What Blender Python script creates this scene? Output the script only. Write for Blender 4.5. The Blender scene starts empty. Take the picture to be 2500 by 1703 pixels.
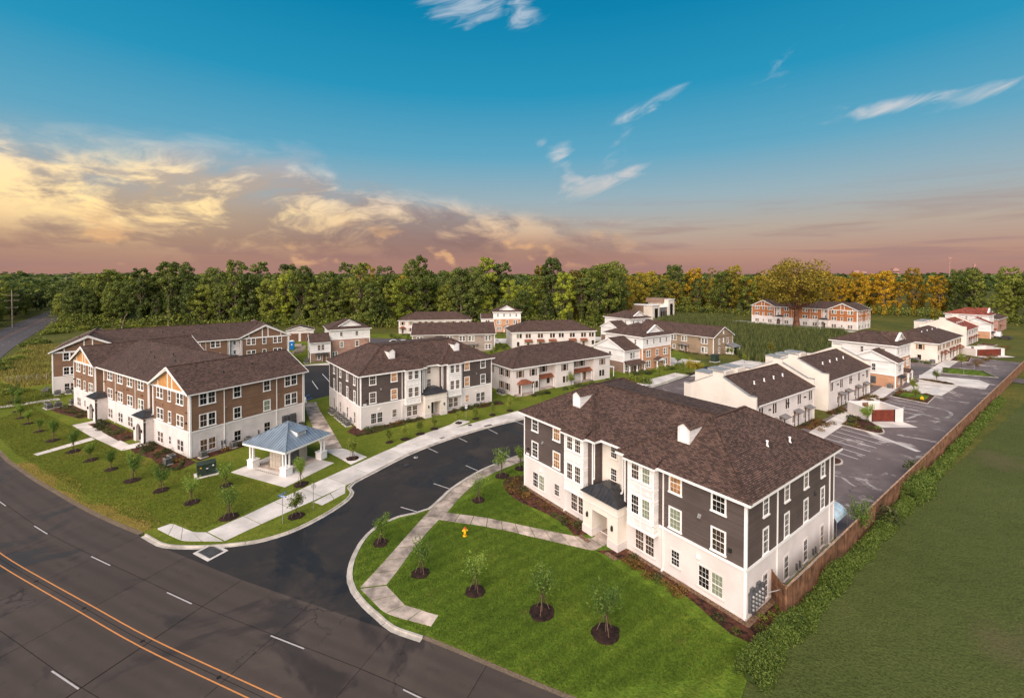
import bpy, math, random
import numpy as np
from mathutils import Vector, Matrix, noise
from mathutils.geometry import tessellate_polygon
random.seed(7)
R = math.radians
scene = bpy.context.scene
col = scene.collection

# ------------------------------------------------------------------ camera
CAM_F, CAM_P, CAM_CY, CAM_H = 1088.2, 0.018, 691.0, 27.17      # focal length in px of the 2500 px wide photo, pitch, principal row, height
cam_data = bpy.data.cameras.new('camera')
cam_data.sensor_width = 36.0
cam_data.lens = 36.0 * CAM_F / 2500.0
cam_data.shift_y = -(851.5 - CAM_CY) / 2500.0
cam_data.clip_start = 0.5
cam_data.clip_end = 20000.0
cam = bpy.data.objects.new('camera', cam_data)
col.objects.link(cam)
cam.location = (0, 0, CAM_H)
cam.rotation_euler = (math.pi / 2 - CAM_P, 0, 0)
scene.camera = cam

def at(px, py, z=0.0):
    """point at height z that the photograph shows at pixel (px, py)"""
    xc = (px - 1250) / CAM_F; zc = -(py - CAM_CY) / CAM_F
    c, s = math.cos(CAM_P), math.sin(CAM_P)
    y = c + zc * s; zz = -s + zc * c
    t = (z - CAM_H) / zz
    return (xc * t, y * t)

# ------------------------------------------------------------------ world
SUN_AZ = R(248)          # direction towards the sun, counted from +X to +Y
SUN_EL = R(38)
world = bpy.data.worlds.new('World')
scene.world = world
world.use_nodes = True

class NT:
    """small helper to write node trees as expressions"""
    def __init__(s, tree):
        s.t = tree; s.n = tree.nodes; s.l = tree.links
        s.n.clear()
    def node(s, typ, **kw):
        nd = s.n.new(typ)
        for k, v in kw.items(): setattr(nd, k, v)
        return nd
    def put(s, sock, v):
        if v is None: return
        if isinstance(v, bpy.types.NodeSocket): s.l.new(v, sock)
        else:
            try: sock.default_value = v
            except Exception:
                sock.default_value = tuple(v) + (1.0,)
    def m(s, op, a, b=None, c=None, clamp=False):
        nd = s.node('ShaderNodeMath', operation=op); nd.use_clamp = clamp
        s.put(nd.inputs[0], a); s.put(nd.inputs[1], b); s.put(nd.inputs[2], c)
        return nd.outputs[0]
    def add(s, a, b): return s.m('ADD', a, b)
    def mul(s, a, b): return s.m('MULTIPLY', a, b)
    def sub(s, a, b): return s.m('SUBTRACT', a, b)
    def smooth(s, x, lo, hi):
        nd = s.node('ShaderNodeMapRange', interpolation_type='SMOOTHSTEP')
        s.put(nd.inputs[0], x); s.put(nd.inputs[1], lo); s.put(nd.inputs[2], hi)
        nd.inputs[3].default_value = 0; nd.inputs[4].default_value = 1
        return nd.outputs[0]
    def ramp(s, fac, stops, interp='LINEAR'):
        nd = s.node('ShaderNodeValToRGB'); cr = nd.color_ramp; cr.interpolation = interp
        while len(cr.elements) < len(stops): cr.elements.new(0.5)
        for e, (p, c) in zip(cr.elements, stops):
            e.position = p
            e.color = (c, c, c, 1) if isinstance(c, (int, float)) else tuple(c) + (1.0,)
        s.put(nd.inputs[0], fac)
        return nd.outputs[0]
    def mix(s, fac, a, b, mode='MIX'):
        nd = s.node('ShaderNodeMix', data_type='RGBA', blend_type=mode)
        s.put(nd.inputs[0], fac); s.put(nd.inputs[6], a); s.put(nd.inputs[7], b)
        return nd.outputs[2]
    def noise(s, vec, scale, detail=4, rough=0.5, dist=0.0, out=0):
        nd = s.node('ShaderNodeTexNoise')
        s.put(nd.inputs['Vector'], vec); nd.inputs['Scale'].default_value = scale
        nd.inputs['Detail'].default_value = detail; nd.inputs['Roughness'].default_value = rough
        nd.inputs['Distortion'].default_value = dist
        return nd.outputs[out]
    def comb(s, x, y, z=0.0):
        nd = s.node('ShaderNodeCombineXYZ')
        s.put(nd.inputs[0], x); s.put(nd.inputs[1], y); s.put(nd.inputs[2], z)
        return nd.outputs[0]

def build_world():
    T = NT(world.node_tree)
    d = T.node('ShaderNodeTexCoord').outputs['Generated']
    sp = T.node('ShaderNodeSeparateXYZ'); T.put(sp.inputs[0], d)
    x, y, z = sp.outputs
    hor = T.m('SQRT', T.add(T.mul(x, x), T.mul(y, y)))
    el = T.m('DIVIDE', z, T.m('MAXIMUM', hor, 0.001))          # tangent of the elevation
    az = T.m('ARCTAN2', x, y)                                  # 0 straight ahead, + to the right
    ele = T.m('MAXIMUM', el, 0.0)
    clear = T.ramp(T.m('MULTIPLY', ele, 0.8, clamp=True), [
        (0.0, (.36, .185, .165)), (.03, (.45, .255, .195)), (.075, (.44, .36, .30)), (.13, (.30, .40, .45)), (.21, (.105, .345, .495)),
        (.32, (.016, .27, .455)), (.46, (.0, .205, .385)), (.62, (.0, .15, .305)), (1.0, (.001, .09, .21))])
    # a physical sky gives the slow change round the horizon
    sky = T.node('ShaderNodeTexSky', sky_type='NISHITA')
    sky.sun_disc = False; sky.sun_elevation = R(8); sky.sun_rotation = math.pi / 2 - SUN_AZ
    sky.air_density = 1.4; sky.dust_density = 2.0; sky.ozone_density = 3.0
    nish = T.mix(1.0, sky.outputs[0], (.10, .10, .10, 1), 'MULTIPLY')
    base = T.mix(0.05, clear, nish)
    # warm side towards the low sun
    warm = T.mul(T.smooth(az, 0.35, -0.75), T.smooth(ele, .22, .0))
    base = T.mix(T.mul(warm, .62), base, (.36, .205, .165, 1))
    # thin mauve bands low over the horizon
    bands = T.mul(T.smooth(T.noise(T.comb(T.mul(az, 1.3), T.mul(ele, 15.0), 7.0), 2.4, 4, .6, .4), .46, .66), T.mul(T.smooth(ele, .20, .05), T.smooth(ele, -.01, .02)))
    base = T.mix(T.mul(bands, .55), base, (.30, .185, .185, 1))
    # ---- cloud bank
    p = T.comb(T.mul(az, 1.0), T.mul(ele, 2.6), 0.0)
    wv = T.noise(p, 2.2, 3, .5, 0, 1)
    pw = T.node('ShaderNodeVectorMath', operation='MULTIPLY_ADD')
    T.put(pw.inputs[0], wv); pw.inputs[1].default_value = (.34, .42, .2); T.put(pw.inputs[2], p)
    n1 = T.noise(pw.outputs[0], 2.9, 6, .60)
    n2 = T.noise(pw.outputs[0], 7.5, 6, .62)
    top = T.m('ADD', .240, T.mul(T.m('MAXIMUM', T.add(az, .45), 0), -.20))
    top = T.add(top, T.mul(T.sub(n1, .5), .16))
    inside = T.smooth(T.sub(top, ele), -.012, .07)
    reach = T.smooth(az, .62, .02)
    dens = T.add(T.mul(n1, .62), T.mul(n2, .42))
    alpha = T.mul(T.mul(inside, T.add(.25, T.mul(reach, .75))), T.m('MAXIMUM', T.smooth(dens, .38, .56), T.mul(T.smooth(ele, .21, .10), T.mul(T.smooth(az, .25, -.15), .85))))
    low = T.smooth(ele, .0, .07)
    alpha = T.mul(alpha, T.add(.35, T.mul(low, .65)))
    shade = T.smooth(T.add(T.add(T.mul(n2, .40), T.mul(T.noise(pw.outputs[0], 2.6, 3, .58), .34)), T.mul(T.noise(pw.outputs[0], 1.1, 1, .5), .28)), .485, .572)
    shade = T.mul(shade, T.add(.22, T.mul(T.smooth(ele, .035, .125), .78)))
    mauve = T.ramp(ele, [(0, (.31, .145, .125)), (.06, (.25, .145, .13)), (.12, (.25, .185, .18)), (.19, (.33, .295, .31)), (.25, (.46, .46, .51))])
    cream = T.ramp(ele, [(0, (.48, .24, .165)), (.06, (.62, .37, .23)), (.12, (.78, .57, .37)), (.19, (.76, .65, .58)), (.25, (.72, .70, .72))])
    ccol = T.mix(shade, mauve, cream)
    da = T.mul(T.add(az, .68), 3.6); de = T.mul(T.sub(ele, .135), 11.0)
    glow = T.m('POWER', 2.718, T.mul(T.add(T.mul(da, da), T.mul(de, de)), -1.0))
    ccol = T.mix(T.mul(glow, T.add(.22, T.mul(shade, .78))), ccol, (1.15, .84, .36, 1))
    out = T.mix(T.m('MULTIPLY', alpha, .92, clamp=True), base, ccol)
    # sunlit heads of the far cumulus along the horizon
    q = T.comb(T.mul(az, 3.2), T.mul(ele, 5.5), 4.0)
    n4 = T.noise(q, 3.2, 4, .55)
    puff = T.mul(T.mul(T.smooth(n4, .56, .68), T.smooth(ele, .012, .03)), T.mul(T.smooth(ele, .14, .05), T.smooth(az, .45, -.1)))
    out = T.mix(T.mul(puff, .55), out, (.88, .50, .22, 1))
    # ---- wisps: (azimuth, tangent, half width az, half width el, amount, slant)
    wq = T.comb(T.add(T.mul(az, 2.6), T.mul(ele, 1.5)), T.sub(T.mul(ele, 8.0), T.mul(az, 3.2)), 2.0)
    wn = T.noise(wq, 2.0, 2, .5, 0, 1)
    wv2 = T.node('ShaderNodeVectorMath', operation='MULTIPLY_ADD'); T.put(wv2.inputs[0], wn); wv2.inputs[1].default_value = (.8, .8, .3); T.put(wv2.inputs[2], wq)
    wisps = T.add(T.mul(T.noise(wv2.outputs[0], 3.2, 4, .55), .75), T.mul(T.noise(wv2.outputs[0], 9.0, 4, .55), .25))
    tot = None
    for a0, e0, sa, se, amt, sl in ((-.10, .61, .085, .06, 1.0, .2), (.02, .59, .035, .05, .9, 0), (.105, .272, .028, .034, .95, .5), (.085, .285, .03, .012, .7, -.3), (.125, .235, .03, .022, .85, -.7), (.155, .205, .05, .020, .9, -.5), (.19, .20, .08, .030, .9, .15), (.22, .245, .05, .035, .55, .5),
                                    (.25, .228, .06, .015, .65, .2), (.30, .365, .07, .016, 1.0, .45), (.245, .31, .022, .018, .75, .6), (.70, .287, .085, .012, 1.0, .0), (.83, .283, .07, .012, .95, .2),
                                    (.55, .40, .07, .05, .45, .6), (.42, .33, .07, .03, .3, .3), (.2, .118, .14, .009, .6, -.02)):
        ua = T.m('DIVIDE', T.sub(az, a0), sa)
        ue = T.m('DIVIDE', T.sub(T.sub(ele, e0), T.mul(T.sub(az, a0), sl)), se)
        g = T.m('POWER', 2.718, T.mul(T.mul(T.add(T.mul(ua, ua), T.mul(ue, ue)), .5), -1.0))
        g = T.mul(g, amt)
        tot = g if tot is None else T.m('MAXIMUM', tot, g)
    wa = T.mul(T.smooth(T.add(wisps, T.mul(T.sub(tot, 1.0), .36)), .30, .70), T.smooth(tot, .0, .6))
    wcol = T.ramp(ele, [(0, (.75, .5, .36)), (.25, (.70, .63, .60)), (.5, (.68, .70, .74))])
    out = T.mix(T.m('MULTIPLY', wa, .78, clamp=True), out, wcol)
    # below the horizon: ground bounce
    out = T.mix(T.smooth(z, -.002, -.05), out, (.10, .11, .07, 1))
    bg = T.node('ShaderNodeBackground'); T.put(bg.inputs[0], out); bg.inputs[1].default_value = WORLD_STRENGTH
    o = T.node('ShaderNodeOutputWorld'); T.l.new(bg.outputs[0], o.inputs[0])
WORLD_STRENGTH = 0.70
build_world()
world.cycles.sampling_method = 'MANUAL'; world.cycles.sample_map_resolution = 512

# ------------------------------------------------------------------ sun
sun_data = bpy.data.lights.new('sun', 'SUN')
sun_data.energy = 4.4
sun_data.angle = R(75)
sun_data.color = (1.0, .85, .765)
sun = bpy.data.objects.new('sun', sun_data)
col.objects.link(sun)
sdir = Vector((math.cos(SUN_EL) * math.cos(SUN_AZ), math.cos(SUN_EL) * math.sin(SUN_AZ), math.sin(SUN_EL)))
sun.rotation_euler = sdir.to_track_quat('Z', 'Y').to_euler()
sun.location = sdir * 200

vs = scene.view_settings
vs.view_transform = 'Standard'; vs.look = 'None'; vs.exposure = 0.7; vs.gamma = 1.0
vs.use_curve_mapping = False
scene.render.engine = 'CYCLES'
scene.cycles.max_bounces = 5; scene.cycles.diffuse_bounces = 3; scene.cycles.glossy_bounces = 2; scene.cycles.transmission_bounces = 2
scene.render.resolution_x = 1024; scene.render.resolution_y = 697

# ------------------------------------------------------------------ helpers
def obj(name, mesh, parent=None, mat=None):
    o = bpy.data.objects.new(name, mesh)
    col.objects.link(o)
    if parent: o.parent = parent
    if mat and not mesh.materials: mesh.materials.append(mat)
    return o
def tag(o, label=None, cat=None, group=None, kind=None):
    if label: o['label'] = label
    if cat: o['category'] = cat
    if group: o['group'] = group
    if kind: o['kind'] = kind
    return o
def empty(name, loc=(0, 0, 0), rz=0.0):
    o = bpy.data.objects.new(name, None)
    o.empty_display_size = 0.3
    col.objects.link(o)
    o.location = loc; o.rotation_euler = (0, 0, rz)
    return o
def copy_tree(o, parent=None):
    c = o.copy(); col.objects.link(c); c.parent = parent
    for ch in list(o.children): copy_tree(ch, c)
    return c

class MB:
    """mesh builder: collects faces, gives every face a metric UV (u level, v up the face)"""
    def __init__(s): s.v = []; s.f = []; s.sm = False
    def poly(s, pts):
        i = len(s.v); s.v += [tuple(p) for p in pts]; s.f.append(tuple(range(i, i + len(pts))))
        return s
    def box(s, x0, x1, y0, y1, z0, z1):
        i = len(s.v)
        s.v += [(x0, y0, z0), (x1, y0, z0), (x1, y1, z0), (x0, y1, z0), (x0, y0, z1), (x1, y0, z1), (x1, y1, z1), (x0, y1, z1)]
        s.f += [(i, i + 3, i + 2, i + 1), (i + 4, i + 5, i + 6, i + 7), (i, i + 1, i + 5, i + 4), (i + 1, i + 2, i + 6, i + 5), (i + 2, i + 3, i + 7, i + 6), (i + 3, i, i + 4, i + 7)]
        return s
    def beam(s, p, q, w, h, up=(0, 0, 1)):
        """box along p-q, width w (sideways), height h (centred)"""
        p = Vector(p); q = Vector(q); d = (q - p).normalized(); up = Vector(up)
        sx = d.cross(up)
        if sx.length < 1e-4: sx = Vector((1, 0, 0))
        sx.normalize(); uz = sx.cross(d).normalized()
        i = len(s.v)
        for b in (p, q):
            for a, c in ((-1, -1), (1, -1), (1, 1), (-1, 1)):
                s.v.append(tuple(b + sx * (a * w / 2) + uz * (c * h / 2)))
        s.f += [(i, i + 1, i + 2, i + 3), (i + 7, i + 6, i + 5, i + 4), (i, i + 4, i + 5, i + 1), (i + 1, i + 5, i + 6, i + 2), (i + 2, i + 6, i + 7, i + 3), (i + 3, i + 7, i + 4, i)]
        return s
    def tube(s, p, q, r0, r1=None, n=6, cap=True):
        r1 = r0 if r1 is None else r1
        p = Vector(p); q = Vector(q); d = (q - p)
        if d.length < 1e-6: return s
        d.normalize()
        a = d.orthogonal().normalized(); b = d.cross(a)
        i = len(s.v)
        for c, r in ((p, r0), (q, r1)):
            for k in range(n):
                t = 2 * math.pi * k / n
                s.v.append(tuple(c + a * (math.cos(t) * r) + b * (math.sin(t) * r)))
        for k in range(n):
            s.f.append((i + k, i + (k + 1) % n, i + n + (k + 1) % n, i + n + k))
        if cap:
            s.f.append(tuple(i + n + k for k in range(n))); s.f.append(tuple(i + n - 1 - k for k in range(n)))
        return s
    def path(s, pts, radii, n=6):
        for k in range(len(pts) - 1): s.tube(pts[k], pts[k + 1], radii[k], radii[k + 1], n)
        return s
    def prism(s, pts, z0, z1, bottom=False):
        """vertical-sided solid over a 2D outline (any winding, may be concave)"""
        if area2(pts) < 0: pts = pts[::-1]
        n = len(pts); i = len(s.v)
        s.v += [(p[0], p[1], z1) for p in pts] + [(p[0], p[1], z0) for p in pts]
        if n > 4:
            for t in tessellate_polygon([[Vector((p[0], p[1], 0)) for p in pts]]):
                a, b, c = t
                if area2([pts[a], pts[b], pts[c]]) < 0: t = (a, c, b)
                s.f.append(tuple(i + k for k in t))
        else: s.f.append(tuple(i + k for k in range(n)))
        for k in range(n):
            j = (k + 1) % n
            s.f.append((i + k, i + n + k, i + n + j, i + j))
        if bottom: s.f.append(tuple(i + n + n - 1 - k for k in range(n)))
        return s
    def sheet(s, pts, z):
        if area2(pts) < 0: pts = pts[::-1]
        i = len(s.v); s.v += [(p[0], p[1], z) for p in pts]
        for t in tessellate_polygon([[Vector((p[0], p[1], 0)) for p in pts]]):
            a, b, c = t
            if area2([pts[a], pts[b], pts[c]]) < 0: t = (a, c, b)
            s.f.append(tuple(i + k for k in t))
        return s
    def slab(s, pts, th):
        """roof plane with thickness th below it; pts counter-clockwise seen from above"""
        i = len(s.v); n = len(pts)
        s.v += [tuple(p) for p in pts] + [(p[0], p[1], p[2] - th) for p in pts]
        s.f.append(tuple(i + k for k in range(n))); s.f.append(tuple(i + n + n - 1 - k for k in range(n)))
        for k in range(n):
            j = (k + 1) % n
            s.f.append((i + k, i + n + k, i + n + j, i + j))
        return s
    def mesh(s, name, mat=None, smooth=False):
        me = bpy.data.meshes.new(name)
        me.from_pydata(s.v, [], s.f)
        me.update()
        nl = len(me.loops)
        if nl:
            co = np.empty(len(me.vertices) * 3, dtype=np.float32); me.vertices.foreach_get('co', co); co = co.reshape(-1, 3)
            li = np.empty(nl, dtype=np.int32); me.loops.foreach_get('vertex_index', li)
            npoly = len(me.polygons)
            ltot = np.empty(npoly, dtype=np.int32); me.polygons.foreach_get('loop_total', ltot)
            nor = np.empty(npoly * 3, dtype=np.float32); me.polygons.foreach_get('normal', nor); nor = np.repeat(nor.reshape(-1, 3), ltot, axis=0)
            h = np.stack([-nor[:, 1], nor[:, 0], np.zeros(nl)], 1)
            ln = np.linalg.norm(h, axis=1); flat = ln < 1e-3
            h[flat] = (1, 0, 0); ln[flat] = 1; h /= ln[:, None]
            sl = np.cross(nor, h)
            pc = co[li]
            uv = np.stack([(pc * h).sum(1), (pc * sl).sum(1)], 1).astype(np.float32)
            me.uv_layers.new(name='uv').data.foreach_set('uv', uv.ravel())
        if smooth: me.polygons.foreach_set('use_smooth', [True] * len(me.polygons))
        if mat: me.materials.append(mat)
        return me
    def build(s, name, mat, parent=None, smooth=False):
        return obj(name, s.mesh(name, mat, smooth), parent)
def area2(p):
    return sum(p[i][0] * p[(i + 1) % len(p)][1] - p[(i + 1) % len(p)][0] * p[i][1] for i in range(len(p)))
def lerp(a, b, t): return tuple(a[i] + (b[i] - a[i]) * t for i in range(len(a)))
def polyline(pts, step):
    """resample an open polyline (Catmull-Rom) at about the given step"""
    P = [Vector((p[0], p[1])) for p in pts]
    P = [P[0] * 2 - P[1]] + P + [P[-1] * 2 - P[-2]]
    out = []
    for i in range(1, len(P) - 2):
        n = max(1, int((P[i + 1] - P[i]).length / step))
        for k in range(n):
            t = k / n
            a, b, c, d = P[i - 1], P[i], P[i + 1], P[i + 2]
            q = 0.5 * ((2 * b) + (c - a) * t + (2 * a - 5 * b + 4 * c - d) * t * t + (3 * b - a - 3 * c + d) * t ** 3)
            out.append((q.x, q.y))
    out.append((P[-2].x, P[-2].y))
    return out
def offset(pts, d):
    """shift an open polyline to its left by d"""
    out = []
    for i, p in enumerate(pts):
        a = Vector(pts[max(0, i - 1)]); b = Vector(pts[min(len(pts) - 1, i + 1)])
        t = (b - a).normalized()
        out.append((p[0] - t.y * d, p[1] + t.x * d))
    return out
def inside(p, poly):
    x, y = p; c = False; j = len(poly) - 1
    for i in range(len(poly)):
        xi, yi = poly[i]; xj, yj = poly[j]
        if (yi > y) != (yj > y) and x < (xj - xi) * (y - yi) / (yj - yi) + xi: c = not c
        j = i
    return c
# ------------------------------------------------------------------ materials
def material(name, base, rough=.8, var=.12, vscale=.6, fine=0.0, fscale=20.0, bump=0.0, bscale=30.0, metal=0.0, spec=.3, coord='Position', hue=None, extra=None, objrand=0.0):
    """procedural surface: base colour, broad stains, fine grain and relief"""
    m = bpy.data.materials.new(name); m.use_nodes = True
    T = NT(m.node_tree)
    if coord == 'Position': vec = T.node('ShaderNodeNewGeometry').outputs['Position']
    elif coord == 'UV': vec = T.node('ShaderNodeTexCoord').outputs['UV']
    else: vec = T.node('ShaderNodeTexCoord').outputs['Object']
    c = tuple(base) + (1,)
    fac = T.noise(vec, vscale, 5, .6)
    lo = tuple(max(0, v * (1 - var * 2)) for v in base) + (1,)
    hi = tuple(min(1, v * (1 + var * 2)) for v in base) + (1,)
    if hue: hi = tuple(hue) + (1,)
    colr = T.mix(T.smooth(fac, .3, .7), lo, hi)
    if fine:
        f = T.noise(vec, fscale, 3, .6)
        colr = T.mix(1.0, colr, T.ramp(f, [(.25, 1 - fine), (.75, 1 + 0 * fine)]), 'MULTIPLY')
    if objrand:
        rnd = T.node('ShaderNodeObjectInfo').outputs['Random']
        colr = T.mix(1.0, colr, T.ramp(rnd, [(0, 1 - objrand), (1, 1.0)]), 'MULTIPLY')
    h = None
    if extra:
        colr, h = extra(T, vec, colr)
    b = T.node('ShaderNodeBsdfPrincipled')
    T.put(b.inputs['Base Color'], colr); T.put(b.inputs['Roughness'], rough)
    b.inputs['Metallic'].default_value = metal
    b.inputs['Specular IOR Level'].default_value = spec
    if bump or h is not None:
        hh = T.mul(T.noise(vec, bscale, 4, .6), bump) if bump else 0.0
        if h is not None: hh = T.add(h, hh)
        bn = T.node('ShaderNodeBump'); bn.inputs['Strength'].default_value = 1.0; bn.inputs['Distance'].default_value = 1.0
        T.put(bn.inputs['Height'], hh); T.l.new(bn.outputs[0], b.inputs['Normal'])
    o = T.node('ShaderNodeOutputMaterial'); T.l.new(b.outputs[0], o.inputs[0])
    return m

def lap(step, depth):
    def f(T, vec, c):
        uv = T.node('ShaderNodeTexCoord').outputs['UV']
        sp = T.node('ShaderNodeSeparateXYZ'); T.put(sp.inputs[0], uv)
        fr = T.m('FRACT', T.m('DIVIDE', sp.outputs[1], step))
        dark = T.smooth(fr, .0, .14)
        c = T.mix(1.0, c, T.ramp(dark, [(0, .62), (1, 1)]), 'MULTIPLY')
        row = T.m('FLOOR', T.m('DIVIDE', sp.outputs[1], step))
        wn = T.node('ShaderNodeTexWhiteNoise', noise_dimensions='2D')
        T.put(wn.inputs['Vector'], T.comb(row, T.m('FLOOR', T.m('DIVIDE', sp.outputs[0], 3.6)), 0))
        c = T.mix(1.0, c, T.ramp(wn.outputs[0], [(0, .86), (1, 1.06)]), 'MULTIPLY')
        return c, T.mul(T.sub(1.0, fr), depth)
    return f
def bricks(w, h, mortar, mcol, depth, var=.25):
    def f(T, vec, c):
        uv = T.node('ShaderNodeTexCoord').outputs['UV']
        br = T.node('ShaderNodeTexBrick'); T.put(br.inputs['Vector'], uv)
        br.inputs['Scale'].default_value = 1.0; br.inputs['Brick Width'].default_value = w; br.inputs['Row Height'].default_value = h
        br.inputs['Mortar Size'].default_value = mortar; br.inputs['Mortar Smooth'].default_value = .1; br.inputs['Bias'].default_value = 0
        br.inputs['Color1'].default_value = (1 - var,) * 3 + (1,); br.inputs['Color2'].default_value = (1, 1, 1, 1); br.inputs['Mortar'].default_value = tuple(mcol) + (1,)
        c = T.mix(1.0, c, br.outputs[0], 'MULTIPLY')
        return c, T.mul(T.sub(1.0, br.outputs[1]), depth)
    return f
def shingle(T, vec, c):
    uv = T.node('ShaderNodeTexCoord').outputs['UV']
    br = T.node('ShaderNodeTexBrick'); T.put(br.inputs['Vector'], uv)
    br.offset = .5; br.offset_frequency = 2; br.squash = 1.0
    br.inputs['Scale'].default_value = 1.0; br.inputs['Brick Width'].default_value = .32; br.inputs['Row Height'].default_value = .16
    br.inputs['Mortar Size'].default_value = .014; br.inputs['Mortar Smooth'].default_value = .2; br.inputs['Bias'].default_value = -.1
    br.inputs['Color1'].default_value = (.50, .49, .48, 1); br.inputs['Color2'].default_value = (1.40, 1.33, 1.26, 1); br.inputs['Mortar'].default_value = (.16, .15, .15, 1)
    c = T.mix(1.0, c, br.outputs[0], 'MULTIPLY')
    sp = T.node('ShaderNodeSeparateXYZ'); T.put(sp.inputs[0], uv)
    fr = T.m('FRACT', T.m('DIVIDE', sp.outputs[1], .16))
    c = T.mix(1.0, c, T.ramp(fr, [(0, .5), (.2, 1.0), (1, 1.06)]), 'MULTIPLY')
    big = T.noise(vec, .25, 4, .6)
    c = T.mix(1.0, c, T.ramp(big, [(.3, .85), (.7, 1.1)]), 'MULTIPLY')
    return c, T.add(T.mul(T.sub(1.0, fr), .035), T.mul(T.sub(1.0, br.outputs[1]), .012))

M = {}
def mk(key, *a, **k): M[key] = material(key, *a, **k); return M[key]
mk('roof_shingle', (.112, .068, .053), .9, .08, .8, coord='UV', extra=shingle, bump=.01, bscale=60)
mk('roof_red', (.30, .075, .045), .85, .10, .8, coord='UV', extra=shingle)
mk('roof_edge', (.07, .048, .042), .9, .1, 3)
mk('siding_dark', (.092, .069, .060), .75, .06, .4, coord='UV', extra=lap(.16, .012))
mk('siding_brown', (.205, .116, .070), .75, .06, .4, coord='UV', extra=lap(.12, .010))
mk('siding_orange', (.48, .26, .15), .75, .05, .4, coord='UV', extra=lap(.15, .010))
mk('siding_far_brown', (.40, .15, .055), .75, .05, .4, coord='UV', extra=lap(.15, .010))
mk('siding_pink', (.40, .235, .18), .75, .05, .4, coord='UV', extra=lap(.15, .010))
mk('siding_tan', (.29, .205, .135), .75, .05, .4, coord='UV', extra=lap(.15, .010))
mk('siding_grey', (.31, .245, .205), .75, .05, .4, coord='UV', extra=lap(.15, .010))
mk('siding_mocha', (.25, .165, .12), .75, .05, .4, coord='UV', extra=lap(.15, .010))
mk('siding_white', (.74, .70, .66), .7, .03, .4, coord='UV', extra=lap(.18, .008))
mk('panel_gold', (.46, .225, .075), .75, .08, .8, coord='UV')
mk('stucco', (.66, .595, .55), .85, .04, .35, fine=.06, fscale=60, bump=.006, bscale=60)
mk('stucco_cream', (.71, .635, .545), .85, .04, .3, fine=.05, fscale=60, bump=.005, bscale=50)
mk('white_brick', (.70, .635, .60), .85, .05, .5, coord='UV', extra=bricks(.24, .08, .010, (.86, .84, .82), .006, .10))
mk('trim', (.80, .77, .73), .55, .02, .6, spec=.4)
mk('gutter', (.78, .75, .71), .4, .02, .6, spec=.5)
mk('window_frame_dark', (.10, .075, .055), .6, .1, 2)
mk('wood_brown', (.17, .085, .048), .75, .2, 2.5, fine=.3, fscale=14)
mk('shutter_wood', (.36, .19, .075), .7, .15, 4, fine=.2, fscale=18)
mk('shutter_grey', (.20, .14, .105), .75, .1, 4)
mk('door_green', (.055, .06, .05), .5, .1, 2)
mk('door_white', (.72, .70, .68), .5, .03, 2)
mk('metal_dark', (.045, .043, .045), .42, .12, 1.2, metal=.35, spec=.5)
mk('metal_blue', (.25, .30, .345), .40, .08, .9, metal=.35, spec=.5)
mk('metal_blue_seam', (.075, .11, .16), .5, .08, .9, metal=.3)  # shadow lines along the seams put into the colour, darker than the roof sheet
mk('metal_copper', (.24, .085, .045), .45, .15, 1.4, metal=.35, spec=.5)
mk('metal_grey', (.22, .205, .195), .5, .1, 1.2, metal=.3)
mk('metal_galv', (.34, .33, .32), .5, .1, 3, metal=.4)
mk('hvac', (.26, .245, .22), .55, .12, 3, fine=.3, fscale=40)
mk('hvac_dark', (.035, .035, .033), .6, .1, 3)
mk('black', (.018, .018, .018), .6, .1, 3)
mk('meter_grey', (.085, .085, .088), .5, .12, 4)
mk('transformer', (.03, .045, .033), .5, .15, 2.5, fine=.2, fscale=10)
mk('concrete', (.61, .56, .51), .88, .10, .28, fine=.14, fscale=9, bump=.008, bscale=40, objrand=.10)
mk('concrete_stain', (.46, .375, .31), .85, .26, .55, fine=.22, fscale=6, bump=.008, bscale=40, objrand=.34)
mk('kerb', (.45, .405, .35), .88, .14, .6, fine=.18, fscale=8, bump=.01, bscale=30)
mk('mailbox', (.42, .36, .29), .55, .05, 2)
mk('glazed_roof_poly', (.42, .55, .62), .25, .1, 2, spec=.5)
mk('wood_fence', (.235, .115, .060), .85, .22, 1.2, fine=.35, fscale=16, objrand=.35)
mk('wood_fence_cap', (.33, .21, .14), .85, .2, 2)
mk('mulch', (.085, .030, .015), .95, .45, 2.2, fine=.6, fscale=26, bump=.05, bscale=22)
mk('mulch_ring', (.030, .013, .009), .95, .4, 3, fine=.6, fscale=26, bump=.05, bscale=22)
mk('gravel', (.23, .14, .085), .95, .3, 6, fine=.6, fscale=22, bump=.06, bscale=20)
mk('bark', (.10, .070, .05), .9, .3, 2, fine=.5, fscale=6, coord='Object')
mk('bark_pale', (.26, .20, .14), .9, .3, 2, fine=.5, fscale=6, coord='Object')
mk('stake', (.16, .095, .06), .85, .2, 6, coord='Object')
mk('blue_paint', (.02, .16, .44), .7, .1, 2)
mk('sign_blue', (.015, .10, .36), .4, .05, 2)
mk('sign_white', (.72, .72, .70), .5, .03, 2)
mk('sign_back', (.36, .35, .34), .5, .1, 3, metal=.3)
mk('hydrant_yellow', (.75, .42, .01), .45, .06, 4)
mk('hydrant_red', (.50, .07, .012), .45, .06, 4)
mk('portable_blue', (.01, .17, .48), .5, .05, 2)
mk('gate_red', (.15, .028, .014), .7, .12, 1.5, fine=.1, fscale=10)
mk('car_white', (.72, .72, .72), .25, .02, 2, spec=.6)
mk('tyre', (.015, .015, .015), .8, .1, 6)
mk('pole_wood', (.30, .24, .19), .9, .2, 3, coord='Object')
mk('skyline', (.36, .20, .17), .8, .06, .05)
mk('tarmac_stain', (.30, .27, .25), .9, .25, .5, fine=.3, fscale=3)

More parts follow.
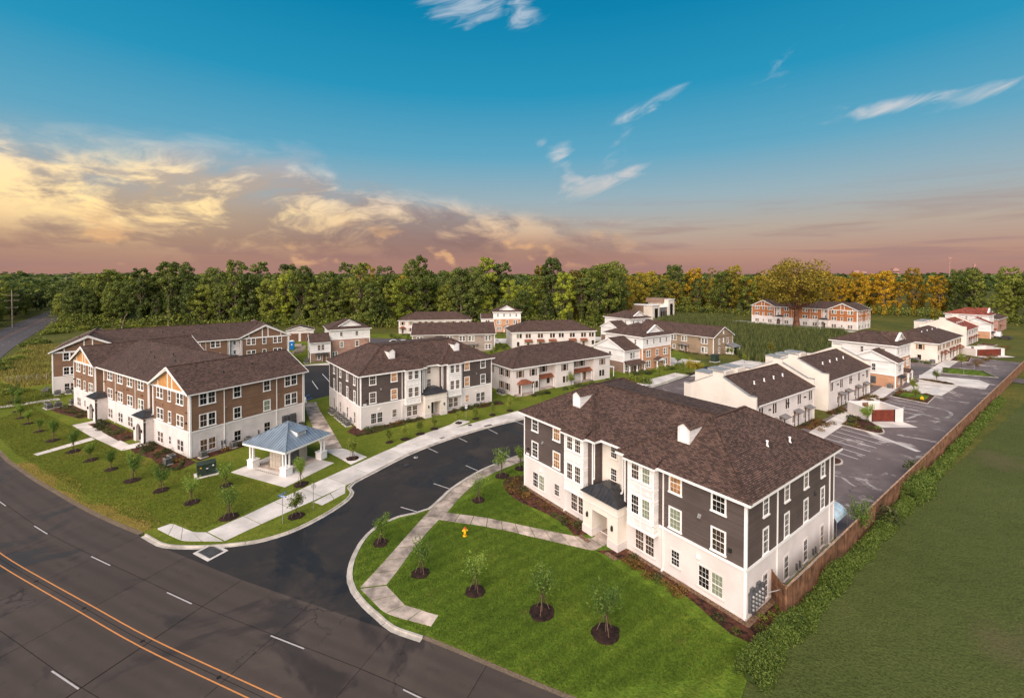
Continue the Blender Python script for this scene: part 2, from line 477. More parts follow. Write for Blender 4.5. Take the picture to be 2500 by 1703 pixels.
def glass(name, dark, refl_rough=.06, emit=None):
    m = bpy.data.materials.new(name); m.use_nodes = True
    T = NT(m.node_tree)
    rnd = T.node('ShaderNodeObjectInfo').outputs['Random']
    vec = T.node('ShaderNodeTexCoord').outputs['Object']
    n = T.noise(vec, 1.3, 2, .5)
    # blinds and rooms behind the glass differ from window to window
    colr = T.mix(T.mul(T.smooth(T.add(rnd, T.mul(T.sub(n, .5), .5)), .6, 1.0), .6), tuple(dark) + (1,), (.085, .055, .036, 1))
    b = T.node('ShaderNodeBsdfPrincipled')
    T.put(b.inputs['Base Color'], colr); b.inputs['Roughness'].default_value = refl_rough
    b.inputs['Specular IOR Level'].default_value = .28
    if emit:
        e = T.mix(T.smooth(n, .35, .65), tuple(v * .35 for v in emit) + (1,), tuple(emit) + (1,))
        T.put(b.inputs['Emission Color'], e); b.inputs['Emission Strength'].default_value = 1.0
    o = T.node('ShaderNodeOutputMaterial'); T.l.new(b.outputs[0], o.inputs[0])
    M[name] = m
glass('window_glass', (.014, .012, .011))
glass('window_glass_warm', (.06, .035, .02), .08, (.38, .165, .055))
glass('window_glass_curtain', (.20, .22, .15), .1)
glass('window_glass_dim', (.03, .02, .014), .08, (.045, .022, .011))

def leaf_material(name, a, b, c=None, trans=.3, rnd_amt=1.0):
    """foliage: colour varies from leaf clump to clump and from plant to plant"""
    m = bpy.data.materials.new(name); m.use_nodes = True
    T = NT(m.node_tree)
    pos = T.node('ShaderNodeNewGeometry')
    rnd = T.node('ShaderNodeObjectInfo').outputs['Random']
    n = T.noise(pos.outputs['Position'], .55, 4, .65)
    isl = pos.outputs['Random Per Island']
    f = T.add(T.mul(n, .75), T.add(T.mul(T.sub(rnd, .5), .38 * rnd_amt), T.mul(T.sub(isl, .5), .40)))
    colr = T.mix(T.smooth(f, .12, .70), tuple(a) + (1,), tuple(b) + (1,))
    if c: colr = T.mix(T.mul(T.smooth(isl, .7, 1.0), .7), colr, tuple(c) + (1,))
    d = T.node('ShaderNodeBsdfPrincipled'); T.put(d.inputs['Base Color'], colr); d.inputs['Roughness'].default_value = .65
    d.inputs['Specular IOR Level'].default_value = .25
    tr = T.node('ShaderNodeBsdfTranslucent'); T.put(tr.inputs[0], colr)
    mx = T.node('ShaderNodeMixShader'); mx.inputs[0].default_value = trans
    T.l.new(d.outputs[0], mx.inputs[1]); T.l.new(tr.outputs[0], mx.inputs[2])
    o = T.node('ShaderNodeOutputMaterial'); T.l.new(mx.outputs[0], o.inputs[0])
    M[name] = m
leaf_material('leaf_dark', (.034, .058, .014), (.205, .245, .050), (.28, .31, .06), .35)
leaf_material('leaf_mid', (.055, .088, .016), (.31, .335, .055), (.42, .42, .06), .35)
leaf_material('leaf_bright', (.09, .13, .014), (.36, .40, .04), (.46, .44, .04))
leaf_material('leaf_gold', (.16, .105, .010), (.66, .40, .028), (.80, .54, .03), .4)  # low golden sunlight on the right-hand woods, put into the leaf colour
leaf_material('leaf_olive', (.090, .082, .011), (.46, .36, .040), (.58, .44, .04), .35)
leaf_material('leaf_sapling', (.085, .150, .028), (.31, .42, .07), None, .45)
leaf_material('leaf_sapling_lime', (.07, .10, .015), (.30, .34, .05), None, .35)
leaf_material('leaf_shrub', (.028, .036, .014), (.12, .14, .04), (.17, .15, .05))
leaf_material('leaf_rust', (.10, .055, .015), (.27, .17, .045), (.30, .13, .035))
leaf_material('leaf_hedge', (.030, .060, .012), (.135, .195, .032), (.21, .23, .05))
leaf_material('reed', (.022, .036, .012), (.17, .20, .05), (.30, .26, .08))
leaf_material('straw', (.14, .125, .03), (.37, .32, .07), (.44, .32, .09))
leaf_material('grass_blade', (.045, .085, .010), (.15, .22, .022), (.20, .22, .035))
leaf_material('grass_blade_warm', (.065, .075, .010), (.18, .19, .022), (.26, .20, .04))
leaf_material('grass_blade_field', (.042, .054, .015), (.100, .118, .032), (.13, .125, .040))

def ground_material(name, stops, scale, fine, bump, patch=None, mow=0.0):
    m = bpy.data.materials.new(name); m.use_nodes = True
    T = NT(m.node_tree)
    vec = T.node('ShaderNodeNewGeometry').outputs['Position']
    n = T.add(T.mul(T.noise(vec, scale, 5, .6), .6), T.mul(T.noise(vec, scale * 9, 4, .6), .4))
    colr = T.ramp(n, stops)
    f = T.noise(vec, fine, 3, .7)
    colr = T.mix(1.0, colr, T.ramp(f, [(.25, .55), (.6, 1.1), (.8, 1.25)]), 'MULTIPLY')
    if patch:
        pn = T.smooth(T.noise(vec, patch[1], 4, .6), patch[2], patch[2] + .12)
        colr = T.mix(T.mul(pn, patch[3]), colr, tuple(patch[0]) + (1,))
    if mow:
        sp = T.node('ShaderNodeSeparateXYZ'); T.put(sp.inputs[0], vec)
        u = T.add(T.mul(sp.outputs[0], .59), T.mul(sp.outputs[1], -.80))
        w = T.m('SINE', T.mul(T.add(u, T.mul(T.noise(vec, .3, 2, .5), 1.2)), 4.2))
        colr = T.mix(1.0, colr, T.ramp(T.add(T.mul(w, .5), .5), [(0, 1 - mow), (1, 1 + mow * .5)]), 'MULTIPLY')
    b = T.node('ShaderNodeBsdfPrincipled'); T.put(b.inputs['Base Color'], colr); b.inputs['Roughness'].default_value = .95
    b.inputs['Specular IOR Level'].default_value = .1
    bn = T.node('ShaderNodeBump'); bn.inputs['Strength'].default_value = 1.0; bn.inputs['Distance'].default_value = 1.0
    T.put(bn.inputs['Height'], T.mul(T.add(T.mul(f, .6), T.noise(vec, fine * .25, 4, .6)), bump)); T.l.new(bn.outputs[0], b.inputs['Normal'])
    o = T.node('ShaderNodeOutputMaterial'); T.l.new(b.outputs[0], o.inputs[0])
    M[name] = m
ground_material('lawn_green', [(.32, (.052, .090, .009)), (.5, (.090, .142, .014)), (.66, (.145, .188, .022))], .16, 6, .12, ((.13, .115, .03), .22, .60, .45), .16)
ground_material('lawn_left', [(.3, (.070, .098, .010)), (.5, (.112, .140, .015)), (.68, (.172, .180, .024))], .14, 6, .10, ((.24, .17, .05), .10, .60, .5), .04)
ground_material('verge_dry', [(.3, (.15, .12, .02)), (.5, (.21, .155, .035)), (.7, (.27, .18, .055))], .3, 6, .10)
ground_material('field_grass', [(.3, (.054, .068, .017)), (.5, (.070, .086, .023)), (.7, (.088, .100, .030))], .06, 5, .12, ((.105, .085, .045), .05, .56, .6))
ground_material('wild_grass', [(.3, (.045, .058, .014)), (.5, (.085, .090, .02)), (.7, (.15, .12, .03))], .05, 2.5, .2)
ground_material('meadow', [(.3, (.14, .16, .022)), (.5, (.23, .225, .035)), (.7, (.30, .25, .05))], .09, 3, .2, ((.07, .085, .02), .05, .55, .8))
ground_material('earth', [(.3, (.12, .085, .055)), (.7, (.22, .17, .12))], .5, 8, .05)

def asphalt(name, base, dust, amount, wet=0.0, specks=.10, silt=None, tracks=False):
    m = bpy.data.materials.new(name); m.use_nodes = True
    T = NT(m.node_tree)
    vec = T.node('ShaderNodeNewGeometry').outputs['Position']
    rnd = T.node('ShaderNodeObjectInfo').outputs['Random']
    n = T.noise(vec, .10, 6, .62, .6)
    n2 = T.noise(vec, .55, 6, .65, .8)
    fine = T.noise(vec, 28, 2, .7)
    colr = T.mix(T.mul(T.smooth(T.add(T.mul(n, .65), T.mul(n2, .35)), .45, .66), amount), tuple(base) + (1,), tuple(dust) + (1,))
    if tracks:   # wheel paths; the slabs' UV runs across the lane
        sp = T.node('ShaderNodeSeparateXYZ'); T.put(sp.inputs[0], T.node('ShaderNodeTexCoord').outputs['UV'])
        w_ = T.sub(T.m('ABSOLUTE', T.sub(sp.outputs[1], 1.9)), .95)
        path_ = T.smooth(T.m('ABSOLUTE', w_), .55, .05)
        colr = T.mix(T.mul(path_, T.add(.12, T.mul(n2, .35))), colr, tuple(v * .55 for v in base) + (1,))
        oil = T.smooth(T.m('ABSOLUTE', T.sub(sp.outputs[1], 1.9)), .4, .0)
        colr = T.mix(T.mul(oil, T.mul(T.smooth(n2, .45, .65), .4)), colr, tuple(v * .5 for v in base) + (1,))
    if silt:   # washed-out pale silt in streaks
        sn = T.noise(vec, .16, 8, .68, 1.6)
        colr = T.mix(T.mul(T.smooth(sn, .555, .65), .75), colr, tuple(silt) + (1,))
    colr = T.mix(1.0, colr, T.ramp(fine, [(.3, 1 - specks * 3), (.7, 1 + specks * 2)]), 'MULTIPLY')
    colr = T.mix(1.0, colr, T.ramp(rnd, [(0, .88), (1, 1.08)]), 'MULTIPLY')
    vo = T.node('ShaderNodeTexVoronoi', feature='DISTANCE_TO_EDGE'); vo.inputs['Scale'].default_value = .16
    wv = T.node('ShaderNodeVectorMath', operation='MULTIPLY_ADD'); T.put(wv.inputs[0], T.noise(vec, .7, 4, .6, 0, 1)); wv.inputs[1].default_value = (2.4, 2.4, 0); T.put(wv.inputs[2], vec); T.put(vo.inputs['Vector'], wv.outputs[0])
    crack = T.mul(T.smooth(vo.outputs['Distance'], .012, .003), T.smooth(n, .50, .62))
    colr = T.mix(T.mul(crack, .6), colr, (.012, .010, .010, 1))
    r = .72
    if wet:
        w = T.smooth(T.noise(vec, .085, 5, .6, 1.2), .52, .60)
        colr = T.mix(T.mul(w, wet), colr, tuple(v * .45 for v in base) + (1,))
        r = T.ramp(w, [(0, .75), (1, .42)])
    b = T.node('ShaderNodeBsdfPrincipled'); T.put(b.inputs['Base Color'], colr); T.put(b.inputs['Roughness'], r)
    b.inputs['Specular IOR Level'].default_value = .3
    bn = T.node('ShaderNodeBump'); bn.inputs['Strength'].default_value = .6; bn.inputs['Distance'].default_value = 1.0
    T.put(bn.inputs['Height'], T.mul(fine, .008)); T.l.new(bn.outputs[0], b.inputs['Normal'])
    o = T.node('ShaderNodeOutputMaterial'); T.l.new(b.outputs[0], o.inputs[0])
    M[name] = m
asphalt('asphalt_new', (.025, .0215, .0205), (.050, .039, .031), .75, .5)
asphalt('asphalt_lot', (.130, .097, .092), (.195, .155, .142), .8, 0.0, .10, (.48, .42, .38))
asphalt('asphalt_far', (.10, .082, .080), (.13, .11, .10), .6)
asphalt('road_concrete', (.064, .047, .038), (.086, .065, .053), .7, .6, .13, None, True)
M['joint'] = material('joint', (.012, .010, .009), .9)
def paint(name, c, wear):
    m = bpy.data.materials.new(name); m.use_nodes = True
    T = NT(m.node_tree)
    vec = T.node('ShaderNodeNewGeometry').outputs['Position']
    n = T.noise(vec, 9, 5, .7)
    colr = T.mix(T.mul(T.smooth(n, .5, .72), wear), tuple(c) + (1,), (.10, .08, .07, 1))
    b = T.node('ShaderNodeBsdfPrincipled'); T.put(b.inputs['Base Color'], colr); b.inputs['Roughness'].default_value = .7
    o = T.node('ShaderNodeOutputMaterial'); T.l.new(b.outputs[0], o.inputs[0]); M[name] = m
paint('paint_white', (.50, .47, .44), .7)
paint('paint_bay', (.66, .63, .60), .35)
paint('paint_grey', (.42, .39, .37), .6)
paint('paint_yellow', (.56, .22, .06), .65)
paint('paint_blue', (.04, .17, .42), .7)
# ------------------------------------------------------------------ the setting
def structure(name, mb, mat, smooth=False):
    o = mb.build(name, M[mat] if isinstance(mat, str) else mat, None, smooth)
    o['kind'] = 'structure'
    return o
structure('ground', MB().sheet([(-7000, -400), (7000, -400), (7000, 9000), (-7000, 9000)], -.06), 'wild_grass')

# main road: the lawn-side edge, then lanes counted away from it
road_edge = polyline([(120, -24), (60, 2), (20, 20.9), (3.4, 28.2), (-6.8, 32.9), (-14.2, 35.8), (-24, 39.6), (-31.8, 43), (-38.2, 45.8), (-44.9, 48.8), (-51.3, 52), (-58, 55.6),
                      (-63.9, 58.8), (-70.6, 62.7), (-76.4, 66.2), (-96, 79.5), (-118, 97), (-142, 119), (-168, 146), (-191, 171), (-217, 201), (-245, 234), (-300, 300), (-390, 410)], 1.0)
def arclen(p):
    s = [0.0]
    for i in range(1, len(p)): s.append(s[-1] + math.dist(p[i], p[i - 1]))
    return s
RS = arclen(road_edge)
def road_pt(s, off, z=0.0):
    """point on the road: s metres along its lawn-side edge, off metres to the far side"""
    lo, hi = 0, len(RS) - 1
    while hi - lo > 1:
        mid = (lo + hi) // 2
        if RS[mid] <= s: lo = mid
        else: hi = mid
    t = (s - RS[lo]) / (RS[hi] - RS[lo])
    a = road_edge[lo]; b = road_edge[hi]
    p = lerp(a, b, t)
    i0 = max(0, lo - 4); i1 = min(len(road_edge) - 1, hi + 4)
    d = (Vector(road_edge[i1]) - Vector(road_edge[i0])).normalized()
    # heading left along the edge, the road lies to the left
    return (p[0] - d.y * off, p[1] + d.x * off, z)
def s_near(x, y):
    return RS[min(range(len(road_edge)), key=lambda i: math.dist(road_edge[i], (x, y)))]
LANES = [0.0, 3.78, 7.72, 11.55, 15.5]
def strip(mb, s0, s1, o0, o1, z, step=1.5):
    n = max(1, int((s1 - s0) / step))
    for k in range(n):
        a = s0 + (s1 - s0) * k / n; b = s0 + (s1 - s0) * (k + 1) / n
        mb.poly([road_pt(a, o0, z), road_pt(b, o0, z), road_pt(b, o1, z), road_pt(a, o1, z)][::1])
    return mb
S0 = s_near(40, 11.5); S1 = s_near(-142, 119); S2 = RS[-1]
road = strip(MB(), 0, S2, -.1, 15.6, -.03, 4).build('main_road', M['joint']); road['kind'] = 'structure'
strip(MB(), S1, S2, 0, 15.5, 0.0, 4).build('far_carriageway', M['asphalt_far'], road)
strip(MB(), 0, S0, 0, 15.5, 0.0, 4).build('near_carriageway', M['road_concrete'], road)
JOINT0 = s_near(-38.2, 45.8) + .5
k0 = int((S0 - JOINT0) / 8.0)
s = JOINT0 + k0 * 8.0
while s < S1 - 1:
    e = min(s + 8.0, S1)
    for j in range(4):
        mb = MB(); g = .018
        strip(mb, max(s, S0) + g, e - g, LANES[j] + g, LANES[j + 1] - g, random.uniform(-.003, .003), 2.0)
        so = mb.build('slab', M['road_concrete'], road); a0_ = max(s, S0); nq = len(so.data.polygons)
        so.data.uv_layers[0].data.foreach_set('uv', [c for k in range(nq) for c in (a0_ + 2 * k, 0.0, a0_ + 2 * k + 2, 0.0, a0_ + 2 * k + 2, 3.8, a0_ + 2 * k, 3.8)])
    s = e
# painted lines
mb = strip(MB(), S0 - 40, S2 - 4, 7.31, 7.40, .006, 2.0); mb.build('yellow_line', M['paint_yellow'], road)
mb = strip(MB(), S0 - 40, S2 - 4, 8.06, 8.15, .006, 2.0); mb.build('yellow_line', M['paint_yellow'], road)
for lane, ref in ((3.78, s_near(-36.5, 45.1)), (11.55, s_near(-24, 39.6))):
    for k in range(-3, 34):
        a = ref + k * 12.1
        if a < S0 - 30 or a + 3.4 > S2 - 5: continue
        strip(MB(), a, a + 3.3, lane + .08, lane + .18, .006, 1.7).build('lane_dash', M['paint_grey'], road)
# joint sealant blobs between the yellow lines
for k in range(-3, 10):
    p = road_pt(s_near(-30, 42) + k * 8.0 + 2.0, 7.75, .007)
    mb = MB().tube((p[0], p[1], .004), (p[0], p[1], .009), .16, .14, 7); mb.build('sealant_mark', M['joint'], road)
# earth shoulder along the lawn
structure('road_shoulder', strip(strip(MB(), s_near(-39, 46.2), S1, -.55, .02, -.002, 1.5), S0 - 30, s_near(-6.5, 32.8), -.35, .02, -.002, 1.5), 'earth')

# entrance street
kerb_left = polyline([(-38.4, 46.1), (-36.4, 45.0), (-34.6, 44.25), (-31.6, 44.05), (-29.1, 44.3), (-27, 44.7), (-25.4, 45.3), (-23.6, 46.6), (-22.2, 48.4), (-20.9, 50.8), (-20.0, 53.4), (-20.05, 55.2), (-20.9, 56.4), (-20.8, 57.8),
                      (-19.1, 61), (-17.4, 64.2), (-15.6, 67.2), (-13.5, 70), (-10.4, 73.5), (-7, 76.8), (-2.6, 80.5), (2.1, 83.8), (12, 91), (33.6, 107.4), (47.9, 120.6)], .8)
kerb_right = polyline([(-6.7, 32.85), (-9.1, 33.8), (-10.6, 35), (-12.1, 36.3), (-13.55, 37.9), (-14.3, 39.1), (-14.9, 40.8), (-15.2, 42.8), (-15.2, 45.2), (-14.7, 47.2), (-13.8, 48.6), (-12.7, 49.6), (-10.9, 50.4), (-9.6, 51.3),
                       (-8.6, 53.6), (-7.7, 56), (-6.0, 59.0), (-4.4, 61.3), (-2.6, 63.3), (0, 65.7), (4.0, 69.2), (10, 74), (17.5, 80)], .8)
street = [p for p in kerb_left if p[0] > -37] + [(58, 133)] + [(72, 124), (44, 96), (30, 86)] + kerb_right[::-1] + [p for p in offset(road_edge, .3) if -36.5 < p[0] < -7]
structure('entrance_street', MB().sheet(street, .004), 'asphalt_new')
def kerb(line, side, name='kerb', top=.13, w=.16, gut=.34, parent=None):
    """kerb stone behind the line and a concrete gutter in front of it, in pieces of about 3 m"""
    par = empty(name); par['kind'] = 'structure'
    step = 4
    inn = offset(line, side * w); out_ = offset(line, -side * gut)
    for i in range(0, len(line) - 1, step):
        j = min(len(line) - 1, i + step)
        f = lambda pts: [lerp(pts[k], pts[k + 1], .02) if k == i else (lerp(pts[k], pts[k - 1], .02) if k == j else pts[k]) for k in range(i, j + 1)]
        MB().prism(f(line) + f(inn)[::-1], -.05, top).build('kerb_stone', M['kerb'], par)
        MB().prism(f(out_) + f(line)[::-1], -.05, .017).build('gutter', M['kerb'], par)
    return par
kl = kerb(kerb_left, 1); kr = kerb(kerb_right, -1)
# raised ground: lawns (tops 6 cm above the road)
lawn_l = [p for i, p in enumerate(offset(road_edge, -.5)) if s_near(-38.2, 45.8) <= RS[i] <= s_near(-165, 143) and i % 2 == 0]
lawn_l = lawn_l + [(-170, 175), (-130, 205), (-60, 205), (30, 205), (60, 160), (59, 134)] + offset(kerb_left, .1)[::-1]
structure('lawn', MB().prism(lawn_l, -.05, .06), 'lawn_left')
LAWN_L = lawn_l
lawn_r = [p for i, p in enumerate(offset(road_edge, -.4)) if RS[i] >= s_near(15.6, 23) and RS[i] <= s_near(-6.6, 32.8)]
lawn_r = lawn_r + offset(kerb_right, -.1) + [(24, 75), (33.5, 45.5), (20, 34.5), (14.6, 28)]
structure('lawn', MB().prism(lawn_r, -.05, .06), 'lawn_green')
LAWN_R = lawn_r
# dry verge beside the main road
vl = offset(road_edge, -.45)
va = [p for i, p in enumerate(vl) if s_near(-38.5, 46.1) <= RS[i] <= s_near(-72, 63.5) and i % 2 == 0]
vb = [(p[0] + (.75 + .5 * math.sin(i * .55) + .4 * math.sin(i * 1.7)) * .47, p[1] + (.75 + .5 * math.sin(i * .55) + .4 * math.sin(i * 1.7)) * .88) for i, p in enumerate(va)]
structure('dry_verge', MB().sheet(va + vb[::-1], .066), 'verge_dry')
# field beyond the hedge, and the meadow on the far left
field = [at(*p) for p in ((1740, 1703), (1865, 1565), (1945, 1490), (2030, 1405), (2100, 1340), (2180, 1270), (2260, 1200), (2340, 1130), (2420, 1055), (2500, 985))]
structure('field', MB().sheet(field + [(180, 150), (330, 215), (400, 60), (60, -30), (22, 20)], -.02), 'field_grass')
structure('meadow', MB().sheet([(-118, 106), (-104, 122), (-112, 140), (-140, 165), (-165, 178), (-185, 170), (-160, 140), (-138, 118)], .072), 'meadow')

# pavements: two edges, cut into slabs
def pavement(name, left, right, n, mat='concrete', z=.085, label=None, skip=()):
    par = empty(name); par['kind'] = 'structure'
    def samp(line, t):
        L = arclen(line); s = t * L[-1]
        for i in range(len(L) - 1):
            if L[i + 1] >= s - 1e-6:
                return lerp(line[i], line[i + 1], (s - L[i]) / max(1e-6, L[i + 1] - L[i]))
    Lp = (arclen(left)[-1] + arclen(right)[-1]) / 2; gp = .04 / (Lp / n)
    MB().prism(left + right[::-1], -.04, z - .035).build('bedding', M['joint'], par)
    for k in range(n):
        if k in skip: continue
        a, b = (k + gp) / n, (k + 1 - gp) / n
        sub = 3
        A = [samp(left, a + (b - a) * i / sub) for i in range(sub + 1)]; B = [samp(right, a + (b - a) * i / sub) for i in range(sub + 1)]
        MB().prism(A + B[::-1], -.03, z + random.uniform(-.004, .004)).build('paving_slab', M[mat], par)
    return par
pavement('sidewalk', [(-32.2, 46.6), (-30.1, 49.85), (-28.2, 53.45), (-25.85, 57.55), (-23.6, 61.4), (-20.2, 67.2), (-16.8, 72.6), (-13.4, 75.7), (-8.9, 79.7), (-4.4, 83.8), (1.7, 89), (12, 97), (31, 111.5), (45.5, 123.5)],
         [(-29.3, 45.0), (-28.2, 46.8), (-26.7, 49.1), (-24.0, 53), (-21.3, 57.3), (-19.35, 61.1), (-15.85, 67.4), (-13.75, 70.2), (-10.6, 73.7), (-7.2, 77.1), (-2.8, 80.8), (1.95, 84.1), (33.4, 107.7), (47.6, 120.9)], 30)
pavement('sidewalk', [(-38.0, 47.3), (-37.2, 48.25), (-33.6, 46.55), (-32.25, 46.55)], [(-37.9, 47.15), (-35.8, 46.05), (-33.6, 45.0), (-29.4, 44.95)], 4)
pavement('sidewalk', [(-23.7, 52.75), (-21.45, 57.0)], [(-22.4, 52.05), (-20.75, 55.0)], 2)
pavement('sidewalk', [(-13.2, 38.2), (-12.75, 39.65), (-12.15, 41.6), (-11.1, 45.4), (-10.2, 48.6), (-9.35, 51.4), (-8.4, 53.6), (-7.5, 56), (-5.8, 59), (-4.2, 61.3), (-2.4, 63.3), (.2, 65.7), (4.1, 69.1), (10, 73.9)],
         [(-11.0, 38.6), (-10.55, 40.3), (-9.9, 43.2), (-8.9, 46.8), (-8.1, 49), (-7.4, 50.6), (-6.5, 53.6), (-5.3, 56.6), (-4.0, 58.7), (-2.6, 60.6), (-.6, 62.6), (1.6, 64.6), (5.5, 67.8), (11, 72)], 22, 'concrete_stain')
pavement('sidewalk', [(-13.15, 38.1), (-10.4, 35.45), (-9.2, 34.9), (-7.8, 34.45), (-6.2, 33.95)], [(-11.0, 38.5), (-8.8, 36.15), (-7.4, 35.65), (-6.9, 35.4), (-5.85, 35.05)], 4, 'concrete_stain')
pavement('front_path', [(-7.5, 50.5), (-6.1, 50.1), (-3.1, 49.45), (-.1, 48.3), (3.1, 47.1), (6.35, 45.9), (8.0, 45.4), (9.5, 46.3)], [(-8.1, 49), (-6.7, 48.6), (-3.7, 47.9), (-.6, 46.9), (1.6, 45.95), (4.4, 44.85), (8.0, 43.4), (10.6, 45.2)], 11, 'concrete_stain', .088)
A_dir = (.8517, -.524)
pavement('brick_block_walk', [(-79.5, 80.1), (-70.4, 74.2), (-60.3, 68.4)], [(-77.2, 80.6), (-68.7, 75.4), (-61.2, 70.8)], 5, 'concrete', .088)
pavement('brick_block_walk', [(-79.5, 80.15), (-77.7, 83.0)], [(-77.15, 80.65), (-75.6, 81.9)], 1, 'concrete', .09)
pavement('brick_block_walk', [(-61.3, 70.75), (-60.0, 72.3)], [(-60.25, 68.45), (-57.9, 70.7)], 1, 'concrete', .09)
pavement('lawn_walk', [(-72.5, 67.0), (-70.35, 74.1)], [(-71.3, 66.5), (-68.8, 73.1)], 4, 'concrete', .088)
pavement('lawn_walk', [(-112, 84), (-105.8, 91.6), (-100.2, 98.1)], [(-111, 83), (-104.5, 90.5), (-98.4, 96.7)], 6, 'concrete', .088)
pavement('dark_block_walk', [(-29.5, 68.8), (-33.8, 76), (-40.5, 87.5), (-44, 94)], [(-26.6, 69.4), (-31.8, 78), (-38.6, 89), (-42, 95)], 7, 'concrete_stain', .088)
pavement('dark_block_walk', [(-23.0, 63.3), (-26.0, 66.0), (-29.4, 68.8)], [(-21.6, 66.0), (-24.2, 68.0), (-26.6, 69.3)], 3, 'concrete', .088)
pavement('dark_block_walk', [(-18.4, 70.4), (-14.6, 76.3), (-11.3, 80.2), (-10.0, 83.2)], [(-17.1, 69.6), (-13.3, 75.5), (-9.6, 79.2), (-7.7, 82.2)], 5, 'concrete', .088)
structure('gazebo_slab', MB().prism([(-38.65, 60.85), (-29.0, 56.5), (-25.7, 63.9), (-35.4, 68.4)], -.02, .10), 'concrete')
# parking bays along the street
park = empty('bay_markings'); park['kind'] = 'structure'
for a, b in (((-13.05, 51.8), (-10.7, 50.65)), ((-10.25, 57.7), (-8.0, 56.3)), ((-6.6, 63.2), (-4.75, 61.5)), ((-1.9, 68.4), (-.35, 66.2)), ((-13.2, 69.6), (-11.4, 67.85)), ((-8.9, 74.0), (-7.3, 72.2)), ((-4.2, 78.3), (-2.5, 76)), ((.7, 82.3), (2.2, 80.5)), ((5.5, 85.6), (7, 83.6))):
    d = (Vector(b) - Vector(a)).normalized(); n = Vector((-d.y, d.x)) * .06
    MB().sheet([(a[0] + n.x, a[1] + n.y), (b[0] + n.x, b[1] + n.y), (b[0] - n.x, b[1] - n.y), (a[0] - n.x, a[1] - n.y)], .010).build('bay_line', M['paint_white'], park)
# storm drains and covers
def cover(name, x, y, rz, r, label, mat='metal_dark'):
    mb = MB().tube((0, 0, 0), (0, 0, .02), r, r, 16); o = mb.build(name, M[mat]); o.location = (x, y, .088); tag(o, label, 'cover'); return o
cover('manhole_cover', -7.6, 80.1, 0, .42, 'round iron manhole cover in the sidewalk below the dark block')
cover('manhole_cover', *at(993, 1136), 0, .42, 'round iron manhole cover in the sidewalk past the mail pavilion')
def inlet(x, y, rz, w, d, label, z=.09):
    r = empty('storm_drain', (x, y, z), rz)
    MB().box(-w / 2, w / 2, -d / 2, d / 2, -.05, .03).build('frame', M['concrete'], r)
    g = MB()
    for k in range(9):
        u = -w * .36 + w * .72 * k / 8; g.box(u - .025, u + .025, -d * .33, d * .33, .02, .05)
    for k in (-1, 1): g.box(-w * .4, w * .4, k * d * .33 - .03, k * d * .33 + .03, .02, .052)
    g.build('grate', M['metal_grey'], r)
    MB().box(-w * .4, w * .4, -d * .33, d * .33, .028, .034).build('opening', M['black'], r)
    return tag(r, label, 'drain')
inlet(-29.6, 43.3, R(-28), 2.6, 1.9, 'square storm drain grate in a concrete frame at the road junction', .0)
inlet(-4.3, 79.75, R(38), 2.0, .9, 'dark storm drain slot in the kerb opposite the parking bays')
inlet(-11.6, 73.6, R(45), 1.1, .7, 'small dark drain grate in the sidewalk near the dark block path')
inlet(33.4, 108.4, R(37), 2.2, .9, 'storm drain in the kerb beyond the white townhouse')

# parking lot behind and beside the right-hand row
Ra = R(36.4); rc, rs_ = math.cos(Ra), math.sin(Ra)
def row(u, v):
    """row frame: u along the fence from its near post, v away from the fence towards the row"""
    return (21.9 + u * rc - v * rs_, 35.6 + u * rs_ + v * rc)
lot = [row(15, .3), row(170, .3), row(170, 24), row(104, 20), row(60, 16.6), row(40, 17.2), row(26, 40), (26, 86), (19, 80), (24, 72), (33.2, 46.6)]
structure('parking_lot', MB().sheet(lot, .068), 'asphalt_lot')
back_lot = [(16, 82), (30, 84), (48, 100), (70, 122), (60, 131), (47.5, 119), (33.6, 106.2)]
structure('rear_parking', MB().sheet(back_lot, .012), 'asphalt_lot')
def stripes(name, segs, z=.075, mat='paint_bay', w=.075):
    p = empty(name); p['kind'] = 'structure'
    for a, b in segs:
        d = (Vector(b) - Vector(a)).normalized(); n = Vector((-d.y, d.x)) * w
        MB().sheet([(a[0] + n.x, a[1] + n.y), (b[0] + n.x, b[1] + n.y), (b[0] - n.x, b[1] - n.y), (a[0] - n.x, a[1] - n.y)], z).build('bay_line', M[mat], p)
stripes('bay_markings', [((58.1, 78.3), (61.1, 72.4)), ((56.2, 76.9), (59.2, 71.0)), ((54.2, 75.4), (57.2, 69.5)), ((52.1, 73.9), (55.1, 68.0)), ((50.1, 72.4), (53.1, 66.5)), ((48.1, 70.9), (51.0, 65.2)),
                         ((83.2, 96.8), (86.0, 91.2)), ((80.9, 95.0), (83.6, 89.4)), ((78.6, 93.1), (81.3, 87.5)), ((76.3, 91.2), (79.0, 85.6)), ((33, 92.5), (28.5, 89.5)), ((40, 97.0), (36, 101)), ((47, 103), (43, 107))])
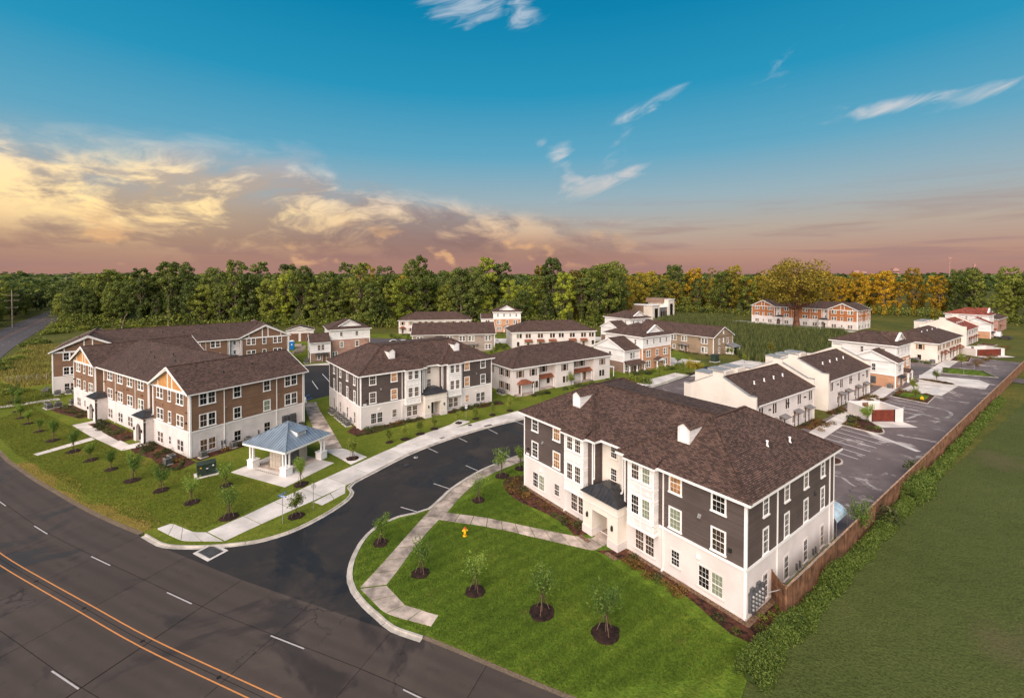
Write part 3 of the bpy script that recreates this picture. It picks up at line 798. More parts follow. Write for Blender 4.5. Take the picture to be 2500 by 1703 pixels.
# row pavement, concrete pads, islands
pavement('row_sidewalk', [row(44, 15.3), row(91, 17.4), row(110, 18.4)], [row(44, 12.7), row(91, 14.8), row(110, 15.8)], 20, 'concrete', .10)
pavement('row_sidewalk', [row(120, 15.4), row(172, 17.0)], [row(120, 12.4), row(172, 14.0)], 12, 'concrete', .10)
structure('parking_pad', MB().sheet([(103.9, 113.2), (109.2, 108.6), (96.4, 99.6), (91.4, 104.6)], .074), 'concrete')
structure('crossing_apron', MB().sheet([(111, 121), (121, 115), (119, 110.5), (112.5, 105.5), (109.5, 108.8), (104, 113.5)], .076), 'concrete')
structure('crossing_street', MB().sheet([(112.5, 128), (119, 123), (126, 114), (130, 108), (136, 112), (128, 124), (119, 134)], .074), 'asphalt_far')
def ribbon(name, px, w, mat, z):
    pts = polyline([at(*p) for p in px], .6); l, r_ = offset(pts, w / 2), offset(pts, -w / 2); mb = MB()
    for k in range(len(pts) - 1): mb.poly([(*r_[k], z), (*r_[k + 1], z), (*l[k + 1], z), (*l[k], z)])
    structure(name, mb, mat)
ribbon('silt_streak', [(2210, 1024), (2228, 1018), (2246, 1011), (2280, 1015), (2310, 1020), (2323, 1011), (2312, 1003), (2290, 997), (2262, 991)], .55, 'tarmac_stain', .0725)
ribbon('drain_channel', [(2110, 1050), (2150, 1067), (2195, 1084), (2243, 1103)], .9, 'concrete', .0735)
def island(outline, mat='mulch', z=.17):
    r = empty('planting_island'); r['kind'] = 'structure'
    c = Vector((sum(p[0] for p in outline) / len(outline), sum(p[1] for p in outline) / len(outline)))
    inner = [tuple(c + (Vector(p) - c) * (1 - .28 / max(.5, (Vector(p) - c).length))) for p in outline]
    MB().prism(outline, 0, z).build('kerb_ring', M['kerb'], r)
    MB().prism(inner, z - .02, z + .03).build('planting_bed', M[mat], r)
    return r
island(polyline([(59.4, 80.3), (62, 82.6), (64.4, 84.6), (66.3, 83.2), (66.1, 80.6), (65.4, 78.3), (64.3, 76.4), (62.9, 75.6), (61.2, 77.2), (59.4, 80.3)], .7)[:-1])
island([(84.65, 99.3), (91.2, 104.6), (95.0, 99.4), (87.6, 93.4)])
island(polyline([(105.4, 115.6), (107.4, 116.4), (109.4, 113.6), (110.4, 110.8), (108.4, 109.3), (106.6, 112.4), (105.4, 115.6)], .8)[:-1])
structure('island_turf', MB().sheet([(86.6, 99.4), (90.6, 102.4), (93.6, 99.4), (89.0, 95.6)], .207), 'lawn_green')
island(polyline([(45.8, 65.2), (47.4, 66.2), (48.4, 65.0), (47.3, 63.4), (45.2, 63.2), (45.8, 65.2)], .5)[:-1])
island([(118.5, 122.8), (126.5, 130.5), (133.5, 125.5), (128.5, 117.2)], 'field_grass')
structure('island_turf', MB().sheet([(120.5, 122.8), (126.5, 128.5), (131.5, 125), (127.7, 119)], .207), 'lawn_green')
island([(139, 141), (149, 149), (151, 146), (142, 138)]); island([(163, 160), (170, 165), (172, 161), (166, 157)]); island([(181, 173), (187, 177), (189, 173), (184, 170)])
# streets between the far blocks
structure('back_street', MB().sheet([(47.5, 119), (60, 131.5), (78, 146), (96, 156), (120, 160), (121, 152), (97, 147), (82, 138), (70, 122)], .066), 'concrete')
structure('back_street', MB().sheet([(-95, 196), (-66, 192), (-46, 190), (-38, 182), (-46, 176), (-70, 178), (-96, 186)], .068), 'asphalt_far')
structure('back_street', MB().sheet([(-50, 178), (-40, 172), (40, 184), (40, 196), (-6, 190), (-14, 206), (-24, 206), (-14, 186), (-44, 182)], .070), 'concrete')
structure('side_lot', MB().sheet([(-50, 88), (-38, 104), (-47, 118), (-55, 134), (-66, 132), (-62, 118), (-56, 100)], .068), 'asphalt_new')
structure('side_pad', MB().sheet([(-49.6, 88.2), (-43.2, 93.5), (-45.8, 98.6), (-53.2, 106)], .074), 'concrete')
stripes('bay_markings', [(at(830, 907), at(846, 931)), (at(787, 913), at(806, 934)), (at(762, 930), at(776, 950))], .076)
stripes('disabled_bay_marks', [(at(746, 968), at(756, 964)), (at(750, 976), at(762, 971)), (at(760, 985), at(772, 981)), (at(1545, 876), at(1552, 873)), (at(1558, 880), at(1566, 876)), (at(1572, 884), at(1580, 880)), (at(2270, 947), at(2292, 950)), (at(2278, 955), at(2298, 957))], .080, 'paint_blue', .12)
structure('side_pad', MB().sheet([(-60, 133.5), (-66, 131), (-60, 136), (-55, 138), (-52, 135)], .074), 'concrete')
structure('tan_block_pad', MB().sheet([at(1500, 868), at(1560, 862), at(1712, 882), at(1680, 896), at(1560, 888)], .074), 'concrete')
structure('far_drive', MB().sheet([(128, 262), (137, 268), (146, 252), (166, 214), (162, 212), (143, 246), (132, 255)], .03), 'concrete')
# ------------------------------------------------------------------ building kit (local frame: u along the front, v into the depth, z up)
_win = {}
def window_meshes(w, h, cols, rows, pair, trim, sash, head):
    key = (round(w, 2), round(h, 2), cols, rows, pair, trim, sash, head)
    if key in _win: return _win[key]
    t = .13
    fr = MB()
    # glass openings lie inside w x h; the casing goes round them
    fr.box(-w / 2 - t, -w / 2, -.04, .02, -.02, h + head); fr.box(w / 2, w / 2 + t, -.04, .02, -.02, h + head)
    fr.box(-w / 2, w / 2, -.04, .02, h, h + head); fr.box(-w / 2 - t - .05, w / 2 + t + .05, -.11, .02, -.13, -.02)
    fr.box(-w / 2, w / 2, -.03, .02, -.02, .04)
    leaves = [(-w / 2, w / 2)]
    if pair:
        fr.box(-.11, .11, -.04, .02, -.02, h); leaves = [(-w / 2, -.11), (.11, w / 2)]
    bars = MB(); panes = []
    for a, b in leaves:
        bars.box(a, b, -.028, -.012, h / 2 - .035, h / 2 + .035)
        bars.box(a, a + .03, -.026, -.012, .04, h); bars.box(b - .03, b, -.026, -.012, .04, h)
        for c in range(1, cols):
            x = a + (b - a) * c / cols; bars.box(x - .009, x + .009, -.021, -.012, .04, h)
        for half in (0, 1):
            for r in range(1, rows):
                z = h / 2 * half + h / 2 * r / rows; bars.box(a, b, -.020, -.012, z - .009, z + .009)
        g = MB().poly([(a, -.012, .02), (b, -.012, .02), (b, -.012, h), (a, -.012, h)])
        panes.append(g.mesh('pane'))
    r = (fr.mesh('window', M[trim]), bars.mesh('glazing_bars', M[sash]), panes)
    _win[key] = r
    return r
def window(par, face, u, z, w, h, cols=3, rows=2, pair=False, trim='trim', sash='trim', gl=None, head=.16, shutters=None, out=0.0):
    fm, bm_, pm = window_meshes(w, h, cols, rows, pair, trim, sash, head)
    o = obj('window', fm, par)
    o.location = face.P(u, z, out); o.rotation_euler = (0, 0, face.rz)
    obj('glazing_bars', bm_, o)
    for p in pm:
        q = obj('pane', p, o)
        g = gl or random.choices(['window_glass', 'window_glass_dim', 'window_glass_curtain'], [.72, .18, .10])[0]
        if not p.materials: p.materials.append(M['window_glass'])
        q.material_slots[0].link = 'OBJECT'; q.material_slots[0].material = M[g]
    if shutters:
        sw = .42
        for s in (-1, 1):
            mb = MB(); x = s * (w / 2 + .13 + sw / 2 + .02)
            mb.box(x - sw / 2, x - sw / 2 + .06, -.06, .02, 0, h); mb.box(x + sw / 2 - .06, x + sw / 2, -.06, .02, 0, h); mb.box(x - sw / 2, x + sw / 2, -.045, .02, 0, h)
            for zz in (0, h / 2 - .04, h - .08): mb.box(x - sw / 2 + .06, x + sw / 2 - .06, -.06, .02, zz, zz + .08)
            mb.build('shutter', M[shutters], o)
    return o
class Face:
    """a vertical wall: starts at (x, y), runs at angle a (left to right seen from outside)"""
    def __init__(s, x, y, a): s.x, s.y, s.rz = x, y, R(a); s.d = (math.cos(s.rz), math.sin(s.rz)); s.n = (s.d[1], -s.d[0])
    def P(s, u, z, out=0.0): return (s.x + s.d[0] * u + s.n[0] * out, s.y + s.d[1] * u + s.n[1] * out, z)
def wall_box(mb, face, u0, u1, z0, z1, o0, o1):
    a = [face.P(u0, z0, o0), face.P(u1, z0, o0), face.P(u1, z0, o1), face.P(u0, z0, o1)]
    mb.prism([(p[0], p[1]) for p in a], z0, z1, True); return mb
def downspout(par, face, u, z1, z0=.15, out=.07, crook=True):
    mb = MB()
    wall_box(mb, face, u - .05, u + .05, z0, z1, .01, .10)
    wall_box(mb, face, u - .055, u + .055, z0 - .05, z0 + .10, .02, .30)
    if crook: mb.beam(face.P(u, z1, .05), face.P(u, z1 + .38, .46), .1, .1)
    mb.build('downspout', M['gutter'], par)
def corner_board(par, face, u, z0, z1, w=.16, mat='trim'):
    wall_box(MB(), face, u - w / 2, u + w / 2, z0, z1, -.08, .045).build('corner_board', M[mat], par)
def band(par, face, u0, u1, z, h=.22, out=.06, mat='trim'):
    wall_box(MB(), face, u0, u1, z - h / 2, z + h / 2, -.02, out).build('band_course', M[mat], par)
def hip_planes(x0, x1, y0, y1, z, pitch, ridge='long'):
    """four planes of a hip roof over the eave rectangle"""
    w, d = x1 - x0, y1 - y0
    if w >= d:
        h = d / 2; a = (x0 + h, (y0 + y1) / 2, z + h * pitch); b = (x1 - h, (y0 + y1) / 2, z + h * pitch)
        return [[(x0, y0, z), (x1, y0, z), b, a], [(x1, y1, z), (x0, y1, z), a, b], [(x0, y1, z), (x0, y0, z), a], [(x1, y0, z), (x1, y1, z), b]], (a, b)
    h = w / 2; a = ((x0 + x1) / 2, y0 + h, z + h * pitch); b = ((x0 + x1) / 2, y1 - h, z + h * pitch)
    return [[(x0, y0, z), (x1, y0, z), a], [(x1, y1, z), (x0, y1, z), b], [(x0, y1, z), (x0, y0, z), a, b], [(x1, y0, z), (x1, y1, z), b, a]], (a, b)
def caps(mb, p, q, w=.30):
    """overlapping cap shingles along a ridge or hip"""
    p = Vector(p); q = Vector(q); L = (q - p).length; n = max(1, int(L / .33)); d = (q - p) / n
    for k in range(n):
        a = p + d * k; b = p + d * (k + 1.12)
        mb.beam(a + Vector((0, 0, .035)), b + Vector((0, 0, .012)), w, .05)
def eave_trim(par, x0, x1, y0, y1, z, drop=.26, name='fascia', soffit=True):
    mb = MB(); t = .10
    mb.box(x0, x1, y0, y0 + t, z - drop, z - .02); mb.box(x0, x1, y1 - t, y1, z - drop, z - .02)
    mb.box(x0, x0 + t, y0 + t, y1 - t, z - drop, z - .02); mb.box(x1 - t, x1, y0 + t, y1 - t, z - drop, z - .02)
    if soffit: mb.box(x0 + t, x1 - t, y0 + t, y1 - t, z - drop + .02, z - drop + .06)
    return mb.build(name, M['gutter'], par)
def hip_roof(par, x0, x1, y0, y1, z, pitch, ov=.5, mat='roof_shingle', cap=False, trim=True):
    X0, X1, Y0, Y1 = x0 - ov, x1 + ov, y0 - ov, y1 + ov
    pl, (a, b) = hip_planes(X0, X1, Y0, Y1, z, pitch)
    mb = MB()
    for p in pl: mb.poly(p)
    mb.poly([(X0, Y1, z - .015), (X1, Y1, z - .015), (X1, Y0, z - .015), (X0, Y0, z - .015)])
    r = mb.build('roof', M[mat], par)
    c = MB()
    if (X1 - X0) >= (Y1 - Y0): hips = [((X0, Y0, z), a), ((X0, Y1, z), a), ((X1, Y0, z), b), ((X1, Y1, z), b)]
    else: hips = [((X0, Y0, z), a), ((X1, Y0, z), a), ((X0, Y1, z), b), ((X1, Y1, z), b)]
    for p, q in hips: caps(c, p, q)
    if (Vector(a) - Vector(b)).length > .2: caps(c, a, b)
    c.build('ridge_caps', M['roof_shingle' if mat == 'roof_shingle' else mat], r)
    if trim: eave_trim(par, X0, X1, Y0, Y1, z)
    return r, (a, b)
def gable_roof(par, x0, x1, y0, y1, z, pitch, axis='x', ov=.5, ovg=.4, mat='roof_shingle', wall=None, rake=True, th=.12, ends=(1, 1)):
    """gable roof with its ridge along axis; wall = material of the gable triangles"""
    if axis == 'x': f = lambda a, b, c: (a, b, c); A0, A1, B0, B1 = x0, x1, y0, y1
    else: f = lambda a, b, c: (b, a, c); A0, A1, B0, B1 = y0, y1, x0, x1
    mid = (B0 + B1) / 2; half = (B1 - B0) / 2; zr = z + (half + ov) * pitch
    a0, a1 = A0 - ovg * ends[0], A1 + ovg * ends[1]
    fl = (lambda p: p) if axis == 'x' else (lambda p: p[::-1])
    mb = MB()
    mb.slab(fl([f(a0, B0 - ov, z), f(a1, B0 - ov, z), f(a1, mid, zr), f(a0, mid, zr)]), th)
    mb.slab(fl([f(a1, B1 + ov, z), f(a0, B1 + ov, z), f(a0, mid, zr), f(a1, mid, zr)]), th)
    r = mb.build('roof', M[mat], par)
    c = MB(); caps(c, f(a0, mid, zr), f(a1, mid, zr)); c.build('ridge_caps', M[mat], r)
    # eave gutters and rake boards
    t = MB()
    for b in (B0 - ov, B1 + ov):
        t.beam(f(a0, b, z - .10), f(a1, b, z - .10), .12, .16)
    if rake:
        for k, a in enumerate((a0, a1)):
            if not ends[k]: continue
            for b in (B0 - ov, B1 + ov):
                t.beam(f(a, b, z - .10), f(a, mid, zr - .10), .08, .24)
    t.build('rake_board', M['gutter'], par)
    if wall:
        zz = z + ov * pitch - .13
        for k, a in enumerate((A0, A1)):
            if not ends[k]: continue
            g = MB()
            tri = [f(a, B0, zz - .35), f(a, B1, zz - .35), f(a, B1, zz), f(a, mid, zr - .14), f(a, B0, zz)]
            if (k == 0) == (axis == 'x'): tri = tri[::-1]
            g.poly(tri)
            g.build('gable_wall', M[wall], par)
    return r, zr
def walls(par, outline, z0, z1, mat, name='wall'):
    return MB().prism(outline, z0, z1).build(name, M[mat], par)
def vent_pipe(par, x, y, z, mat='metal_dark', h=.45, r=.09):
    mb = MB().tube((x, y, z - .2), (x, y, z + h), r, r, 8); mb.tube((x, y, z + h - .02), (x, y, z + h + .06), r * 1.6, r * 1.3, 8)
    mb.tube((x, y, z - .1), (x, y, z + .04), r * 2.0, r * 1.2, 8)
    mb.build('vent_pipe', M[mat], par)
def wall_lamp(par, face, u, z, mat='black'):
    mb = MB(); wall_box(mb, face, u - .06, u + .06, z - .05, z + .14, 0, .06); wall_box(mb, face, u - .11, u + .11, z + .10, z + .32, .10, .34)
    mb.beam(face.P(u, z + .08, .03), face.P(u, z + .2, .2), .05, .05); mb.build('wall_lamp', M[mat], par)
def vent_hood(par, face, u, z, mat='metal_grey'):
    mb = MB(); i = [face.P(u - .15, z, 0), face.P(u + .15, z, 0), face.P(u + .15, z + .32, 0), face.P(u - .15, z + .32, 0), face.P(u - .15, z, .2), face.P(u + .15, z, .2)]
    mb.poly([i[0], i[1], i[5], i[4]][::-1]); mb.poly([i[4], i[5], i[2], i[3]]); mb.poly([i[0], i[4], i[3]]); mb.poly([i[1], i[2], i[5]])
    mb.build('vent_hood', M[mat], par)
def standing_seam(par, pts, name, mat, n, seam=.05):
    """metal roof plane; pts: eave left, eave right, top right, top left (or one apex)"""
    mb = MB().slab(pts, .05)
    r = mb.build(name, M[mat], par)
    s = MB(); e0, e1 = Vector(pts[0]), Vector(pts[1]); t1, t0 = Vector(pts[2]), Vector(pts[-1])
    nrm = (e1 - e0).cross(t0 - e0).normalized(); d = (e1 - e0).normalized()
    up = nrm.cross(d)
    for k in range(n + 1):
        p = e0.lerp(e1, k / n)
        # run straight up the slope until the plane's outline ends
        best = None
        poly = [Vector(q) for q in pts]
        for i in range(len(poly)):
            a, b = poly[i], poly[(i + 1) % len(poly)]
            ax, ay = (a - p).dot(d), (a - p).dot(up); bx, by = (b - p).dot(d), (b - p).dot(up)
            if (ax <= 1e-6 <= bx) or (bx <= 1e-6 <= ax):
                if abs(bx - ax) > 1e-6:
                    yy = ay + (by - ay) * (0 - ax) / (bx - ax)
                    if yy > .05 and (best is None or yy > best): best = yy
        if best: s.beam(p + nrm * .02, p + up * best + nrm * .02, .03, seam)
    if s.v: s.build('seam', M.get(mat + '_seam', M[mat]), r)
    return r
def awning(par, face, u, z, w, dep, rise, mat='metal_grey', style='shed', n=None):
    """small roof over a door"""
    f = face
    n = n or max(3, int(w / .4))
    if style == 'shed':
        r = standing_seam(par, [f.P(u - w / 2, z, dep), f.P(u + w / 2, z, dep), f.P(u + w / 2, z + rise, .02), f.P(u - w / 2, z + rise, .02)], 'awning', mat, n)
        b = MB()
        for s in (-1, 1):
            x = u + s * (w / 2 - .1)
            b.beam(f.P(x, z - .75, .04), f.P(x, z - .02, dep - .15), .07, .07); b.beam(f.P(x, z + .02, .0), f.P(x, z - .02, dep - .05), .06, .06)
        b.beam(f.P(u - w / 2, z - .03, dep - .04), f.P(u + w / 2, z - .03, dep - .04), .06, .08)
        b.build('bracket', M['wood_brown'], r)
    else:
        t0, t1 = f.P(u - w * .18, z + rise, .02), f.P(u + w * .18, z + rise, .02)
        r = standing_seam(par, [f.P(u - w / 2, z, dep), f.P(u + w / 2, z, dep), t1, t0], 'awning', mat, n)
        MB().slab([f.P(u - w / 2, z, .02), f.P(u - w / 2, z, dep), t0], .04).build('awning_side', M[mat], r)
        MB().slab([f.P(u + w / 2, z, dep), f.P(u + w / 2, z, .02), t1], .04).build('awning_side', M[mat], r)
    return r
def door(par, face, u, w, h, mat='door_white', z=.12, out=.0):
    mb = MB(); wall_box(mb, face, u - w / 2 - .1, u + w / 2 + .1, z, z + h + .1, -.02 + out, .04 + out); d = mb.build('door', M['trim'], par)
    p = MB(); wall_box(p, face, u - w / 2, u + w / 2, z + .02, z + h, out, .06 + out)
    leaf = p.build('door_leaf', M[mat], d)
    q = MB(); wall_box(q, face, u + w * .32, u + w * .40, z + h * .45, z + h * .5, .05 + out, .12 + out); q.build('handle', M['black'], d)
    return d
def building(name, x, y, deg, label, cat='building', group=None):
    b = empty(name, (x, y, 0), R(deg)); tag(b, label, cat, group); return b
# ------------------------------------------------------------------ charcoal blocks (two of them)
def dark_block(name, x, y, deg, label, warm=()):
    b = building(name, x, y, deg, label, 'apartment block', 'charcoal and white apartment blocks')
    L, D, Z1, ZE = 28.2, 18.2, 4.05, 9.62
    RC0, RC1, RD = 12.05, 16.25, 1.2
    out = [(0, 0), (RC0, 0), (RC0, RD), (RC1, RD), (RC1, 0), (L, 0), (L, D), (0, D)]
    g = [(p[0], p[1]) for p in out]
    walls(b, g, 0, Z1, 'stucco', 'wall')
    walls(b, g, Z1, ZE, 'siding_dark', 'siding')
    F = Face(0, 0, 0); Rr = Face(L, 0, 90); Lf = Face(0, D, -90); RCf = Face(RC0, RD, 0)
    MB().box(RC0 + .25, RC1 - .02, RD - .05, RD + .1, Z1 - .3, ZE - .05).build('recess_wall', M['stucco_cream'], b)
    # trims
    for a, c in ((0, 8.2), (11.3, RC0), (RC1, 17.1), (20.3, L)): band(b, F, a, c, Z1)
    band(b, Rr, 0, D, Z1); band(b, Lf, 0, D, Z1)
    for a, c in ((0, RC0), (RC1, L)): band(b, F, a, c, ZE - .2, .3, .05)
    band(b, Rr, 0, D, ZE - .2, .3, .05); band(b, Lf, 0, D, ZE - .2, .3, .05); band(b, RCf, 0, RC1 - RC0, ZE - .2, .3, .05)
    for f, u in ((F, .08), (F, L - .08), (Rr, .08), (Rr, D - .08), (Lf, D - .08), (Lf, .08), (F, RC0 - .09), (F, RC1 + .09)): corner_board(b, f, u, Z1 if f is F and 1 < u < L - 1 else .1, ZE)
    for f in (F, Rr, Lf):
        mb = MB(); wall_box(mb, f, -.03, (L if f is F else D) + .03, 0, .25, 0, .03); mb.build('plinth', M['stucco'], b)
    # windows
    def gl(i): return 'window_glass_warm' if i in warm else None
    k = 0
    for u in (2.2, 6.2, 21.95, 25.95):
        for z in (4.45, 7.72):
            window(b, F, u, z, 1.06, 1.78, 3, 2, gl=gl(k), head=.14); k += 1
    window(b, F, 2.9, .75, 2.1, 1.75, 3, 2, True, 'stucco', 'trim', head=.12); window(b, F, 25.3, .75, 2.1, 1.75, 3, 2, True, 'stucco', 'trim', head=.12)
    window(b, F, 6.25, 1.2, .8, 1.3, 3, 2, False, 'stucco', head=.12); window(b, F, 22.0, 1.2, .8, 1.3, 3, 2, False, 'stucco', head=.12, gl=gl(20))
    window(b, RCf, 1.85, 7.9, .78, 1.2, 3, 2, False, 'stucco_cream', out=.06); window(b, RCf, 1.85, 5.5, .78, 1.25, 3, 2, False, 'stucco_cream', out=.06)
    for f in (Rr, Lf):
        for u in (3.25, 7.2, 11.25, 15.2):
            for z, tr in ((7.45, 'trim'), (4.3, 'trim')): window(b, f, u, z, .78, 1.95, 3, 2, trim=tr)
            window(b, f, u, .55, .78, 1.95, 3, 2, trim='stucco')
        downspout(b, f, 5.3, ZE - .45); downspout(b, f, 16.9, ZE - .45)
        vent_hood(b, f, 13.2, 6.2, 'metal_dark')
        for u in (4.9, 9.2, 9.9, 12.9, 13.5):
            mb = MB(); wall_box(mb, f, u - .06, u + .06, .55, 1.1, 0, .12); mb.beam(f.P(u, .75, .06), f.P(u + .25, .3, .18), .05, .05); mb.build('conduit', M['meter_grey'], b)
    # bays
    for u0, u1 in ((8.25, 11.25), (17.2, 20.2)):
        bay = MB(); BO = .68
        wall_box(bay, F, u0, u1, 3.15, ZE - .12, 0, BO)
        by = bay.build('bay', M['siding_white'], b)
        t = MB()
        wall_box(t, F, u0 - .04, u1 + .04, 3.05, 3.25, 0, BO + .06); wall_box(t, F, u0 - .04, u1 + .04, ZE - .35, ZE - .1, 0, BO + .05)
        for z in (4.05, 6.3, 7.3): wall_box(t, F, u0 - .02, u1 + .02, z - .06, z + .06, 0, BO + .035)
        for u in (u0 + .07, u1 - .07): wall_box(t, F, u - .08, u + .08, 3.2, ZE - .3, BO - .02, BO + .035)
        wall_box(t, F, (u0 + u1) / 2 - .05, (u0 + u1) / 2 + .05, 3.2, 4.0, BO - .02, BO + .03); wall_box(t, F, (u0 + u1) / 2 - .05, (u0 + u1) / 2 + .05, 6.3, 7.3, BO - .02, BO + .03)
        t.build('bay_trim', M['trim'], by)
        for z in (4.45, 7.75):
            for du in (-.62, .62): window(b, F, (u0 + u1) / 2 + du, z, .84, 1.72, 3, 2, head=.1, out=BO, gl='window_glass_dim' if random.random() < .55 else None)
        window(b, F, (u0 + u1) / 2, .75, 2.1, 1.78, 3, 2, True, 'stucco', 'trim', gl='window_glass_dim', head=.12)
        vt = MB()
        for u in (u0 + .7, u1 - .7): wall_box(vt, F, u - .14, u + .14, 6.62, 6.9, BO, BO + .06); wall_box(vt, F, u - .1, u + .1, 3.5, 3.7, BO, BO + .06)
        vt.build('vent_cover', M['trim'], by)
        # roof edge over the bay
        e = MB(); wall_box(e, F, u0 - .3, u1 + .3, ZE - .24, ZE - .02, .3, BO + .42); e.build('fascia', M['gutter'], b)
        rr = MB(); P = lambda u, o, z: F.P(u, z, o)
        rr.slab([P(u0 - .3, BO + .42, ZE), P(u1 + .3, BO + .42, ZE), P(u1 + .3, -.2, ZE + .78), P(u0 - .3, -.2, ZE + .78)], .05); rr.build('roof', M['roof_shingle'], b)
    for u in (7.75, 20.75): downspout(b, F, u, ZE - .4)
    for u in (12.25, 16.05): downspout(b, F, u, ZE - .4, 5.4)
    # portico
    P0, P1, PO, PH = 11.8, 16.5, 1.3, 4.35
    po = MB(); dl, dr, dh = 13.1, 15.2, 2.9
    for a, c in ((P0, dl), (dr, P1)): wall_box(po, F, a, c, 0, PH, .0 - RD + .02, PO)
    wall_box(po, F, dl, dr, dh, PH, -RD + .02, PO)
    por = po.build('portico', M['stucco_cream'], b)
    t = MB()
    wall_box(MB(), F, P0 - .1, P1 + .1, PH - .1, PH + .12, -.3, PO + .12).build('portico_cornice', M['stucco'], por); wall_box(t, F, P0 - .04, P1 + .04, PH - .95, PH - .82, .02, PO + .04)
    t.build('portico_trim', M['stucco'], por)
    for a, c in ((P0 - .06, dl + .02), (dr - .02, P1 + .06)): wall_box(MB(), F, a, c, 0, .85, .02, PO + .06).build('portico_base', M['stucco'], por)
    MB().box(dl, dr, -PO + .25, RD - .1, .09, .13).build('porch_floor', M['concrete_stain'], por)
    door(por, Face(0, .9, 0), (dl + dr) / 2, 1.1, 2.2, 'door_green'); mbk = MB(); mbk.box(dl - .02, dr + .02, .95, 1.05, .1, dh + .1); mbk.build('entry_back', M['stucco_cream'], por)
    z = PH + .12; P = lambda u, o, zz: F.P(u, zz, o)
    e0, e1 = P(P0 - .2, PO + .25, z), P(P1 + .2, PO + .25, z); a0, a1 = P(P0 + 1.6, .5, z + 1.05), P(P1 - 1.6, .5, z + 1.05)
    standing_seam(por, [e0, e1, a1, a0], 'portico_roof', 'metal_dark', 11)
    standing_seam(por, [P(P0 - .2, -.6, z), e0, a0, P(P0 + 1.6, -.6, z + 1.05)], 'portico_roof', 'metal_dark', 5)
    standing_seam(por, [e1, P(P1 + .2, -.6, z), P(P1 - 1.6, -.6, z + 1.05), a1], 'portico_roof', 'metal_dark', 5)
    MB().slab([a0, a1, P(P1 - 1.6, -1.0, z + 1.05), P(P0 + 1.6, -1.0, z + 1.05)], .05).build('portico_roof', M['metal_dark'], por)
    for u in (12.5, 15.85):
        mb = MB(); wall_box(mb, F, u - .09, u + .09, 1.95, 2.35, PO + .02, PO + .2); mb.tube(F.P(u, 2.35, PO + .11), F.P(u, 2.5, PO + .11), .12, .02, 6); mb.build('lantern', M['black'], por)
    # wall lamps and vents on the siding
    for u in (1.05, 27.0): wall_lamp(b, F, u, 4.95)
    for u in (3.7, 24.3): vent_hood(b, F, u, 6.55)
    for u in (3.3, 24.2):
        mb = MB(); wall_box(mb, F, u - .15, u + .15, 3.0, 3.25, 0, .14); mb.build('vent_cover', M['trim'], b)
    mb = MB(); wall_box(mb, F, .45, 1.05, 4.25, 4.5, 0, .04); mb.build('number_plate', M['sign_white'], b)
    # roofs: two hipped wings and the middle
    W1, W0 = 12.15, 16.05
    for (x0, x1) in ((0, W1), (W0, L)):
        hip_roof(b, x0, x1, 0, D, ZE, .575, .55)
    mid = MB(); zr = 13.4; y0 = RD - .75
    mid.poly([(W1 - 6.2, y0, ZE + .02), (W0 + 6.2, y0, ZE + .02), (W0 + 6.2, 7.3, zr), (W1 - 6.2, 7.3, zr)][:])
    mid.poly([(W0 + 6.2, D - y0, ZE + .02), (W1 - 6.2, D - y0, ZE + .02), (W1 - 6.2, D - 7.3, zr), (W0 + 6.2, D - 7.3, zr)])
    mid.poly([(W1 - 6.2, 7.3, zr), (W0 + 6.2, 7.3, zr), (W0 + 6.2, D - 7.3, zr), (W1 - 6.2, D - 7.3, zr)])
    # keep the middle inside the wings' width so that only its own slope shows
    mid.v = [(min(max(v[0], 6.1 + (0 if v[2] > 12 else 5.5)), L - 6.1 - (0 if v[2] > 12 else 5.5)), v[1], v[2]) for v in mid.v]
    r = mid.build('roof', M['roof_shingle'], b)
    c = MB(); caps(c, (6.1, 7.3, zr), (L - 6.1, 7.3, zr)); c.build('ridge_caps', M['roof_shingle'], r)
    mb = MB(); mb.box(W1 - .3, W0 + .3, y0 - .02, y0 + .1, ZE - .24, ZE); mb.build('fascia', M['gutter'], b)
    # dormers on the front hips
    for u in (6.9, 21.1):
        d = MB(); v0 = 2.55; zb = ZE + (v0 + .55) * .575 - .1; w = .62; h = 1.55
        d.poly([(u - w, v0, zb), (u + w, v0, zb), (u + w, v0, zb + h), (u, v0, zb + h + .42), (u - w, v0, zb + h)])
        back = v0 + h / .575 + .1
        for s in (-1, 1):
            tri = [(u + s * w, v0, zb), (u + s * w, back, zb + h), (u + s * w, v0, zb + h)]
            d.poly(tri if s > 0 else tri[::-1])
        dm = d.build('dormer', M['siding_white'], b)
        q = MB(); ov = .1; bk = v0 + (h + .45) / .575 + .2
        q.slab([(u - w - ov, v0 - ov, zb + h - .05), (u, v0 - ov, zb + h + .47), (u, bk, zb + h + .47), (u - w - ov, back, zb + h - .05)][::1], .06)
        q.slab([(u + w + ov, v0 - ov, zb + h - .05), (u + w + ov, back, zb + h - .05), (u, bk, zb + h + .47), (u, v0 - ov, zb + h + .47)], .06)
        q.build('dormer_roof', M['roof_shingle'], dm)
        q = MB(); q.box(u - .36, u + .36, v0 - .04, v0, zb + .25, zb + h - .1); q.build('dormer_louvre', M['trim'], dm)
    for (vx, vy) in ((4.0, 11.0), (8.3, 13.6), (20.5, 12.5), (25.9, 8.6), (26.4, 12.2), (2.0, 8.2), (3.2, 10.6)):
        e = min(vx + .55 if vx < 14 else vx - W0 + .55, (W1 + .55 - vx) if vx < 14 else (L + .55 - vx), vy + .55, D + .55 - vy)
        vent_pipe(b, vx, vy, ZE + e * .575, 'trim' if vx > 20 and deg < 0 else 'metal_dark', .42, .085)
    return b
dark_block('charcoal_apartment_block', 1.58, 57.16, -53.63, 'charcoal and white apartment block standing between the fence and the curved street', (2, 5, 3))
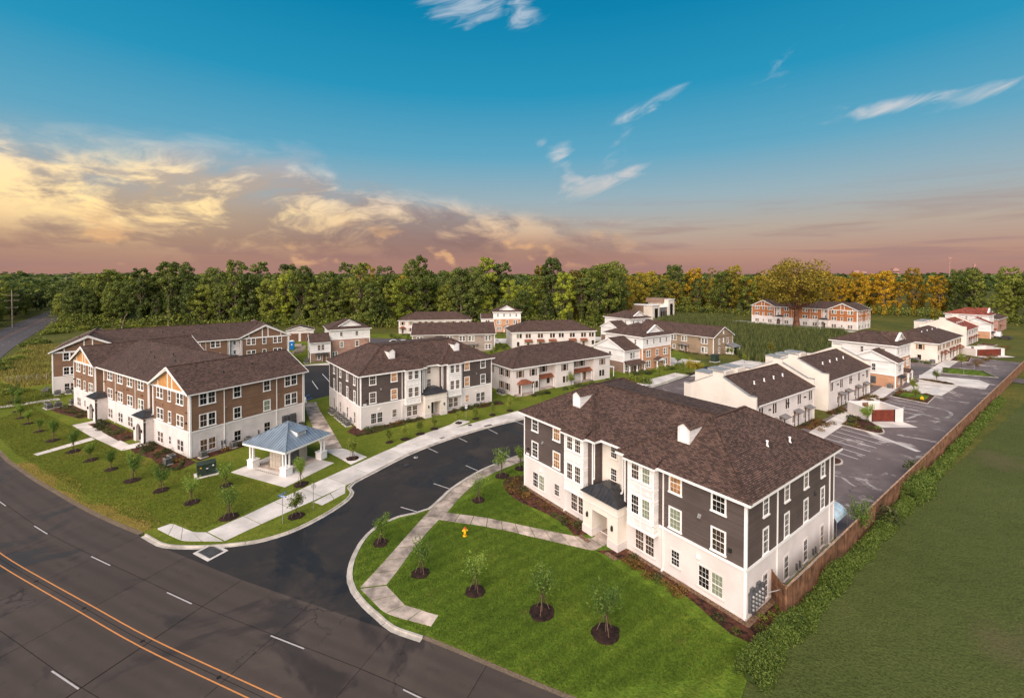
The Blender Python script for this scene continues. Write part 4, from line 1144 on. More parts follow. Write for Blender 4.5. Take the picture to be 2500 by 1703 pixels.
dark_block('charcoal_apartment_block', -26.5, 77.58, 38.27, 'charcoal and white apartment block beside the blue roofed mail pavilion', (2, 3, 4, 5, 20))

# ------------------------------------------------------------------ brown gabled blocks (three of them)
def brown_block(name, x, y, deg, label, sid='siding_brown', gab='panel_gold', low='white_brick', detail=True, warm=False):
    b = building(name, x, y, deg, label, 'apartment block', 'brown and white gabled apartment blocks')
    L, D, Z1, ZE = 50.9, 18.4, 3.85, 9.6
    G0, G1, C0, C1 = 12.6, 38.2, 15.2, 35.6
    ND = 1.3
    out = [(0, 0), (G0, 0), (G0, ND), (C0, ND), (C0, .45), (C1, .45), (C1, ND), (G1, ND), (G1, 0), (L, 0), (L, D), (0, D)]
    walls(b, out, 0, Z1, low, 'wall'); walls(b, out, Z1, ZE, sid, 'siding')
    F = Face(0, 0, 0); FC = Face(0, .45, 0); Rr = Face(L, 0, 90); Lf = Face(0, D, -90); FN = Face(0, ND, 0)
    for f, a, c in ((F, 0, G0), (F, G1, L), (FC, C0, C1), (Rr, 0, D), (Lf, 0, D)):
        band(b, f, a, c, Z1, .2); band(b, f, a, c, ZE - .15, .34, .05)
    for f, us in ((F, (.1, G0 - .1, G1 + .1, L - .1)), (FC, (C0 + .1, C1 - .1)), (Rr, (.1, D - .1)), (Lf, (.1, D - .1))):
        for u in us: corner_board(b, f, u, .1 if u in (.1, L - .1, D - .1) else Z1, ZE, .22)
    for f, us in ((FC, (21.1, 30.0)), (Rr, (4.75, 13.2)), (Lf, (4.75, 13.2)), (Rr, (D - .35,)), (F, (L - .38,))):
        for u in us: downspout(b, f, u, ZE - .4)
    for u in (G0 - .4, C0 + .4, C1 - .4, G1 + .4): downspout(b, F if u < G0 or u > G1 else FC, u, ZE - .4, 4.6)
    g1 = 'window_glass_dim'
    for z, h, tr in ((7.62, 1.65, 'trim'), (4.25, 1.65, 'trim'), (.55, 1.62, low)):
        for u in (3.0, 10.0, 40.9, 47.8): window(b, F, u, z, 2.1 if tr == 'trim' else 1.9, h, 2, 1, True, tr, 'trim', head=.14, gl=g1 if random.random() < .4 else None)
        for u in (6.45, 44.3): window(b, F, u, z + (0 if tr == 'trim' else .35), .8 if tr == 'trim' else .62, h - (0 if tr == 'trim' else .45), 2, 1, False, tr, 'trim', head=.14)
        for u in (18.4, 23.2, 27.6, 32.2): window(b, FC, u, z, 2.1 if tr == 'trim' else 1.9, h, 2, 1, True, tr, 'trim', head=.14, gl=g1 if random.random() < .4 else None)
        for f in (Rr, Lf):
            for u in (2.4, 15.8): window(b, f, u, z, 2.1, h + (.2 if tr == 'trim' else .1), 2, 1, True, tr, 'trim', head=.14, gl=g1 if random.random() < .3 else None)
            for u in (6.7, 11.5): window(b, f, u, z, 1.0, h, 2, 1, False, tr, 'trim', head=.14)
    # wings: gables to front and back, half timbered
    pitch = .50
    for (x0, x1) in ((0, G0), (G1, L)):
        r, zr = gable_roof(b, x0, x1, 0, D, ZE, pitch, 'y', .5, .55, wall=None)
        zz = ZE + .5 * pitch - .13; mx = (x0 + x1) / 2
        for yy, sg in ((0, 1), (D, -1)):
            tri = [(x0, yy, ZE - .02), (x1, yy, ZE - .02), (x1, yy, zz), (mx, yy, zr - .14), (x0, yy, zz)]
            MB().poly(tri if sg > 0 else tri[::-1]).build('gable_panel', M[gab], b)
            t = MB()
            f = F if sg > 0 else Face(L, D, 180)
            for du, th in ((-4.2, .2), (-.75, .22), (.75, .22), (4.2, .2)):
                u = mx + du; top = zz + ((x1 - x0) / 2 - abs(du)) * pitch - .05
                wall_box(t, f, (u if sg > 0 else L - u) - th / 2, (u if sg > 0 else L - u) + th / 2, ZE, top, -.02, .07)
            for s in (-1, 1):
                e = mx + s * (x1 - x0) / 2
                pa = (e, yy - sg * .06, zz - .1); pb = (mx, yy - sg * .06, zr - .28); t.beam(pa, pb, .10, .26)
                pa = (e + s * .4, yy - sg * .5, ZE - .12); pb = (mx, yy - sg * .5, zr - .42); t.beam(pa, pb, .10, .14)
                for k in (.0, .5): q = lerp(pa, (mx, yy, zr - .3), k); t.beam((q[0], yy - sg * .02, q[2]), (q[0], yy - sg * .52, q[2] + .02), .12, .12)
            t.build('gable_timber', M['trim'], b)
    # middle roof
    zr = ZE + 9.1 * .40
    mid = MB(); y0 = .45 - .5
    mid.slab([(G0 - 1.2, y0, ZE + .02), (G1 + 1.2, y0, ZE + .02), (G1 + 6.0, D / 2, zr), (G0 - 6.0, D / 2, zr)], .1)
    mid.slab([(G1 + 1.2, D + .5, ZE + .02), (G0 - 1.2, D + .5, ZE + .02), (G0 - 6.0, D / 2, zr), (G1 + 6.0, D / 2, zr)], .1)
    r = mid.build('roof', M['roof_shingle'], b); c = MB(); caps(c, (G0 - 5.9, D / 2, zr), (G1 + 5.9, D / 2, zr)); c.build('ridge_caps', M['roof_shingle'], r)
    MB().box(G0, G1, y0 - .04, y0 + .08, ZE - .24, ZE).build('fascia', M['gutter'], b)
    MB().box(G0, G1, y0 + .08, ND + .05, ZE - .2, ZE - .12).build('soffit', M['gutter'], b)
    MB().box(G0, C0, ND - .06, ND + .1, Z1, ZE - .2).build('stair_wall', M['siding_white'], b); MB().box(C1, G1, ND - .06, ND + .1, Z1, ZE - .2).build('stair_wall', M['siding_white'], b)
    for u in (13.9, 36.9): window(b, FN, u, 7.8, .6, 1.0, 1, 1, out=.06); window(b, FN, u, 5.2, .6, 1.0, 1, 1, out=.06)
    for vx, vy in ((20.5, 6.0), (25, 5.0), (29, 6.5), (33, 5.2)): vent_pipe(b, vx, vy, ZE + (vy + .05) * .40)
    for vx, vy in ((48, 6), (47.2, 11), (43.8, 5), (8, 12), (4, 7)):
        mx = 6.3 if vx < 20 else 44.55; vent_pipe(b, vx, vy, ZE + (6.3 + .5 - abs(vx - mx)) * pitch)
    # porticos with an arched opening
    for P0, P1 in ((13.1, 17.1), (34.6, 38.5)):
        PO, PH = 1.4, 4.15; mc = (P0 + P1) / 2; ow, spr = 1.0, 2.1
        pm = MB(); n = 10
        arc = [(mc + ow * math.cos(math.pi - math.pi * k / n), spr + ow * math.sin(math.pi * k / n)) for k in range(n + 1)]
        front = lambda o: [F.P(P0, 0, o), F.P(mc - ow, 0, o)]
        def arch_wall(o, flip):
            q1 = [F.P(P0, .0, o), F.P(mc - ow, .0, o)] + [F.P(a, z, o) for a, z in arc[:n // 2 + 1]] + [F.P(mc, PH, o), F.P(P0, PH, o)]
            q2 = [F.P(mc + ow, .0, o), F.P(P1, .0, o), F.P(P1, PH, o), F.P(mc, PH, o)] + [F.P(a, z, o) for a, z in arc[n // 2:]]
            for q in (q1, q2): pm.poly(q if not flip else q[::-1])
        arch_wall(PO, False); arch_wall(PO - .35, True)
        for k in range(n): pm.poly([F.P(arc[k][0], arc[k][1], PO), F.P(arc[k][0], arc[k][1], PO - .35), F.P(arc[k + 1][0], arc[k + 1][1], PO - .35), F.P(arc[k + 1][0], arc[k + 1][1], PO)])
        for u, s in ((mc - ow, 1), (mc + ow, -1)):
            q = [F.P(u, 0, PO), F.P(u, 0, PO - .35), F.P(u, spr, PO - .35), F.P(u, spr, PO)]; pm.poly(q if s > 0 else q[::-1])
        for u in (P0, P1 - .3): wall_box(pm, F, u, u + .3, 0, PH, -ND, PO - .35)
        po = pm.build('portico', M[low], b)
        t = MB()
        wall_box(MB(), F, P0 - .1, P1 + .1, PH - .08, PH + .1, -ND, PO + .1).build('portico_cornice', M['stucco'], po); wall_box(t, F, P0 - .04, P1 + .04, PH - .6, PH - .48, -ND, PO + .04); t.build('portico_trim', M['stucco'], po)
        MB().box(P0 + .3, P1 - .3, -PO + .3, ND, .1, .14).build('porch_floor', M['concrete_stain'], po)
        door(po, Face(0, .9, 0), mc, 1.1, 2.1, 'wood_brown'); MB().box(P0 + .3, P1 - .3, ND - .25, ND - .2, .1, PH - .1).build('entry_back', M['siding_mocha'], po)
        z = PH + .1; P = lambda u, o, zz: F.P(u, zz, o)
        a0, a1 = P(P0 + 1.3, .6, z + .8), P(P1 - 1.3, .6, z + .8); e0, e1 = P(P0 - .22, PO + .22, z), P(P1 + .22, PO + .22, z)
        standing_seam(po, [e0, e1, a1, a0], 'portico_roof', 'metal_dark', 9)
        standing_seam(po, [P(P0 - .22, -ND, z), e0, a0, P(P0 + 1.3, -ND, z + .8)], 'portico_roof', 'metal_dark', 6)
        standing_seam(po, [e1, P(P1 + .22, -ND, z), P(P1 - 1.3, -ND, z + .8), a1], 'portico_roof', 'metal_dark', 6)
        MB().slab([a0, a1, P(P1 - 1.3, -ND, z + .8), P(P0 + 1.3, -ND, z + .8)], .05).build('portico_roof', M['metal_dark'], po)
        for u in (mc - 1.45, mc + 1.45):
            mb = MB(); wall_box(mb, F, u - .08, u + .08, 1.9, 2.3, PO + .02, PO + .2); mb.tube(F.P(u, 2.3, PO + .1), F.P(u, 2.45, PO + .1), .11, .02, 6); mb.build('lantern', M['black'], po)
    if detail:
        for u, z in ((1.0, 5.6), (50.2, 5.0), (50.2, 6.6), (22.0, 5.6), (32.9, 6.6), (16.2, 6.9), (27.0, 6.8)):
            wall_lamp(b, FC if 15 < u < 36 else F, u, z, 'siding_brown' if z > 6 else 'black')
        for u in (39.2, 41.9, 4.8, 12.0, 24.9, 26.0):
            vent_hood(b, FC if 15 < u < 36 else F, u, 6.7, 'siding_brown')
        for f in (Rr,):
            for u in (5.0, 13.6): vent_hood(b, f, u, 6.3, 'siding_brown')
            for u in (4.3, 4.75, 10.0):
                mb = MB(); wall_box(mb, f, u - .07, u + .07, .7, 1.35, 0, .13); wall_box(mb, f, u - .03, u + .03, .05, .7, .03, .09); mb.build('conduit', M['meter_grey'], b)
        mb = MB()
        for c in range(2):
            for q in range(5):
                for r_ in range(2): wall_box(mb, Rr, 14.2 + c * 1.35 + r_ * .5, 14.6 + c * 1.35 + r_ * .5, .6 + q * .36, .92 + q * .36, .16, .3)
        wall_box(mb, Rr, 14.1, 15.25, .5, 2.5, 0, .16); wall_box(mb, Rr, 15.45, 16.6, .5, 2.5, 0, .16); mb.build('meter_bank', M['meter_grey'], b)
    return b
brown_block('brown_gabled_block', -91.0, 92.2, -31.6, 'brown and white gabled apartment block facing the young trees along the main road')
brown_block('brown_gabled_block', -104.6, 101.0, 38.1, 'brown and white gabled apartment block behind the other one, beside the meadow', 'siding_brown', 'siding_brown', 'stucco', False).scale = (.965, 1, 1)
brown_block('brown_gabled_block', 140.2, 260.2, -53.9, 'orange brown gabled block alone on the far field behind the huge tree', 'siding_far_brown', 'siding_far_brown', 'stucco', False)
# ------------------------------------------------------------------ three-storey towers with a two-storey wing
def tower(name, x, y, deg, W, D, lower, wlow, label, front=True, left=True, wing=True, wv0=1.2, wd=11.0, ww=6.4, roof='roof_shingle', simple=False, wing_front='window'):
    b = building(name, x, y, deg, label, 'house', 'three storey houses with a lower wing')
    ZE, Z1 = 9.6, 6.35
    rect = [(0, 0), (W, 0), (W, D), (0, D)]
    walls(b, rect, 0, Z1, lower, 'siding'); walls(b, rect, Z1, ZE, 'siding_white', 'wall')
    F = Face(0, 0, 0); Rr = Face(W, 0, 90); Lf = Face(0, D, -90)
    for f, l in ((F, W), (Rr, D), (Lf, D)):
        band(b, f, 0, l, Z1, .2); corner_board(b, f, .1, 0, ZE); corner_board(b, f, l - .1, 0, ZE)
    hip_roof(b, 0, W, 0, D, ZE, .42, .6, roof)
    # small gablet on the front hip
    gx = W / 2; z0 = ZE + .85; v0 = .9; hw = W * .26
    g = MB().poly([(gx - hw, v0, z0), (gx + hw, v0, z0), (gx, v0, z0 + hw * .42 + .5)]); gg = g.build('gablet', M['siding_white'], b)
    t = MB()
    for s in (-1, 1): t.beam((gx + s * (hw + .35), v0 - .25, z0 - .02), (gx, v0 - .25, z0 + hw * .42 + .66), .5, .14)
    t.beam((gx - hw, v0 - .1, z0), (gx + hw, v0 - .1, z0), .12, .14); t.build('gablet_trim', M['gutter'], gg)
    q = MB(); zt = z0 + hw * .42 + .74; bk = v0 + 3.6
    q.poly([(gx - hw - .4, v0 - .5, z0), (gx, v0 - .5, zt), (gx, bk, zt), (gx - hw - .4, bk, z0)][::-1]); q.poly([(gx + hw + .4, v0 - .5, z0), (gx, v0 - .5, zt), (gx, bk, zt), (gx + hw + .4, bk, z0)])
    q.build('gablet_roof', M[roof], gg)
    if front:
        for k in range(4): window(b, F, W * (.16 + .225 * k), 7.3, .62, 1.35, 2, 2, trim='siding_white')
        for z in (3.75, .75):
            window(b, F, W * .2, z, 1.75, 1.75, 2, 2, True); window(b, F, W * .8, z, 1.75, 1.75, 2, 2, True)
            if z > 1: window(b, F, W * .5, z, .8, 1.75, 2, 2)
        # porch
        p = empty('porch'); p.parent = b
        pw = W * .30; u0 = W * .52 - pw / 2
        s = MB()
        for u in (u0 + .12, u0 + pw - .12): wall_box(s, F, u - .11, u + .11, .1, 2.5, 1.25, 1.47); wall_box(s, F, u - .2, u + .2, .1, .9, 1.16, 1.56)
        wall_box(s, F, u0, u0 + pw, 2.4, 2.65, 0, 1.5); s.build('column', M['trim'], p)
        rr = MB(); P = lambda u, o, z: F.P(u, z, o)
        m = u0 + pw / 2
        rr.slab([P(u0 - .2, 1.75, 2.65), P(m, 1.75, 3.45), P(m, 0, 3.45), P(u0 - .2, 0, 2.65)], .07); rr.slab([P(m, 1.75, 3.45), P(u0 + pw + .2, 1.75, 2.65), P(u0 + pw + .2, 0, 2.65), P(m, 0, 3.45)], .07)
        rr.build('porch_roof', M[roof], p)
        tr = MB().poly([P(u0, 1.6, 2.6), P(u0 + pw, 1.6, 2.6), P(m, 1.6, 3.36)]); tr.build('porch_gable', M['trim'], p)
        door(b, F, m, .95, 2.1, 'wood_brown')
    wall_lamp(b, F, .6, 5.2); wall_lamp(b, F, W - .6, 5.2)
    if left and not simple:
        for u in (D - 2.5, D - 7.0):
            window(b, Lf, u, 7.2, .62, 1.35, 2, 2, trim='siding_white')
    if wing:
        w = [(-ww, wv0), (0.05, wv0), (0.05, wv0 + wd), (-ww, wv0 + wd)]
        walls(b, w, 0, 3.05, wlow, 'siding'); walls(b, w, 3.05, 6.2, 'siding_white', 'wall')
        WF = Face(-ww, wv0, 0); WL = Face(-ww, wv0 + wd, -90)
        for f, l in ((WF, ww), (WL, wd)):
            band(b, f, 0, l, 3.05, .18); corner_board(b, f, .08, 0, 6.2); corner_board(b, f, l - .08, 0, 6.2)
        gable_roof(b, -ww, -.02, wv0, wv0 + wd, 6.2, .48, 'x', .45, .3, roof, 'siding_white', ends=(1, 0))
        window(b, WF, ww * .52, 3.75, 1.9, 1.6, 2, 2, True, 'siding_white', 'trim')
        window(b, WL, wd * .55, 3.75, .75, 1.6, 2, 2, trim='siding_white'); window(b, WL, wd * .38, .75, 1.7, 1.5, 2, 2, True)
        if wing_front == 'porch':
            p = empty('porch'); p.parent = b
            s = MB()
            for u in (.15, ww * .5, ww - .15): wall_box(s, WF, u - .1, u + .1, .1, 2.3, 1.7, 1.9); wall_box(s, WF, u - .2, u + .2, .1, .9, 1.6, 2.0)
            wall_box(s, WF, 0, ww, 2.2, 2.42, 1.62, 1.95); s.build('column', M['trim'], p)
            rr = MB().slab([WF.P(-.2, 2.42, 2.2), WF.P(ww + .2, 2.42, 2.2), WF.P(ww + .2, 3.3, 0), WF.P(-.2, 3.3, 0)], .08); rr.build('porch_roof', M[roof], p)
            for u in (.9, 2.3): window(b, WF, u, .6, .8, 1.5, 2, 2)
            door(b, WF, ww * .68, .95, 2.1, 'wood_brown')
        else:
            awning(b, WF, ww * .55, 2.45, ww * .62, .95, .4, 'metal_dark')
            window(b, WF, ww * .42, .9, .8, 1.2, 2, 1); door(b, WF, ww * .68, .95, 2.1, 'wood_brown')
    for vx in (.35, .6): vent_pipe(b, W * vx, D * .62, ZE + 4.2 * .42 * (W / 14), 'metal_dark')
    return b
tower('pink_tower_house', -58.7, 143.0, 28.6, 12.6, 13.6, 'siding_pink', 'siding_mocha', 'tall pink and white house with a brown roof next to the side parking lot', front=False, wv0=-3.0, wd=9.0, ww=5.9)
tb = bpy.data.objects['pink_tower_house']
Ft = Face(0, 0, 0)
for u in (3.6, 8.4): window(tb, Ft, u, 7.3, .75, 1.35, 2, 2, trim='siding_white')
for u in (3.7, 8.5): window(tb, Ft, u, 3.75, .95, 1.75, 2, 2)
wall_lamp(tb, Ft, 11.2, 5.6); window(tb, Ft, 1.6, .75, 1.5, 1.6, 2, 2, True)
tower('orange_tower_house', -8.8, 212.5, 4.5, 13.0, 13.0, 'siding_orange', 'siding_white', 'tall orange and white house standing against the woods', wv0=3.0, wd=8, ww=5.8)
tower('orange_tower_house', 37.1, 126.4, 35.4, 13.2, 14.0, 'siding_orange', 'siding_mocha', 'tall orange and white house with porches beside the white townhouse', wv0=.9, wd=11.5, ww=6.7, wing_front='porch')
tower('orange_tower_house', 47.4, 178.6, 31, 11.8, 14.6, 'siding_mocha', 'siding_mocha', 'white topped tower house behind the orange house, next to the modern hall', wv0=-.2, wd=9.5, ww=7.0)
tower('orange_tower_house', 95.6, 110.6, 35, 11.6, 13.8, 'siding_orange', 'siding_orange', 'tall orange and white house in the parking lot row between two white buildings', wv0=-1.4, wd=9.5, ww=5.6)
tower('orange_tower_house', 209.0, 195.0, 36, 12.0, 14.0, 'siding_orange', 'siding_orange', 'tall house with a bright red roof at the far end of the row', wv0=-1.4, wd=9.5, ww=7.0, roof='roof_red')
# electricity meters on the gable of the row house
pt = bpy.data.objects['orange_tower_house.003']
WL = Face(-5.6, 8.1, -90); mb = MB()
for c in range(2):
    for q in range(3): wall_box(mb, WL, 4.6 + c * .6, 5.0 + c * .6, .8 + q * .45, 1.15 + q * .45, 0, .22)
wall_box(mb, WL, 3.3, 4.3, 1.0, 1.9, 0, .18); wall_box(mb, WL, 4.5, 5.7, .6, 2.3, 0, .1); mb.build('meter_bank', M['meter_grey'], pt)

# ------------------------------------------------------------------ white townhouses with hipped roofs
def townhouse(name, x, y, deg, L, D, label, recess=(), pairs=(), gnd=(), awn=(), gablets=(), side_left=(), sh='shutter_grey', sash='window_frame_dark', wallm='stucco', pitch=.45, roofm='roof_shingle', awm='metal_copper', doors=()):
    b = building(name, x, y, deg, label, 'townhouse', 'white two storey townhouses')
    ZE = 6.2
    out = [(0, 0)]
    for a, c, dpt in recess: out += [(a, 0), (a, dpt), (c, dpt), (c, 0)]
    out += [(L, 0), (L, D), (0, D)]
    walls(b, out, 0, ZE, wallm, 'wall')
    F = Face(0, 0, 0); Lf = Face(0, D, -90); Rr = Face(L, 0, 90)
    band(b, Lf, 0, D, ZE - .15, .3, .04); band(b, Rr, 0, D, ZE - .15, .3, .04)
    last = 0
    for a, c, dpt in list(recess) + [(L, L, 0)]:
        band(b, F, last, a, ZE - .15, .3, .04)
        if c > a: band(b, Face(0, dpt, 0), a, c, ZE - .15, .3, .04)
        last = c
    hip_roof(b, 0, L, 0, D, ZE, pitch, .5, roofm)
    def fac(u):
        for a, c, dpt in recess:
            if a < u < c: return Face(0, dpt, 0)
        return F
    for u, pair, shut in pairs: window(b, fac(u), u, 3.9, 1.9 if pair else .95, 1.55, 2, 1, pair, wallm, sash, head=.1, shutters=sh if shut else None)
    for u, pair, shut in gnd: window(b, fac(u), u, .95, 1.8 if pair else .95, 1.6, 2, 1, pair, wallm, sash, head=.1, shutters=sh if shut else None)
    for u, w, st in awn: awning(b, fac(u), u, 2.65, w, 1.7 if st == 'hip' else 1.25, .75, awm, 'hip' if st == 'hip' else 'shed', max(4, int(w / .4)))
    for u in doors: door(b, fac(u), u, .95, 2.1, 'wood_brown')
    for u in gablets:
        q = MB(); hw = 2.2; zt = ZE + hw * pitch + .1
        q.poly([(u - hw - .4, -.6, ZE + .02), (u, .6, zt), (u, 3.5, zt), (u - hw - .4, 1.5, ZE + .25)][::-1])
        q.poly([(u + hw + .4, -.6, ZE + .02), (u, .6, zt), (u, 3.5, zt), (u + hw + .4, 1.5, ZE + .25)])
        q.poly([(u - hw - .4, -.6, ZE + .03), (u + hw + .4, -.6, ZE + .03), (u, .6, zt + .01)]); q.build('roof', M[roofm], b)
    for u, z, pair, shut in side_left: window(b, Lf, D - u, z, 1.8 if pair else .9, 1.6, 2, 1, pair, wallm, sash, head=.1, shutters=sh if shut else None)
    for k in range(4): vent_pipe(b, L * (.2 + .2 * k), D * .36, ZE + D * .36 * pitch + .2, 'metal_dark' if deg < 30 or x < 60 else 'trim', .4, .1)
    return b
c = townhouse('white_townhouse', 0.2, 99.8, 34.3, 31.0, 14.4, 'white townhouse with copper awnings behind the charcoal block by the street',
          recess=((7.4, 12.6, 1.8), (18.3, 25.4, 1.8)), pairs=((2.0, False, True), (5.7, False, True), (10.2, False, True), (15.3, False, True), (20.2, False, True), (22.6, False, True), (28.2, False, True)),
          gnd=((6.2, True, False), (15.6, True, False), (28.0, True, False), (11.6, False, False)), awn=((2.9, 3.8, 'hip'), (10.3, 5.4, 'shed'), (21.9, 7.2, 'shed')), doors=(2.0, 8.6, 19.6, 23.6),
          side_left=((2.2, 3.9, False, True), (4.6, 3.9, False, True), (2.2, .9, False, True), (4.6, .9, False, True), (9.0, 3.9, False, True)))
f = Face(0, 0, 0)
for u in (1.2, 4.6): wall_box(MB(), f, u - .07, u + .07, .1, 2.65, 1.5, 1.64).build('porch_post', M['trim'], c)
for u in (7.9, 12.4, 18.6, 21.5, 25.0): wall_box(MB(), Face(0, 1.8, 0), u - .07, u + .07, .1, 2.65, 1.0, 1.14).build('porch_post', M['trim'], c)
for q in ((.3, 5.2, -1.7, 0, 0, .28), (7.5, 12.5, .3, 1.9, 0, .22), (18.4, 25.3, .3, 1.9, 0, .22)): MB().box(*q).build('porch_floor', M['concrete_stain'], c)
mb = MB()
for k in range(6): mb.box(31.0, 33.4, .6 + k * .42, .7 + k * .42, 2.62, 2.76)
for (u, v) in ((33.1, .6), (33.1, 2.7)): mb.box(u - .08, u + .08, v - .08, v + .08, 0, 2.65)
mb.box(33.05, 33.15, .4, 3.0, 2.5, 2.62); mb.build('pergola', M['trim'], c)
townhouse('white_townhouse', -52.6, 206.5, 7.7, 33.5, 14.0, 'white townhouse with wooden shutters and three small gables by the woods', pairs=[(1.8, 0, 1), (5.6, 0, 1), (9.7, 0, 1), (12.5, 0, 1), (15.2, 0, 1), (19, 0, 1), (22.8, 0, 1), (25.2, 0, 1), (29, 0, 1), (32.2, 0, 1)],
          gnd=[(5.6, 0, 1)], awn=((1.8, 3.0, 'hip'),), gablets=(5.8, 18.5, 28.5), sh='shutter_wood', doors=(1.8,), awm='metal_copper')
townhouse('white_townhouse', .1, 163.5, 9.6, 32.0, 14.4, 'white townhouse with brown paired windows in the middle of the estate', pairs=[(2.6, 1, 0), (6.0, 1, 0), (10.6, 1, 0), (15.2, 1, 0), (18.6, 1, 0), (22.9, 1, 0), (27.3, 1, 0), (30.4, 1, 0)],
          gnd=[(2.2, 0, 0), (31, 0, 0)], awn=((6.0, 3.0, 's'), (10.6, 2.8, 's'), (15.2, 3.0, 's'), (27.3, 2.8, 's'), (22.9, 3, 's')), side_left=((2.2, 3.9, 0, 0), (4.4, 3.9, 0, 0), (6.6, 3.9, 0, 0)), doors=(6, 10.6, 15.2, 27.3))
townhouse('white_townhouse', 130.6, 136.4, 35.4, 31.0, 14.0, 'white townhouse with wooden shutters at the corner of the crossing street', pairs=[(1.2, 0, 1), (3.2, 0, 0), (7.6, 0, 1), (11.6, 0, 1), (14.2, 0, 1), (18.6, 0, 1), (22.8, 0, 1), (26.4, 0, 1), (29.8, 0, 1)],
          gnd=[(1.0, 0, 0)], awn=((4.6, 2.6, 's'), (9.0, 2.6, 's'), (16.2, 2.6, 's'), (20.0, 2.6, 's'), (25.0, 2.6, 's'), (28.6, 2.4, 's')), side_left=((4.0, 3.9, 0, 1), (9.6, 3.9, 0, 1), (9.6, .95, 0, 1), (4.2, .6, 0, 0)), sh='shutter_wood', doors=(4.6, 9, 16.2, 20, 25, 28.6), wallm='stucco_cream')
townhouse('white_townhouse', 231, 211.5, 35.5, 24, 12, 'low house with pale upper floor past the red roofed tower', pairs=[(2, 0, 0), (5, 0, 0), (8, 0, 0), (12, 0, 0)], gnd=[(2, 0, 0)], awn=((6, 3, 's'),), wallm='siding_pink')

# ------------------------------------------------------------------ two-storey gabled rows
def gabled_row(name, x, y, deg, L, D, label, mat, wins, gnd, awn, end_right=None, pitch=.47, gap=None):
    b = building(name, x, y, deg, label, 'townhouse', 'two storey gabled rows')
    ZE = 6.2
    walls(b, [(0, 0), (L, 0), (L, D), (0, D)], 0, ZE, mat, 'siding')
    F = Face(0, 0, 0); Rr = Face(L, 0, 90); Lf = Face(0, D, -90)
    for f, l in ((F, L), (Rr, D), (Lf, D)):
        corner_board(b, f, .1, 0, ZE); corner_board(b, f, l - .1, 0, ZE)
    band(b, F, 0, L, ZE - .15, .3, .05)
    gable_roof(b, 0, L, 0, D, ZE, pitch, 'x', .5, .45, 'roof_shingle', mat)
    for u, pair in wins: window(b, F, u, 3.85, 2.0 if pair else .9, 1.65, 3, 2, pair)
    for u, pair in gnd: window(b, F, u, .75, 2.0 if pair else .9, 1.75 if pair else 1.3, 3, 2, pair)
    for u in awn:
        awning(b, F, u, 2.55, 4.0, 1.0, .35, 'metal_grey'); window(b, F, u - .9, .7, 1.0, 1.6, 2, 2); door(b, F, u + .7, .95, 2.1, 'wood_brown')
    for k in range(6): vent_pipe(b, L * (.12 + .15 * k), D * .3, ZE + (D * .3 + .5) * pitch, 'metal_dark', .35, .1)
    wall_lamp(b, F, L * .84, 4.9)
    if end_right:
        for u in (.28, .72): window(b, Rr, D * u, 3.6, .8, 1.75, 2, 2); 
        window(b, Rr, D * .28, .75, .8, 1.75, 2, 2)
        for z, h in ((3.9, 1.7), (6.9, 1.1)):
            mb = MB(); wall_box(mb, Rr, D * .5 - .35, D * .5 + .35, z, z + h, 0, .06); mb.build('louvre_panel', M['trim'], b)
        p = empty('porch'); p.parent = b
        s = MB(); wall_box(s, Rr, D * .62, D * .66, 0, 2.5, 0, 2.6); wall_box(s, Rr, D * .98, D * 1.0, 0, 2.3, 2.3, 2.6); wall_box(s, Rr, D * .62, D, 2.3, 2.5, 2.35, 2.6); s.build('column', M['trim'], p)
        s = MB(); wall_box(s, Rr, D * .64, D * .97, .1, 2.3, .02, .6); s.build('porch_wall', M['siding_white'], p)
        MB().slab([Rr.P(D * .58, 2.5, 2.9), Rr.P(D * 1.04, 2.5, 2.9), Rr.P(D * 1.04, 3.4, 0), Rr.P(D * .58, 3.4, 0)], .08).build('porch_roof', M['metal_grey'], p)
    return b
gabled_row('grey_gabled_row', -34.9, 155.4, 8.4, 29.0, 14.0, 'grey sided two storey row with a plain brown gable roof', 'siding_grey', [(2.6, 1), (10.0, 1), (13.0, 1), (17.4, 1), (20.6, 1), (26.6, 1)], [(26.6, 1)], (20.9,))
gabled_row('tan_gabled_row', 48.9, 174.6, -53.4, 31.5, 12.8, 'tan sided two storey row with its gable end towards the tall grass', 'siding_tan', [(12.4, 0), (16.4, 1), (20.6, 1), (28.2, 1)], [(16.6, 0), (28.2, 1)], (20.6,), True)

